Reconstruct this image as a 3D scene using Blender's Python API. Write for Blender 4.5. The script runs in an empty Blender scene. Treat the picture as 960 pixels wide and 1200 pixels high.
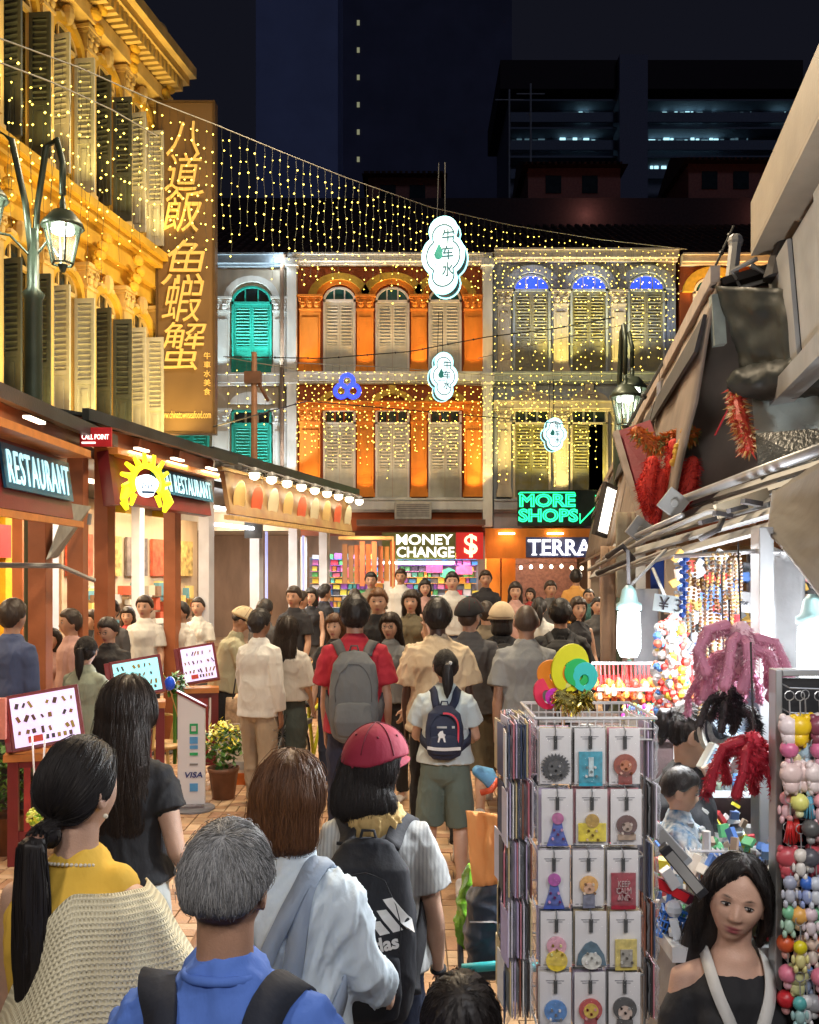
import bpy, bmesh, math, random
import numpy as np
from mathutils import Vector, Matrix, noise
from mathutils.bvhtree import BVHTree
R = math.radians
ORD = 'first second third fourth fifth sixth seventh eighth ninth tenth eleventh twelfth thirteenth fourteenth fifteenth sixteenth'.split()
V = Vector
rng = random.Random(7)
sc = bpy.context.scene
COL = sc.collection
# ---------------------------------------------------------------- camera
FPX, HOR, CAMZ = 1100.0, 675.0, 2.05
cd = bpy.data.cameras.new('camera'); cam = bpy.data.objects.new('camera', cd); COL.objects.link(cam)
cam.location = (0, 0, CAMZ); cam.rotation_euler = (R(90), 0, 0)
cd.sensor_fit = 'VERTICAL'; cd.sensor_height = 36; cd.sensor_width = 28.8
cd.lens = 36 * FPX / 1200; cd.shift_y = 75 / 1200
cd.clip_start = .05; cd.clip_end = 2000
sc.camera = cam
# ---------------------------------------------------------------- night sky, exposure
w = bpy.data.worlds.new('World'); sc.world = w; w.use_nodes = True
nt = w.node_tree; bg = nt.nodes['Background']
sky = nt.nodes.new('ShaderNodeTexSky'); sky.sky_type = 'NISHITA'; sky.sun_disc = False
sky.sun_elevation = R(-6.5); sky.sun_rotation = R(200); sky.altitude = 0
mixn = nt.nodes.new('ShaderNodeMixRGB'); mixn.blend_type = 'ADD'; mixn.inputs[0].default_value = 1
mixn.inputs[2].default_value = (.06, .065, .11, 1)
nt.links.new(sky.outputs[0], mixn.inputs[1]); nt.links.new(mixn.outputs[0], bg.inputs[0])
bg.inputs[1].default_value = .1
sc.view_settings.view_transform = 'Standard'; sc.view_settings.look = 'None'
sc.view_settings.exposure = 0.0; sc.view_settings.gamma = 1
sc.cycles.use_denoising = True
sc.cycles.sample_clamp_indirect = 3.0
sc.cycles.sample_clamp_direct = 12.0
sc.cycles.max_bounces = 6; sc.cycles.diffuse_bounces = 3; sc.cycles.glossy_bounces = 3
sc.cycles.transparent_max_bounces = 16; sc.cycles.use_light_tree = True
sc.cycles.caustics_reflective = False; sc.cycles.caustics_refractive = False

def W(px, py, Y):
    "the world point that photograph pixel (px,py) shows at distance Y"
    return V(((px - 480) * Y / FPX, Y, CAMZ - (py - HOR) * Y / FPX))
def lamp(kind, loc, power, col=(1, .85, .65), size=.1, rot=None, to=None, spot=None, sy=None, name='lamp_light', blend=.5):
    d = bpy.data.lights.new(name, kind); d.energy = power; d.color = col
    if kind == 'AREA':
        d.size = size
        if sy: d.shape = 'RECTANGLE'; d.size_y = sy
    else: d.shadow_soft_size = size
    if spot: d.spot_size = R(spot); d.spot_blend = blend
    o = bpy.data.objects.new(name, d); COL.objects.link(o); o.location = loc
    if to is not None: o.rotation_euler = (V(to) - V(loc)).to_track_quat('-Z', 'Y').to_euler()
    elif rot: o.rotation_euler = rot
    return o
# ---------------------------------------------------------------- materials
_M = {}
def mat(name, col=(.5, .5, .5), rough=.6, metal=0, var=.18, scale=9, bump=.15, bscale=60, coat=0, sheen=0, kind=None, stretch=(1, 1, 1), col2=None):
    if name in _M: return _M[name]
    m = bpy.data.materials.new(name); m.use_nodes = True; t = m.node_tree; N = t.nodes; L = t.links
    p = N['Principled BSDF']; p.inputs['Roughness'].default_value = rough; p.inputs['Metallic'].default_value = metal
    if coat: p.inputs['Coat Weight'].default_value = coat
    if sheen: p.inputs['Sheen Weight'].default_value = sheen
    tc = N.new('ShaderNodeTexCoord'); mp = N.new('ShaderNodeMapping'); mp.inputs['Scale'].default_value = stretch
    L.new(tc.outputs['Object'], mp.inputs['Vector'])
    n1 = N.new('ShaderNodeTexNoise'); n1.inputs['Scale'].default_value = scale; n1.inputs['Detail'].default_value = 5
    L.new(mp.outputs[0], n1.inputs['Vector'])
    cr = N.new('ShaderNodeValToRGB'); c = V(col)
    c2 = V(col2) if col2 else c * (1 + var)
    cr.color_ramp.elements[0].position = .3; cr.color_ramp.elements[1].position = .7
    cr.color_ramp.elements[0].color = (*(c * (1 - var)), 1); cr.color_ramp.elements[1].color = (*[min(1, v) for v in c2], 1)
    L.new(n1.outputs['Fac'], cr.inputs[0]); L.new(cr.outputs[0], p.inputs['Base Color'])
    if bump:
        n2 = N.new('ShaderNodeTexNoise'); n2.inputs['Scale'].default_value = bscale; n2.inputs['Detail'].default_value = 3
        L.new(mp.outputs[0], n2.inputs['Vector'])
        b = N.new('ShaderNodeBump'); b.inputs['Strength'].default_value = bump; b.inputs['Distance'].default_value = .01
        L.new(n2.outputs['Fac'], b.inputs['Height']); L.new(b.outputs[0], p.inputs['Normal'])
        if kind == 'rough':
            mr = N.new('ShaderNodeMapRange'); mr.inputs[3].default_value = rough * .6; mr.inputs[4].default_value = min(1, rough * 1.4)
            L.new(n1.outputs['Fac'], mr.inputs[0]); L.new(mr.outputs[0], p.inputs['Roughness'])
    _M[name] = m; return m
def glow(name, col, s, scatter=False):
    "something that gives off light"
    if name in _M: return _M[name]
    m = bpy.data.materials.new(name); m.use_nodes = True; p = m.node_tree.nodes['Principled BSDF']
    p.inputs['Base Color'].default_value = (*[min(.8, c) for c in col], 1); p.inputs['Emission Color'].default_value = (*col, 1)
    p.inputs['Emission Strength'].default_value = s
    m.cycles.emission_sampling = 'FRONT' if scatter else 'NONE'
    _M[name] = m; return m
def cloth(name, col, var=.12, rough=.85, bump=.35, stripe=None):
    "woven cloth: fine weave, soft creases"
    if name in _M: return _M[name]
    m = mat(name, col, rough, 0, var, 5, bump, 35, stretch=(1, 1, .45))
    if stripe:
        t = m.node_tree; N = t.nodes; L = t.links; p = N['Principled BSDF']; src = p.inputs['Base Color'].links[0].from_socket
        tc = N.new('ShaderNodeTexCoord'); wv = N.new('ShaderNodeTexWave'); wv.inputs['Scale'].default_value = stripe[1]; wv.bands_direction = stripe[2]
        wv.inputs['Distortion'].default_value = .4
        L.new(tc.outputs['Object'], wv.inputs['Vector']); mx = N.new('ShaderNodeMixRGB'); mx.inputs[2].default_value = (*stripe[0], 1)
        L.new(wv.outputs['Fac'], mx.inputs[0]); L.new(src, mx.inputs[1]); L.new(mx.outputs[0], p.inputs['Base Color'])
    return m
def leafpick(name, cols, rough=.6, emit=0, metal=0):
    "each loose piece of the mesh takes one of the colours"
    if name in _M: return _M[name]
    m = bpy.data.materials.new(name); m.use_nodes = True; t = m.node_tree; N = t.nodes; L = t.links; p = N['Principled BSDF']
    p.inputs['Roughness'].default_value = rough; p.inputs['Metallic'].default_value = metal
    g = N.new('ShaderNodeNewGeometry'); cr = N.new('ShaderNodeValToRGB'); cr.color_ramp.interpolation = 'CONSTANT'
    el = cr.color_ramp.elements
    while len(el) < len(cols): el.new(.5)
    for i, c in enumerate(cols): el[i].position = i / len(cols); el[i].color = (*c, 1)
    L.new(g.outputs['Random Per Island'], cr.inputs[0]); L.new(cr.outputs[0], p.inputs['Base Color'])
    if emit: L.new(cr.outputs[0], p.inputs['Emission Color']); p.inputs['Emission Strength'].default_value = emit; m.cycles.emission_sampling = 'NONE'
    _M[name] = m; return m
def hairmat(name, c1, c2, rough=.5):
    if name in _M: return _M[name]
    m = bpy.data.materials.new(name); m.use_nodes = True; t = m.node_tree; N = t.nodes; L = t.links; p = N['Principled BSDF']
    p.inputs['Roughness'].default_value = rough; p.inputs['Specular IOR Level'].default_value = .45
    g = N.new('ShaderNodeNewGeometry'); cr = N.new('ShaderNodeValToRGB')
    cr.color_ramp.elements[0].color = (*c1, 1); cr.color_ramp.elements[1].color = (*c2, 1)
    tc = N.new('ShaderNodeTexCoord'); n = N.new('ShaderNodeTexNoise'); n.inputs['Scale'].default_value = 25
    mp = N.new('ShaderNodeMapping'); mp.inputs['Scale'].default_value = (3, 3, .35)
    L.new(tc.outputs['Object'], mp.inputs[0]); L.new(mp.outputs[0], n.inputs['Vector'])
    ad = N.new('ShaderNodeMath'); ad.operation = 'ADD'; ml = N.new('ShaderNodeMath'); ml.operation = 'MULTIPLY'; ml.inputs[1].default_value = .6
    sb = N.new('ShaderNodeMath'); sb.operation = 'SUBTRACT'; sb.inputs[1].default_value = .15
    L.new(g.outputs['Random Per Island'], ml.inputs[0]); L.new(ml.outputs[0], ad.inputs[0]); L.new(n.outputs['Fac'], ad.inputs[1]); L.new(ad.outputs[0], sb.inputs[0])
    L.new(sb.outputs[0], cr.inputs[0]); L.new(cr.outputs[0], p.inputs['Base Color'])
    b = N.new('ShaderNodeBump'); b.inputs['Strength'].default_value = .35; b.inputs['Distance'].default_value = .006
    L.new(n.outputs['Fac'], b.inputs['Height']); L.new(b.outputs[0], p.inputs['Normal'])
    _M[name] = m; return m
# ---------------------------------------------------------------- mesh collecting
class MB:
    def __init__(s): s.v = []; s.f = []
    def add(s, vs, fs):
        n = len(s.v); s.v.extend([tuple(v) for v in vs]); s.f.extend([tuple(i + n for i in f) for f in fs]); return s
    def box(s, c, d, M=None):
        x, y, z = [k / 2 for k in d]; c = V(c)
        vs = [V((i * x, j * y, k * z)) for i in (-1, 1) for j in (-1, 1) for k in (-1, 1)]
        if M is not None: vs = [M @ v for v in vs]
        vs = [v + c for v in vs]
        return s.add(vs, [(0, 1, 3, 2), (4, 6, 7, 5), (0, 4, 5, 1), (2, 3, 7, 6), (0, 2, 6, 4), (1, 5, 7, 3)])
    def bb(s, x0, x1, y0, y1, z0, z1): return s.box(((x0 + x1) / 2, (y0 + y1) / 2, (z0 + z1) / 2), (abs(x1 - x0), abs(y1 - y0), abs(z1 - z0)))
    def bar(s, p, q, a, b=None):
        p, q = V(p), V(q); d = q - p; b = b or a
        if d.length < 1e-6: return s
        return s.box((p + q) / 2, (a, b, d.length), d.to_track_quat('Z', 'Y').to_matrix())
    def tube(s, pts, r, n=6, caps=True):
        pts = [V(p) for p in pts]; vs = []; fs = []
        rs = r if isinstance(r, (list, tuple)) else [r] * len(pts)
        ref = None
        for i, p in enumerate(pts):
            d = (pts[min(i + 1, len(pts) - 1)] - pts[max(i - 1, 0)]).normalized()
            if ref is None: ref = d.orthogonal().normalized()
            ref = (ref - d * ref.dot(d))
            ref = ref.normalized() if ref.length > 1e-5 else d.orthogonal().normalized()
            q = d.cross(ref)
            for k in range(n):
                a = 2 * math.pi * k / n; vs.append(p + (ref * math.cos(a) + q * math.sin(a)) * rs[i])
        for i in range(len(pts) - 1):
            for k in range(n): fs.append((i * n + k, i * n + (k + 1) % n, (i + 1) * n + (k + 1) % n, (i + 1) * n + k))
        if caps: fs.append(tuple(range(n - 1, -1, -1))); fs.append(tuple((len(pts) - 1) * n + k for k in range(n)))
        return s.add(vs, fs)
    def lathe(s, prof, c=(0, 0, 0), n=16, M=None, caps=True):
        c = V(c); vs = []; fs = []
        for r, z in prof:
            for k in range(n):
                a = 2 * math.pi * k / n; v = V((r * math.cos(a), r * math.sin(a), z)); vs.append((M @ v if M is not None else v) + c)
        m = len(prof)
        for i in range(m - 1):
            for k in range(n): fs.append((i * n + k, i * n + (k + 1) % n, (i + 1) * n + (k + 1) % n, (i + 1) * n + k))
        if caps: fs.append(tuple(range(n - 1, -1, -1))); fs.append(tuple((m - 1) * n + k for k in range(n)))
        return s.add(vs, fs)
    def ell(s, c, r, n=12, m=8, M=None):
        r = (r, r, r) if isinstance(r, (int, float)) else r; c = V(c); vs = [V((0, 0, -r[2]))]; fs = []
        for i in range(1, m):
            t = math.pi * i / m
            for k in range(n):
                a = 2 * math.pi * k / n; vs.append(V((r[0] * math.sin(t) * math.cos(a), r[1] * math.sin(t) * math.sin(a), -r[2] * math.cos(t))))
        vs.append(V((0, 0, r[2]))); T = len(vs) - 1
        for k in range(n):
            fs.append((0, 1 + (k + 1) % n, 1 + k)); fs.append((T, T - n + k, T - n + (k + 1) % n))
            for i in range(m - 2): fs.append((1 + i * n + k, 1 + i * n + (k + 1) % n, 1 + (i + 1) * n + (k + 1) % n, 1 + (i + 1) * n + k))
        if M is not None: vs = [M @ v for v in vs]
        return s.add([v + c for v in vs], fs)
    def prism(s, poly, h, M=None, c=(0, 0, 0)):
        "flat outline (x,z) given thickness h along y (towards +y)"
        n = len(poly); c = V(c); vs = [V((x, 0, z)) for x, z in poly] + [V((x, h, z)) for x, z in poly]
        if M is not None: vs = [M @ v for v in vs]
        return s.add([v + c for v in vs], [tuple(range(n)), tuple(range(2 * n - 1, n - 1, -1))] + [(i, i + n, (i + 1) % n + n, (i + 1) % n) for i in range(n)])
    def arch(s, cx, cz, r0, r1, y0, y1, a0=0, a1=180, n=12, sz=1.0):
        "an arch ring standing in the x,z plane"
        A = [R(a0 + (a1 - a0) * i / n) for i in range(n + 1)]; vs = []
        for y in (y0, y1):
            for r in (r0, r1): vs += [V((cx + r * math.cos(a), y, cz + r * math.sin(a) * sz)) for a in A]
        k = n + 1; fs = []
        for i in range(n): fs += [(i, k + i, k + i + 1, i + 1), (2 * k + i, 2 * k + i + 1, 3 * k + i + 1, 3 * k + i), (k + i, 3 * k + i, 3 * k + i + 1, k + i + 1), (i, i + 1, 2 * k + i + 1, 2 * k + i)]
        fs += [(0, 2 * k, 3 * k, k), (n, k + n, 3 * k + n, 2 * k + n)]
        return s.add(vs, fs)
    def fan(s, cx, cz, r, y0, y1, n=12, sz=1.0):
        "a filled half disc"
        return s.prism([(cx + r * math.cos(R(180 * i / n)), cz + r * math.sin(R(180 * i / n)) * sz) for i in range(n + 1)], y1 - y0, c=(0, y0, 0))
    def mesh(s, name, m, smooth=False):
        me = bpy.data.meshes.new(name); me.from_pydata(s.v, [], s.f)
        if m is not None: me.materials.append(m)
        if smooth: me.polygons.foreach_set('use_smooth', [True] * len(me.polygons))
        bm = bmesh.new(); bm.from_mesh(me); bmesh.ops.recalc_face_normals(bm, faces=bm.faces); bm.to_mesh(me); bm.free()
        me.update(); return me
    def build(s, name, m, parent=None, smooth=False, loc=None, rot=None, bevel=0, **tags):
        return link(name, s.mesh(name, m, smooth), parent, loc, rot, bevel, **tags)
def link(name, me, parent=None, loc=None, rot=None, bevel=0, **tags):
    o = bpy.data.objects.new(name, me); COL.objects.link(o)
    if parent is not None: o.parent = parent
    if loc is not None: o.location = loc
    if rot is not None: o.rotation_euler = rot
    if bevel:
        b = o.modifiers.new('bevel', 'BEVEL'); b.width = bevel; b.segments = 2; b.limit_method = 'ANGLE'
    for k, v in tags.items():
        if v: o[k] = v
    return o
def thing(name, label, cat, loc=(0, 0, 0), rotz=0, group=None):
    o = bpy.data.objects.new(name, None); COL.objects.link(o); o.location = loc; o.rotation_euler = (0, 0, rotz); o.empty_display_size = .1
    o['label'] = label; o['category'] = cat
    if group: o['group'] = group
    return o
def tag(o, label, cat, group=None):
    o['label'] = label; o['category'] = cat
    if group: o['group'] = group
    return o
KIDS = {}
def kids(o):
    return [c for c in COL.objects if c.parent == o] if o.name not in KIDS else KIDS[o.name]
def dup(root, loc=None, rot=None, scale=None, label=None, tree=None):
    "copies a thing with its parts and sub-parts; tree: prefetched {name: [children]}"
    def cp(o, par):
        c = o.copy(); COL.objects.link(c)
        if par is not None: c.parent = par
        for ch in (tree or {}).get(o.name, []): cp(ch, c)
        return c
    r = cp(root, None)
    if loc is not None: r.location = loc
    if rot is not None: r.rotation_euler = rot
    if scale is not None: r.scale = (scale,) * 3 if isinstance(scale, (int, float)) else scale
    if label: r['label'] = label
    return r
def tree_of(root):
    t = {}
    for o in COL.objects:
        if o.parent is not None: t.setdefault(o.parent.name, []).append(o)
    return t
def setm(o, *ms):
    "this object's own materials on a shared mesh"
    for i, m in enumerate(ms):
        o.material_slots[i].link = 'OBJECT'; o.material_slots[i].material = m
    return o
# ---------------------------------------------------------------- lettering
def textmesh(body, w=None, h=None, ext=.01, bold=0, shear=0, m=None, neon=0, space=1.0):
    c = bpy.data.curves.new('lettering', 'FONT'); c.body = body; c.align_x = 'CENTER'; c.align_y = 'CENTER'; c.size = 1
    c.shear = shear; c.offset = bold; c.space_line = .8; c.space_character = space; c.resolution_u = 3
    if neon: c.fill_mode = 'NONE'; c.bevel_depth = neon; c.bevel_resolution = 1
    else: c.extrude = .02
    o = bpy.data.objects.new('lettering', c); COL.objects.link(o)
    dg = bpy.context.evaluated_depsgraph_get(); dg.update()
    me = bpy.data.meshes.new_from_object(o.evaluated_get(dg)); bpy.data.objects.remove(o)
    n = len(me.vertices); a = np.empty(n * 3); me.vertices.foreach_get('co', a); a = a.reshape(-1, 3)
    lo, hi = a.min(0), a.max(0); a -= (lo + hi) / 2; s = hi - lo
    sx = w / s[0] if w else h / s[1]; sy = h / s[1] if h else sx
    a[:, 0] *= sx; a[:, 1] *= sy; a[:, 2] *= ext / max(s[2], 1e-6) if not neon else sy
    b = np.stack([a[:, 0], a[:, 2], a[:, 1]], 1)   # stand it up: reads from -y
    b[:, 1] *= -1
    me.vertices.foreach_set('co', b.ravel()); me.update(); me.name = 'lettering'
    me.materials.clear()
    if m: me.materials.append(m)
    return me
def lettering(body, c, w=None, h=None, m=None, parent=None, rot=None, name='lettering', **k):
    return link(name, textmesh(body, w, h, m=m, **k), parent, c, rot)
# ================================================================ people
def sst(a, b, x):
    t = np.clip((np.asarray(x, float) - a) / (b - a), 0, 1); return t * t * (3 - 2 * t)
def loft(mb, pts, rad, ref=(1, 0, 0), n=16, p=2.0, k0=.9, k1=.9):
    "round tube through pts with half widths (a along ref, b across), domed ends"
    pts = [V(q) for q in pts]; rad = [(r, r) if isinstance(r, (int, float)) else r for r in rad]
    P, Q = [], []
    d0 = (pts[1] - pts[0]).normalized(); d1 = (pts[-1] - pts[-2]).normalized()
    r0, r1 = min(rad[0]), min(rad[-1])
    for t in (80, 50, 20): P.append(pts[0] - d0 * r0 * math.sin(R(t)) * k0); Q.append((rad[0][0] * math.cos(R(t)), rad[0][1] * math.cos(R(t))))
    P += pts; Q += rad
    for t in (20, 50, 80): P.append(pts[-1] + d1 * r1 * math.sin(R(t)) * k1); Q.append((rad[-1][0] * math.cos(R(t)), rad[-1][1] * math.cos(R(t))))
    vs = []; fs = []; ref = V(ref)
    for i, c in enumerate(P):
        d = (P[min(i + 1, len(P) - 1)] - P[max(i - 1, 0)]).normalized()
        u = (ref - d * ref.dot(d))
        u = u.normalized() if u.length > .1 else d.orthogonal().normalized()
        v = d.cross(u)
        for k in range(n):
            a = 2 * math.pi * k / n; ca, sa = math.cos(a), math.sin(a)
            e = 2 / p; ca = math.copysign(abs(ca) ** e, ca); sa = math.copysign(abs(sa) ** e, sa)
            vs.append(c + u * ca * Q[i][0] + v * sa * Q[i][1])
    m = len(P)
    for i in range(m - 1):
        for k in range(n): fs.append((i * n + k, i * n + (k + 1) % n, (i + 1) * n + (k + 1) % n, (i + 1) * n + k))
    fs.append(tuple(range(n - 1, -1, -1))); fs.append(tuple((m - 1) * n + k for k in range(n)))
    return mb.add(vs, fs)
def fuse(mb, vox, smooth=4, name='fused', m=None, fac=.5):
    "one continuous surface out of overlapping solids"
    me = mb.mesh(name, m); o = bpy.data.objects.new(name, me); COL.objects.link(o)
    r = o.modifiers.new('r', 'REMESH'); r.mode = 'VOXEL'; r.voxel_size = vox; r.use_smooth_shade = True
    if smooth:
        s = o.modifiers.new('s', 'SMOOTH'); s.factor = fac; s.iterations = smooth
    dg = bpy.context.evaluated_depsgraph_get(); dg.update()
    out = bpy.data.meshes.new_from_object(o.evaluated_get(dg)); bpy.data.objects.remove(o); bpy.data.meshes.remove(me)
    out.name = name
    if m is not None and not len(out.materials): out.materials.append(m)
    return out
def verts(me):
    a = np.empty(len(me.vertices) * 3); me.vertices.foreach_get('co', a); return a.reshape(-1, 3)
def setverts(me, a):
    me.vertices.foreach_set('co', a.ravel()); me.update()
def normals(me):
    a = np.empty(len(me.vertices) * 3); me.vertices.foreach_get('normal', a); return a.reshape(-1, 3)
def crease(me, amp, sx=9, sz=3.5, seed=0):
    "cloth folds"
    a = verts(me); nn = normals(me); o = V((seed * 7.3, seed * 3.1, seed * 1.7)); d = np.empty(len(a))
    for i, p in enumerate(a):
        q = V((p[0] * sx, p[1] * sx, p[2] * sz)) + o
        q = q + V((noise.noise(q * .6), noise.noise(q * .6 + V((9, 0, 0))), 0)) * 1.4
        r = abs(noise.noise(q)) ** .6; r2 = abs(noise.noise(q * 2.3 + V((3, 3, 3)))) ** .7
        d[i] = .9 - r * 2.4 - r2 * 1.0
    setverts(me, a + nn * (np.clip(d, -.95, 1) * amp)[:, None]); return me
def paint(me, f, name='tone'):
    "a mask on the mesh's points: lips, brows, hairline (skin features that stay put)"
    at = me.attributes.new(name, 'FLOAT', 'POINT'); at.data.foreach_set('value', np.asarray(f, dtype=np.float32))
def skinmat(name, col, lip=(.30, .07, .08), dark=(.03, .02, .016)):
    if name in _M: return _M[name]
    m = mat(name, col, .52, 0, .1, 14, .12, 220); t = m.node_tree; N = t.nodes; L = t.links; p = N['Principled BSDF']
    src = p.inputs['Base Color'].links[0].from_socket
    for an, c in (('lips', lip), ('dark', dark)):
        at = N.new('ShaderNodeAttribute'); at.attribute_name = an; mx = N.new('ShaderNodeMixRGB'); mx.inputs[2].default_value = (*c, 1)
        L.new(at.outputs['Fac'], mx.inputs[0]); L.new(src, mx.inputs[1]); src = mx.outputs[0]
    L.new(src, p.inputs['Base Color'])
    p.inputs['Subsurface Weight'].default_value = .06; p.inputs['Subsurface Radius'].default_value = (.01, .004, .002)
    return m
def headgrid(nu=56, nv=44, fem=0, child=0):
    "a head: unit directions, surface points (x right, y to the face, z up; centre between the ears)"
    vs = [];
    for j in range(1, nv):
        th = math.pi * j / nv
        for i in range(nu):
            a = 2 * math.pi * i / nu; vs.append((math.sin(th) * math.cos(a), math.sin(th) * math.sin(a), -math.cos(th)))
    vs = [(0, 0, -1)] + vs + [(0, 0, 1)]
    D = np.array(vs); T = len(D) - 1; fs = []
    for k in range(nu):
        fs.append((0, 1 + (k + 1) % nu, 1 + k)); fs.append((T, T - nu + k, T - nu + (k + 1) % nu))
        for i in range(nv - 2): fs.append((1 + i * nu + k, 1 + i * nu + (k + 1) % nu, 1 + (i + 1) * nu + (k + 1) % nu, 1 + (i + 1) * nu + k))
    x, y, z = D[:, 0], D[:, 1], D[:, 2]
    X = x * .077; Y = y * .096; Z = z * .116
    low = sst(.05, -.95, z)
    X = X * (1 - (.25 if fem else .22) * low); 
    Y = np.where(y < 0, Y * (1 - .55 * low), Y * (1 - .06 * low))
    X = X * (1 + .06 * np.exp(-((z - .25) / .3) ** 2) * (y < .3))
    f = np.clip(y, 0, 1)
    Y = Y - .010 * sst(.55, 1, f) * np.exp(-((z) / .6) ** 2)      # flatter face
    fr = sst(.2, .75, y)
    ax = np.abs(X)
    g = lambda u, s: np.exp(-(u / s) ** 2)
    nz = np.where(Z > -.026, sst(.022, -.024, Z), sst(-.041, -.028, Z))
    Y += fr * (.021 if not child else .012) * g(X, .0085 + .006 * nz) * nz
    Y += fr * .006 * g(ax - .013, .006) * g(Z + .029, .007)         # nostril wings
    Y -= fr * .009 * g(ax - .031, .015) * g(Z - .010, .011)         # sockets
    Y += fr * .0035 * g(ax - .028, .02) * g(Z - .028, .008)         # brow
    Y += fr * .004 * g(ax - .038, .018) * g(Z + .022, .018)         # cheek
    Y += fr * .0065 * g(X, .021) * g(Z + .0555, .0055)
    Y += fr * .0070 * g(X, .018) * g(Z + .0680, .0065)
    Y -= fr * .0050 * g(X, .024) * g(Z + .0615, .0028)
    Y -= fr * .004 * g(X, .02) * g(Z + .080, .006)
    Y += fr * .008 * g(X, .020) * g(Z + .098, .014)
    return D, np.stack([X, Y, Z], 1), fs
_HG = {}
def HG(k, *a, **b):
    if k not in _HG: _HG[k] = headgrid(*a, **b)
    return _HG[k]
def soften(me, HC, HR, hk, n):
    a = verts(me); e = np.empty(len(me.edges) * 2, dtype=np.int32); me.edges.foreach_get('vertices', e); e = e.reshape(-1, 2); N = len(a)
    cnt = np.bincount(e.ravel(), minlength=N)[:, None]; hl = (np.array(HR).T @ (a - np.array(HC)).T).T / hk
    w_ = sst(-.085, -.125, hl[:, 2] + .25 * np.abs(hl[:, 1]) * 0)[:, None] * (np.abs(a[:, 0]) < .26)[:, None]
    for _ in range(n):
        s = np.stack([np.bincount(e[:, 0], a[e[:, 1], k], N) + np.bincount(e[:, 1], a[e[:, 0], k], N) for k in range(3)], 1) / cnt
        a = a + (s - a) * w_ * .8
    setverts(me, a)
def hairzone(D, front=.52, back=-.62, side=-.12, soft=.06):
    "1 where hair grows on the scalp"
    x, y, z = D[:, 0], D[:, 1], D[:, 2]
    line = np.where(y > 0, side + (front - side) * sst(.0, .62, y), side + (back - side) * sst(0, -.75, y))
    return sst(-soft, .06, z - line)
def limbdir(sw, out, side):
    "direction of a limb: swing forward, then outwards (deg)"
    a, b = R(sw), R(out)
    return V((side * math.sin(b), math.sin(a) * math.cos(b), -math.cos(a) * math.cos(b)))
def ribbon(mb, path, wd, th, bvh=None, off=.004, up=None):
    "a strap laid along a path, resting on a surface"
    pts = [V(p) for p in path]
    # resample
    q = []
    for a, b in zip(pts[:-1], pts[1:]):
        n = max(2, int((b - a).length / .02))
        q += [a.lerp(b, i / n) for i in range(n)]
    q.append(pts[-1]); nn = []
    for i, p in enumerate(q):
        if bvh:
            hit = bvh.find_nearest(p); 
            if hit[0] is not None and hit[3] < .06: q[i] = hit[0] + hit[1] * (off + th / 2); nn.append(hit[1]); continue
        nn.append(V(up) if up is not None else V((0, -1, 0)))
    for _ in range(6): nn = [nn[0]] + [(nn[i - 1] + nn[i] + nn[i + 1]).normalized() for i in range(1, len(nn) - 1)] + [nn[-1]]; q = [q[0]] + [(q[i - 1] + q[i] * 2 + q[i + 1]) / 4 for i in range(1, len(q) - 1)] + [q[-1]]
    vs = []; fs = []
    for i, p in enumerate(q):
        d = (q[min(i + 1, len(q) - 1)] - q[max(i - 1, 0)]).normalized(); s = d.cross(nn[i])
        s = s.normalized() if s.length > .05 else V((1, 0, 0)); u = s.cross(d).normalized()
        for a, b in ((-1, -1), (1, -1), (1, 1), (-1, 1)): vs.append(p + s * a * wd / 2 + u * b * th / 2)
    for i in range(len(q) - 1):
        for k in range(4): fs.append((i * 4 + k, i * 4 + (k + 1) % 4, i * 4 + 4 + (k + 1) % 4, i * 4 + 4 + k))
    fs += [(3, 2, 1, 0), tuple(len(q) * 4 - 4 + k for k in range(4))]
    return mb.add(vs, fs)
def strands(mb, bvh, n, top, comb, length, r=.0011, step=.016, lift=.003, jit=.35, seed=0, zone=None, tie=None):
    "hair strands that follow the hair's surface"
    g = random.Random(seed)
    for _ in range(n):
        z = g.uniform(-.75, 1) if zone is None else None
        while True:
            d = V((g.gauss(0, 1), g.gauss(0, 1), g.gauss(0, 1))).normalized()
            if zone is None or zone(d): break
        p = top + V((d.x * .085, d.y * .105, d.z * .12))
        h = bvh.find_nearest(p)
        if h[0] is None: continue
        p, nn = h[0], h[1]; L = length * g.uniform(.6, 1.15); pts = []
        j = V((g.uniform(-1, 1), g.uniform(-1, 1), g.uniform(-.3, .3))) * jit; lf = lift * g.uniform(.3, 1.6) * (1 if g.random() < .94 else 1.9)
        run = 0
        while run < L:
            pts.append(p + nn * lf)
            c = comb(p) + j * .4; c = c - nn * c.dot(nn)
            if c.length < .05: break
            q = p + c.normalized() * step; h = bvh.find_nearest(q)
            if h[0] is None: break
            p, nn = h[0], h[1]; run += step
            if tie is not None and (p - tie).length < .03: break
        if len(pts) > 2:
            k = len(pts); mb.tube(pts, [r * (1 - .7 * i / k) for i in range(k)], 3, caps=False)
    return mb
NPERS = [0]
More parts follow.
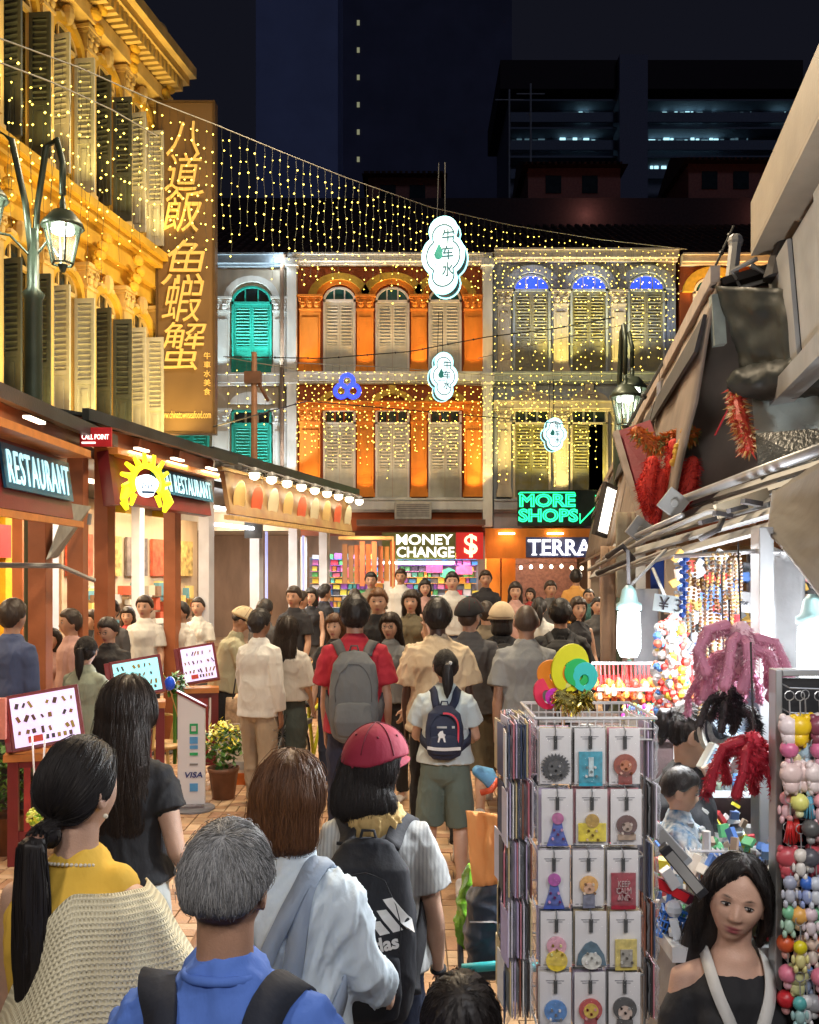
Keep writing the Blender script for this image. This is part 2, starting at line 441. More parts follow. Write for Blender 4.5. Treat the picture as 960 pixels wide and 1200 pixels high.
def person(name, label, pos, h=1.7, face=0, fem=0, skin='skin_light', skincol=(.50, .30, .21), vox=.008, wide=1.0, deep=1.0,
           arms=((4, 10, 12, 0), (4, 10, 12, 0)), legs=((0, 3, 2), (0, 3, 2)), lean=0, turn=(0, 0, 0), top=None, bottom=None, shoes=(.7, .7, .7),
           hair=None, eyes=False, sit=False, upper=False, fingers=True, group=None, headk=None, child=0, cat='person', hlong=0):
    """one person: root at the feet, facing +y of its own frame; every part returned in a dict.
    arms: (swing forward, outwards, elbow bend, inward) left, right; legs: (swing, out, knee bend)."""
    NPERS[0] += 1; sd = NPERS[0]
    S = h / 1.75; root = thing('person', label, cat, group=group)
    ws = wide * (.83 if fem else .91); hs = ws * (1.08 if fem else 1)
    if child: ws *= 1.0
    hipz = .93
    # ---- skeleton (unit height 1.75, then scaled by S)
    Lr = Matrix.Rotation(-R(lean), 3, 'X'); P0 = V((0, 0, hipz))
    def T(p): return P0 + Lr @ (V(p) - P0)     # the upper body's lean
    b = MB(); bw = MB(); bt = MB()             # skin, trousers, top
    tr = [(.90, .150 * hs, .112), (.98, .168 * hs, .125), (1.10, .148 * ws, .108), (1.20, .150 * ws, .108), (1.31, .168 * ws, .120), (1.38, .165 * ws, .112), (1.425, .128 * ws, .088), (1.46, .080 * ws, .068)]
    tr = [(z, a, d * deep) for z, a, d in tr]
    if fem: tr[2] = (1.10, .128 * ws, .100 * deep)
    loft(b, [T((0, 0, z)) for z, a, d in tr], [(a, d) for z, a, d in tr], n=24, p=2.3)
    neck = [T((0, -.008, 1.44)), T((0, -.002, 1.50)), T((0, .006, 1.60))]
    loft(b, neck, [.068 * (ws * .5 + .5), .056 if not fem else .048, .055 if not fem else .047])
    if fem: 
        for s in (-1, 1): b.ell(T((s * .075 * ws, .085 * deep, 1.30)), (.062, .06, .062), 14, 10)
    # ---- head
    hz = 1.75 - .118; HC = T((0, .012, hz)); hk = headk or 1.04
    HR = (Lr @ Matrix.Rotation(R(turn[0]), 3, 'Z') @ Matrix.Rotation(R(turn[1]), 3, 'X') @ Matrix.Rotation(R(turn[2]), 3, 'Y'))
    big = eyes == 'hero'
    D, HP, HF = HG(('h', big, fem, child), *((150, 130) if big else (56, 44)), fem=fem, child=child)
    HPk = HP * hk
    hv = (np.array(HR) @ HPk.T).T + np.array(HC)
    b.add(hv, HF)
    for s in (-1, 1):                          # ears
        c = HC + HR @ (V((s * .079, -.004, -.004)) * hk); M = HR @ Matrix.Rotation(s * R(22), 3, 'Z')
        b.ell(c, (.009 * hk, .019 * hk, .032 * hk), 10, 8, M)
        ring = [HC + HR @ (V((s * (.083 + .006 * math.cos(a)), -.010 - .019 * math.cos(a) * .9, -.002 + .030 * math.sin(a))) * hk) for a in [R(t) for t in range(-100, 121, 24)]]
        b.tube(ring, .0048 * hk, 6)
    # ---- arms
    J = {}
    for s, key, (sw, out, bend, inw) in ((-1, 'L', arms[0]), (1, 'R', arms[1])):
        sh = T((s * (.163 * ws), -.005, 1.395)); ud = Lr @ limbdir(sw, out, s)
        el = sh + ud * .285; fd = (Lr @ limbdir(sw + bend, out * .4 - inw, s)).normalized()
        wr = el + fd * .25
        loft(b, [T((s * .085 * ws, 0, 1.415)), sh, sh + ud * .1, sh + ud * .2, el], [(.05, .045), .050 * (ws * .6 + .4), .046, .040, .036], ref=(0, 1, 0), n=12)
        loft(b, [el, el + fd * .07, el + fd * .17, wr], [.037, .040, .031, (.027, .021)], ref=(0, 1, 0), n=12)
        # hand
        across = (V((0, 1, 0)) - fd * fd.y); across = across.normalized() if across.length > .15 else V((0, 0, 1))
        if fd.y > .75: across = (V((0, 0, 1)) - fd * fd.z).normalized()
        nrm = fd.cross(across).normalized()
        if nrm.dot(V((-s, 0, 0))) < 0: nrm = -nrm      # palm towards the body
        pm = wr + fd * .05
        loft(b, [wr, wr + fd * .03, wr + fd * .085], [(.024, .018), (.036, .017), (.039, .014)], ref=across, n=12)
        if fingers:
            for k, (o_, L_) in enumerate(((.030, .068), (.010, .078), (-.010, .073), (-.029, .058))):
                q0 = wr + fd * .083 + across * o_; c1 = (fd + nrm * .25).normalized(); c2 = (fd + nrm * .9).normalized(); c3 = (fd * .6 + nrm).normalized()
                q1 = q0 + c1 * L_ * .45; q2 = q1 + c2 * L_ * .32; q3 = q2 + c3 * L_ * .23
                loft(b, [q0, q1, q2, q3], [.0095, .009, .008, .007], n=8)
            q0 = wr + fd * .025 + across * .03; q1 = q0 + (fd * .6 + across * .55 + nrm * .4).normalized() * .042; q2 = q1 + (fd * .9 + across * .1 + nrm * .4).normalized() * .035
            loft(b, [q0, q1, q2], [.013, .011, .0085], n=8)
        J['sh' + key], J['el' + key], J['wr' + key], J['ud' + key], J['fd' + key] = sh, el, wr, ud, fd
    # ---- legs
    zmin = 9
    for s, key, (sw, out, bend) in ((-1, 'L', legs[0]), (1, 'R', legs[1])):
        hp = V((s * .088 * hs, 0, .91)); td = limbdir(sw, out, s); kn = hp + td * .42; sd_ = limbdir(sw - bend, out * .5, s); an = kn + sd_ * .41
        loft(b, [hp, hp + td * .16, hp + td * .32, kn], [(.083, .088), (.078, .082), .060, .054], n=14)
        loft(b, [kn, kn + sd_ * .1, kn + sd_ * .2, kn + sd_ * .34, an], [.054, .055, .050, .036, .037], n=12)
        J['hp' + key], J['kn' + key], J['an' + key], J['td' + key], J['sd' + key] = hp, kn, an, td, sd_
        zmin = min(zmin, an.z - .085)
    def fin(me):    # to world scale, standing on the ground
        a = verts(me); a[:, 2] -= zmin; a *= S; setverts(me, a); return me
    def pt(p): return (V(p) - V((0, 0, zmin))) * S
    for key in 'LR':                           # bare feet inside the shoes
        an = J['an' + key]; tip = V((0, 1, -.05)).normalized()
        if not upper: loft(b, [an, an + V((0, .05, -.045)), an + V((0, .13, -.065))], [.036, (.04, .03), (.042, .018)], n=10)
    body = fuse(b, vox, 3 if not big else 2, 'person', None)
    if vox <= .0075: soften(body, HC, HR, hk, 30 if big else 8)
    a = verts(body); hl = (np.array(HR).T @ (a - np.array(HC)).T).T / hk
    g = lambda u, s_: np.exp(-(u / s_) ** 2); fr = (hl[:, 1] > .05)
    lips = fr * np.clip(1.6 * g(hl[:, 0], .023) * (g(hl[:, 2] + .056, .0055) + g(hl[:, 2] + .068, .0065)) - .25, 0, 1)
    brow = fr * np.clip(1.7 * g(np.abs(hl[:, 0]) - .031, .015) * g(hl[:, 2] - .031 + .02 * (np.abs(hl[:, 0]) - .03) + 14 * (np.abs(hl[:, 0]) - .034) ** 2, .0034) - .3, 0, 1) * .9
    if hair and hair[0] in ('crop', 'buzz'):
        dn = hl / (np.linalg.norm(hl / np.array((.077, .096, .116)), axis=1)[:, None] * np.array((.077, .096, .116)) + 1e-6); dn = hl / np.array((.077, .096, .116)); dn /= np.linalg.norm(dn, axis=1)[:, None] + 1e-6
        brow = np.maximum(brow, .55 * hairzone(dn, .5, -.62, -.02, .14) * (hl[:, 2] > -.09) * (np.abs(hl[:, 0]) < .081))
    paint(body, lips, 'lips'); paint(body, brow, 'dark')
    body.materials.clear(); body.materials.append(skinmat(skin, skincol))
    body.polygons.foreach_set('use_smooth', [True] * len(body.polygons))
    fin(body); link('body', body, root)
    out = {'root': root, 'S': S, 'T': T, 'pt': pt, 'J': J, 'HC': HC, 'HR': HR, 'hk': hk, 'ws': ws, 'fin': fin, 'zmin': zmin, 'D': D, 'HP': HP, 'HF': HF, 'vox': vox, 'sd': sd, 'deep': deep}
    def hp_(x, y, z): return HC + HR @ (V((x, y, z)) * hk)
    out['hp'] = hp_
    # ---- eyes
    if eyes:
        for s in (-1, 1):
            e = MB(); e.ell(hp_(s * .031, .0745, .0085), (.0132 * hk, .0085 * hk, .0058 * hk), 16, 12, HR)
            eo = link('eye', fin(e.mesh('eye', mat('eye_white', (.42, .39, .37), .2, var=.03, bump=0), True)), root)
            gaze = .0009 if big else 0
            e = MB(); e.ell(hp_(s * .031 - gaze, .0800, .0085), (.0066 * hk, .0036 * hk, .0058 * hk), 14, 10, HR)
            link('iris', fin(e.mesh('iris', mat('iris_dark', (.016, .010, .008), .12, var=.1, bump=0), True)), eo)
            e = MB(); pts = [hp_(s * .031 + .0150 * math.cos(t), .0800 - .0050 * math.cos(t) ** 2 + .0015, .0085 + .0060 * math.sin(t)) for t in [math.pi * (i / 8) for i in range(9)]]
            e.tube(pts, [.0009, .0014, .0017, .0019, .002, .0019, .0017, .0014, .0009], 6)
            link('lashes', fin(e.mesh('lashes', mat('lash_dark', (.012, .01, .01), .6, var=.1, bump=0), True)), eo)
    # ---- bottom
    if bottom:
        kind, m = bottom[0], bottom[1]; L_ = bottom[2] if len(bottom) > 2 else 1.0; ease = bottom[3] if len(bottom) > 3 else .014
        q = MB(); hipr = [(.88, .150 * hs + .012, .122 * deep + .012), (.98, .166 * hs + .008, .122 * deep + .010), (1.05, .148 * hs + .004, .110 * deep + .006)]
        loft(q, [V((0, 0, z)) for z, a_, d_ in hipr], [(a_, d_) for z, a_, d_ in hipr], n=24, p=2.3)
        if kind == 'skirt':
            zl = .93 - L_ * .85; loft(q, [V((0, 0, .95)), V((0, 0, .80)), V((0, 0, zl))], [(.17 * hs + .01, .135), (.19 * hs, .16), (.20 * hs + .06 * L_, .19)], n=24, k1=.04)
        else:
            for s, key in ((-1, 'L'), (1, 'R')):
                hp, kn, an, td, s2 = (J[k + key] for k in ('hp', 'kn', 'an', 'td', 'sd'))
                if kind == 'shorts':
                    loft(q, [hp + V((0, 0, .02)), hp + td * .2, hp + td * .42 * L_], [(.094, .104), (.092 + ease, .097 + ease), (.086 + ease * 1.6, .09 + ease * 1.6)], n=16, k1=.06)
                else:
                    loft(q, [hp + V((0, 0, .02)), hp + td * .18, kn, kn + s2 * .15, an + s2 * (-.01)], [(.092, .102), (.084 + ease, .088 + ease), .062 + ease, .058 + ease, .048 + ease], n=16, k1=.1)
        me = fuse(q, max(vox, .009), 2, 'trousers', m); crease(me, .006, 8, 5, sd); me.polygons.foreach_set('use_smooth', [True] * len(me.polygons))
        out['bottom'] = link({'skirt': 'skirt', 'shorts': 'shorts'}.get(kind, 'trousers'), fin(me), root)
    # ---- shoes
    if shoes and not upper:
        for s, key in ((-1, 'L'), (1, 'R')):
            an = J['an' + key]; tilt = J['sd' + key]; pitch = math.atan2(tilt.y, -tilt.z)
            M = Matrix.Rotation(min(0, pitch) * 1.0, 3, 'X'); q = MB(); m_ = mat('shoe_%02d_%02d_%02d' % tuple(int(c * 99) for c in shoes), shoes, .55, bump=.1)
            A = lambda x, y, z: an + M @ V((x, y, z))
            loft(q, [A(0, -.045, -.045), A(0, 0, -.040), A(0, .05, -.046), A(0, .11, -.055), A(0, .165, -.060)], [(.034, .036), (.038, .044), (.041, .036), (.046, .026), (.042, .02)], ref=(1, 0, 0), n=14)
            loft(q, [A(0, -.01, -.06), A(0, -.012, .01)], [(.042, .048), (.043, .05)], n=14)
            me = fuse(q, .007, 2, 'shoe', m_); sh = link('shoe', fin(me), root)
            q = MB(); loft(q, [A(0, -.055, -.079), A(0, .05, -.079), A(0, .17, -.079)], [(.040, .012), (.043, .012), (.047, .012)], ref=(1, 0, 0), n=16, p=3)
            link('sole', fin(q.mesh('sole', mat('sole_white', (.62, .6, .57), .6), True)), sh)
    # ---- top
    if top:
        kind, m = top[0], top[1]; hem = top[2] if len(top) > 2 else .93; slv = top[3] if len(top) > 3 else .2; e = top[4] if len(top) > 4 else .016; fold = top[5] if len(top) > 5 else .006
        q = MB(); tr0 = tr; tr = [(z_, max(a_, np.interp(z_, [.98, 1.08], [.172 * hs, .150 * hs]) + .002) if z_ < 1.16 else a_, max(d_, .127 * deep) if z_ < 1.16 else d_) for z_, a_, d_ in tr]; rows = [r for r in tr if r[0] > hem + .03]; base = [(z_, np.interp(z_, [r[0] for r in tr], [r[1] for r in tr]), np.interp(z_, [r[0] for r in tr], [r[2] for r in tr])) for z_ in (hem, hem + .02)]
        rows = [(hem, base[0][1] + .012, base[0][2] + .01), (hem + .03, base[1][1] + .008, base[1][2] + .006)] + rows
        neckw = {'tank': -.012, 'off': 0}.get(kind, 0)
        if kind == 'off': rows = [r for r in rows if r[0] < 1.36] + [(1.350, .165 * ws, .115 * deep)]
        if kind == 'dress': pass
        rr = []
        for z_, a_, d_ in rows:
            k_ = e * (1.0 if z_ > 1.3 else 1.15)
            if z_ > 1.42: k_ = .019 if kind != 'tank' else .008
            rr.append((z_, max(a_ + k_, (np.interp(z_, [1.0, 1.32], [.155 * hs, .165 * ws]) + k_ * .8 if not fem else 0) if z_ < 1.32 else 0), d_ + k_))
        loft(q, [T((0, 0, z_)) for z_, a_, d_ in rr], [(a_, d_) for z_, a_, d_ in rr], n=24, p=2.3, k0=.05)
        if fem and kind != 'off':
            for s in (-1, 1): q.ell(T((s * .072 * ws, .088 * deep, 1.30)), (.07, .065, .075), 14, 10)
        if fem and kind == 'off':
            for s in (-1, 1): q.ell(T((s * .072 * ws, .088 * deep, 1.30)), (.07, .065, .072), 14, 10)
        if kind not in ('tank', 'off'):
            loft(q, [T((0, -.006, 1.44)), T((0, -.004, 1.485))], [(.085, .075), (.067, .063)], n=16)
        for s, key in ((-1, 'L'), (1, 'R')):
            sh, el, wr, ud, fd = (J[k + key] for k in ('sh', 'el', 'wr', 'ud', 'fd'))
            if kind == 'tank': loft(q, [T((s * .08 * ws, 0, 1.42)), T((s * .12 * ws, 0, 1.425))], [(.055, .055), (.05, .055)], ref=(0, 1, 0)); continue
            if kind == 'off': loft(q, [sh + ud * .06 - V((s * .02, 0, 0)), sh + ud * .11, sh + ud * .17], [(.064, .064), (.064, .064), (.062, .062)], ref=(0, 1, 0)); continue
            loft(q, [T((s * .07 * ws, -.003, 1.425)), sh + V((0, 0, .002)), sh + ud * min(.1, slv)], [(.060, .052), .053 * (ws * .6 + .4) + e * .5, .049 + e * 1.1], ref=(0, 1, 0), n=16)
            if slv <= .29: loft(q, [sh + ud * .05, sh + ud * slv], [.050 + e * 1.1, .048 + e * 1.9], ref=(0, 1, 0), n=16, k1=.06)
            else:
                f_ = min(1, (slv - .29) / .25)
                loft(q, [sh + ud * .05, el, el + fd * .25 * f_ * .5, el + fd * .245 * f_], [.050 + e, .042 + e, .040 + e * 1.1, .036 + e * .9], ref=(0, 1, 0), n=16, k1=.1)
        me = fuse(q, max(vox, .009), 3, 'top', m); crease(me, fold, 9, 4, sd + 50)
        me.polygons.foreach_set('use_smooth', [True] * len(me.polygons))
        out['bvh_top'] = BVHTree.FromPolygons([tuple(v) for v in verts(me)], [tuple(p.vertices) for p in me.polygons])
        nm = {'tank': 'top', 'dress': 'dress', 'off': 'top'}.get(kind, 'shirt')
        out['top'] = link(nm, fin(me), root)
        if kind == 'shirt':                     # collar
            q = MB(); c = [T((.066 * math.sin(a_), -.004 - .062 * math.cos(a_), 1.497 - .012 * (1 - math.cos(a_)))) for a_ in [R(t) for t in range(-150, 151, 20)]]
            ribbon(q, c, .034, .006, up=None); link('collar', fin(q.mesh('collar', m, True)), out['top'])
    # ---- hair
    if hair: dress_hair(out, hair, fem, hlong)
    root.location = (pos[0], pos[1], pos[2] if len(pos) > 2 else 0); root.rotation_euler = (0, 0, R(face))
    if len(pos) > 3: pass
    return out
HAIRC = {'black': ((.006, .005, .006), (.022, .017, .016)), 'dark': ((.010, .007, .006), (.045, .028, .02)), 'brown': ((.045, .018, .008), (.16, .07, .03)), 'grey': ((.05, .05, .05), (.42, .42, .43)), 'bald': ((.03, .02, .016), (.09, .06, .045))}
def dress_hair(o, hair, fem, hlong=0):
    kind, colk = hair[0], hair[1]; n = hair[2] if len(hair) > 2 else 0
    m = hairmat('hair_' + colk, *HAIRC[colk]); D, HP, HF = o['D'], o['HP'], o['HF']; hp_ = o['hp']; hk = o['hk']; HR = np.array(o['HR']); HC = np.array(o['HC']); down = V((0, 0, -1))
    args = {'short': (.50, -.62, -.10), 'crop': (.54, -.24, .16, .18), 'buzz': (.5, -.55, -.05), 'bob': (.48, -.5, -.35), 'long': (.46, -.5, -.35), 'tail': (.50, -.58, -.12), 'hero': (.93, -.5, -.02)}.get(kind, (.5, -.6, -.1))
    z = hairzone(D, *args); th = {'short': .016, 'crop': .011, 'buzz': .004, 'bob': .020, 'long': .019, 'tail': .012, 'hero': .016}.get(kind, .015)
    nrm = D / np.linalg.norm(D, axis=1)[:, None]
    a = HP * hk + nrm * (z * (th + .010 * np.clip(D[:, 2], 0, 1) * (kind in ('short', 'crop', 'bob', 'long', 'hero'))) - (1 - z) * .012)[:, None]
    if kind in ('bob', 'long'): a[:, 0] *= 1 + .07 * sst(.3, -.2, D[:, 2])
    b = MB(); b.add((HR @ a.T).T + HC, HF)
    T = o['T']; ext = []
    if kind == 'bob':
        loft(b, [hp_(0, -.022, .02), hp_(0, -.030, -.045), hp_(0, -.030, -.10), hp_(0, -.028, -.125)], [(.092, .078), (.098, .080), (.100, .074), (.092, .060)], n=20, k1=.2)
    if kind in ('long', 'hero'):
        L = hair[3] if len(hair) > 3 else .38
        if kind == 'hero':
            loft(b, [hp_(.02, -.045, .02), hp_(.03, -.06, -.06), hp_(.055, -.07, -.14), hp_(.075, -.06, -.25), hp_(.08, -.045, -.36)], [(.078, .060), (.080, .058), (.070, .05), (.060, .04), (.03, .025)], n=18)
            for s_ in (-1, 1): loft(b, [hp_(s_ * .006, .045, .118), hp_(s_ * .060, .045, .072), hp_(s_ * .084, .012, .01), hp_(s_ * .090, -.02, -.06), hp_(s_ * .085, -.035, -.12 if s_ < 0 else -.2)], [(.014, .03), (.012, .03), (.010, .030), (.012, .03), (.006, .015)], n=12)
        else:
            p0 = hp_(0, -.03, .02); p1 = hp_(0, -.052, -.07); zz = [p1 + down * L * t + V((0, -.012 - .025 * math.sin(t * 2.4), 0)) for t in (.25, .55, .85, 1)]
            loft(b, [p0, p1] + zz, [(.096, .075), (.104, .072), (.112, .058), (.118, .05), (.105, .042), (.06, .025)], n=20)
    tie = None
    if kind == 'tail':
        L = hair[3] if len(hair) > 3 else .34; tz = hair[4] if len(hair) > 4 else -.02
        tie = hp_(0, -.112, tz); dz = [tie + V((0, -.03 - .01 * t, 0)) + down * L * t for t in (0.02, .25, .5, .75, 1)]
        loft(b, [hp_(0, -.085, tz), tie] + dz, [(.03, .03), (.017, .017), (.030, .024), (.040, .028), (.040, .026), (.030, .02), (.010, .008)], n=12)
    me = fuse(b, max(.006, min(.010, o['vox'])), 2, 'hair', m)
    if kind != 'buzz': crease(me, {'short': .003, 'crop': .001}.get(kind, .006 if kind == 'bob' else .003), 22, 9 if kind in ('short', 'crop') else 2.5, o['sd'])
    me.polygons.foreach_set('use_smooth', [True] * len(me.polygons))
    if n:
        vv = verts(me); bvh = BVHTree.FromPolygons([tuple(v) for v in vv], [tuple(p.vertices) for p in me.polygons]); q = MB(); HCv = V(HC)
        zf = lambda d: hairzone(np.array([[d.x, d.y, d.z]]), *args)[0] > g0.uniform(.4, 1)
        g0 = random.Random(o['sd']); HRm = o['HR']; zone = lambda d: zf(HRm.inverted() @ d)
        if kind in ('short', 'crop'):
            wh = hp_(.01, -.055, .105)
            comb = lambda p: (p - wh).normalized() + down * .35
            strands(q, bvh, n, HCv, comb, .024 if kind == 'crop' else .045, .0009, .007, .004, .6, o['sd'], zone)
        elif kind == 'tail':
            comb = lambda p: ((tie - p).normalized() if p.z > tie.z - .03 and (p - tie).length > .02 else down)
            strands(q, bvh, n, HCv, comb, .26, .0010, .014, .0025, .12, o['sd'], zone)
            comb2 = lambda p: down
            g = random.Random(5)
            for i in range(n // 3):
                t0 = g.uniform(0, .5); a0 = g.uniform(0, 6.28); c0 = tie.lerp(dz[-1], t0)
                h = bvh.find_nearest(c0 + V((math.cos(a0), math.sin(a0), 0)) * .04); p = h[0]; pts = []
                for _ in range(int(L * (1 - t0) / .02)):
                    pts.append(p + h[1] * .002); h = bvh.find_nearest(p + down * .02); p = h[0]
                if len(pts) > 2: q.tube(pts, [.0012] * len(pts), 3, caps=False)
        else:
            part = hp_(.0, .02, .14)
            comb = lambda p: down + (p - part).normalized() * (.9 if p.z > HCv.z + .04 * hk else .05)
            strands(q, bvh, n, HCv, comb, {'bob': .30, 'hero': .2}.get(kind, .62), .0011, .017, .003 if kind == 'hero' else .0065, .34, o['sd'], zone)
        n0 = len(me.vertices); bm = bmesh.new(); bm.from_mesh(me)
        vs = [bm.verts.new(v) for v in q.v]
        for f in q.f:
            try: bm.faces.new([vs[i] for i in f]).smooth = True
            except ValueError: pass
        bm.to_mesh(me); bm.free(); me.update()
    o['hair'] = link('hair', o['fin'](me), o['root']); o['tie'] = tie
def pt0(o, p): return (V(p) - V((0, 0, o['zmin']))) * o['S']
def cap_hat(o, m, brim=True, back=False, name='cap'):
    D, HP, HF = o['D'], o['HP'], o['HF']; hk = o['hk']; HR = np.array(o['HR']); HC = np.array(o['HC'])
    z = sst(-.08, .0, D[:, 2] - (.34 - .22 * sst(0.3, -1, D[:, 1]))); nrm = D
    a = HP * hk + nrm * (z * (.040 + .012 * np.clip(D[:, 2], 0, 1)) - (1 - z) * .03)[:, None]
    b = MB(); b.add((HR @ a.T).T + HC, HF); me = fuse(b, .006, 3, name, m); me.polygons.foreach_set('use_smooth', [True] * len(me.polygons))
    c = link(name, o['fin'](me), o['root'])
    if brim:
        q = MB(); vs = []; n = 16
        for t in (0, 1):
            for j in range(5):
                r = j / 4
                for i in range(n + 1):
                    a_ = R(20 + 140 * i / n); x = .080 * math.cos(a_) * (1 - .02 * r); y = .082 * math.sin(a_) + r * .068 * math.sin(a_) ** 1.2
                    vs.append(o['hp'](x, y, .040 - .020 * r - .35 * x * x / .08 - t * .004 + .012))
        w_ = n + 1; fs = []
        for t in (0, 1):
            for j in range(4):
                for i in range(n): q0 = t * 5 * w_ + j * w_ + i; fs.append((q0, q0 + 1, q0 + w_ + 1, q0 + w_))
        for i in range(n): fs.append((4 * w_ + i, 4 * w_ + i + 1, 9 * w_ + i + 1, 9 * w_ + i))
        q.add(vs, fs); link('brim', o['fin'](q.mesh('brim', m, True)), c)
    q = MB(); q.ell(o['hp'](0, -.004, .157), (.008, .008, .004), 8, 6); link('button', o['fin'](q.mesh('button', m, True)), c)
    if not brim: return c
    bv = BVHTree.FromPolygons([tuple(v) for v in verts(me)], [tuple(p.vertices) for p in me.polygons]); z0 = o['hp'](0, -.004, .02)
    for a_ in (0, 60, 120):
        pts = []
        for t in range(-70, 71, 7):
            d = o['HR'] @ V((math.cos(R(a_)) * math.sin(R(t)), math.sin(R(a_)) * math.sin(R(t)), math.cos(R(t)))); h = bv.ray_cast(pt0(o, z0), d)
            if h[0] is not None: pts.append(h[0] + d * .0012)
        if len(pts) > 3: q = MB(); q.tube(pts, .0017, 5); link('seam', q.mesh('seam', mat('seam_dark', (.10, .004, .014), .8), True), c)
    for a_ in (30, 90, 150, 210, 270, 330):
        d = o['HR'] @ V((math.cos(R(a_)) * .62, math.sin(R(a_)) * .62, .78)); h = bv.ray_cast(pt0(o, z0), d)
        if h[0] is not None: q = MB(); q.ell(h[0], .0045, 8, 6); link('eyelet', q.mesh('eyelet', mat('seam_dark', (.10, .004, .014), .8), True), c)
    pts = [o['hp'](.03 * math.cos(t), -.124 - .004 * math.sin(t), .015 + .030 * math.sin(t)) for t in [R(k) for k in range(0, 181, 20)]]
    q = MB(); q.tube(pts, .004, 6); link('seam', o['fin'](q.mesh('seam', m, True)), c)
    return c
def backpack(o, m, ms, label=None, w_=.30, h_=.44, d_=.16, top=1.43, tilt=0, strapx=.105, sw=.055, name='backpack'):
    "worn on the back: sack, pocket, handle, two straps"
    T = o['T']; q = MB(); z0 = top - h_; yb = -.125 * o['deep'] - .02
    P = lambda x, y, z: T((x, yb - y, z))
    loft(q, [P(0, d_ * .45, z0 + .04), P(0, d_ * .52, z0 + h_ * .25), P(0, d_ * .5, z0 + h_ * .6), P(0, d_ * .42, z0 + h_ * .85), P(0, d_ * .30, z0 + h_ - .03)],
         [(w_ * .46, d_ * .50), (w_ * .5, d_ * .56), (w_ * .5, d_ * .52), (w_ * .44, d_ * .42), (w_ * .30, d_ * .26)], n=28, p=3)
    me = fuse(q, .008, 4, 'backpack', m); crease(me, .005, 6, 4, o['sd'] + 9); me.polygons.foreach_set('use_smooth', [True] * len(me.polygons))
    bv = BVHTree.FromPolygons([tuple(v) for v in verts(me)], [tuple(p.vertices) for p in me.polygons]); o['bvh_bag'] = bv
    bag = link(name, o['fin'](me), o['root'])
    q = MB(); loft(q, [P(0, d_ * .95, z0 + .05), P(0, d_ * 1.0, z0 + h_ * .22), P(0, d_ * .95, z0 + h_ * .40)], [(w_ * .36, .03), (w_ * .4, .04), (w_ * .36, .03)], n=20, p=3)
    me = fuse(q, .008, 3, 'pocket', m); crease(me, .003, 8, 6, 3); o['bvh_pocket'] = BVHTree.FromPolygons([tuple(v) for v in verts(me)], [tuple(p.vertices) for p in me.polygons]); me.polygons.foreach_set('use_smooth', [True] * len(me.polygons)); link('pocket', o['fin'](me), bag)
    for s in (-1, 1):
        q = MB(); path = [P(s * strapx * .7, d_ * .25, top - .02), T((s * strapx * .9, -.10, 1.455)), T((s * strapx * 1.05, -.02, 1.49)), T((s * strapx * 1.15, .07, 1.44)), T((s * strapx * 1.25, .12, 1.33)), T((s * .15 * o['ws'], .10, 1.2)), T((s * .17 * o['ws'], -.02, 1.12)), P(s * w_ * .45, .03, z0 + .06)]
        ribbon(q, path, sw, .012, o.get('bvh_top'), .004); st = link('strap', o['fin'](q.mesh('strap', ms, True)), bag)
    q = MB(); q.tube([P(-.03, d_ * .3, top - .01), P(-.02, d_ * .3, top + .03), P(.02, d_ * .3, top + .03), P(.03, d_ * .3, top - .01)], .006, 6); link('handle', o['fin'](q.mesh('handle', ms, True)), bag)
    # zip line
    zp = []
    for i in range(15):
        a_ = R(-20 + 220 * i / 14); x = w_ * .40 * math.cos(a_); z_ = z0 + h_ * .55 + h_ * .33 * math.sin(a_)
        h = bv.find_nearest(P(x, d_ * 1.1, z_))
        if h[0] is not None: zp.append(h[0] + h[1] * .002)
    q = MB(); q.tube(zp, .0025, 5); link('zip', o['fin'](q.mesh('zip', ms, True)), bag)
    return bag
SKINS = {'skin_light': (.52, .32, .23), 'skin_mid': (.42, .235, .155), 'skin_tan': (.30, .155, .095), 'skin_dark': (.075, .038, .026)}
# ================================================================ added blue sun lamp for moon and city glow, lifts the towers
sun = lamp('SUN', (0, 0, 60), .16, (.6, .7, 1.0), name='fill_sun'); sun.data.angle = R(10); sun.rotation_euler = (R(48), 0, R(-160 + 180))
WARM, YEL, COOL = (1, .52, .18), (1, .78, .28), (.86, .94, 1)
# ================================================================ ground
pav = mat('worn_paving', (.40, .26, .16), .55, 0, .22, 3, .25, 40, kind='rough')
q = MB(); q.bb(-150, 150, -60, 200, -.3, -.004); q.build('ground', mat('asphalt', (.10, .085, .075), .8, bump=.3), kind='structure')
bm_ = bmesh.new(); 
q = MB(); q.bb(-6.5, 6, 2.6, 25.5, -.05, -.001); street = q.build('street', mat('mortar', (.17, .12, .085), .9, bump=.3, bscale=90), kind='structure')
brick_m = [mat('paver_%d' % i, c, .5, 0, .16, 11, .3, 70, kind='rough') for i, c in enumerate([(.46, .29, .16), (.40, .235, .13), (.50, .345, .215), (.36, .20, .115)])]
bq = MB(); bq.box((0, 0, .006), (.192, .092, .018)); BR = bq.mesh('brick', None)
bmod = []
for m_ in brick_m:
    q = BR.copy(); q.materials.append(m_); bmod.append(q)
nb = 0; far = MB(); FAR = {0: MB(), 1: MB(), 2: MB(), 3: MB()}; cand = []
for i in range(-32, 24):
    for j in range(0, 64):
        cx, cy = i * .2 + .1, 4.1 + j * .2 + .1
        for k in (0, 1):
            if (i + j) % 2: p = (cx, cy + (k - .5) * .1, 0)
            else: p = (cx + (k - .5) * .1, cy, 90)
            cand.append(p)
def inview(x, y): px = 480 + x * FPX / y; py = HOR + CAMZ * FPX / y; return 225 < px < 600 and py < 1215
vis = sorted([c for c in cand if inview(c[0], c[1])], key=lambda c: c[1])
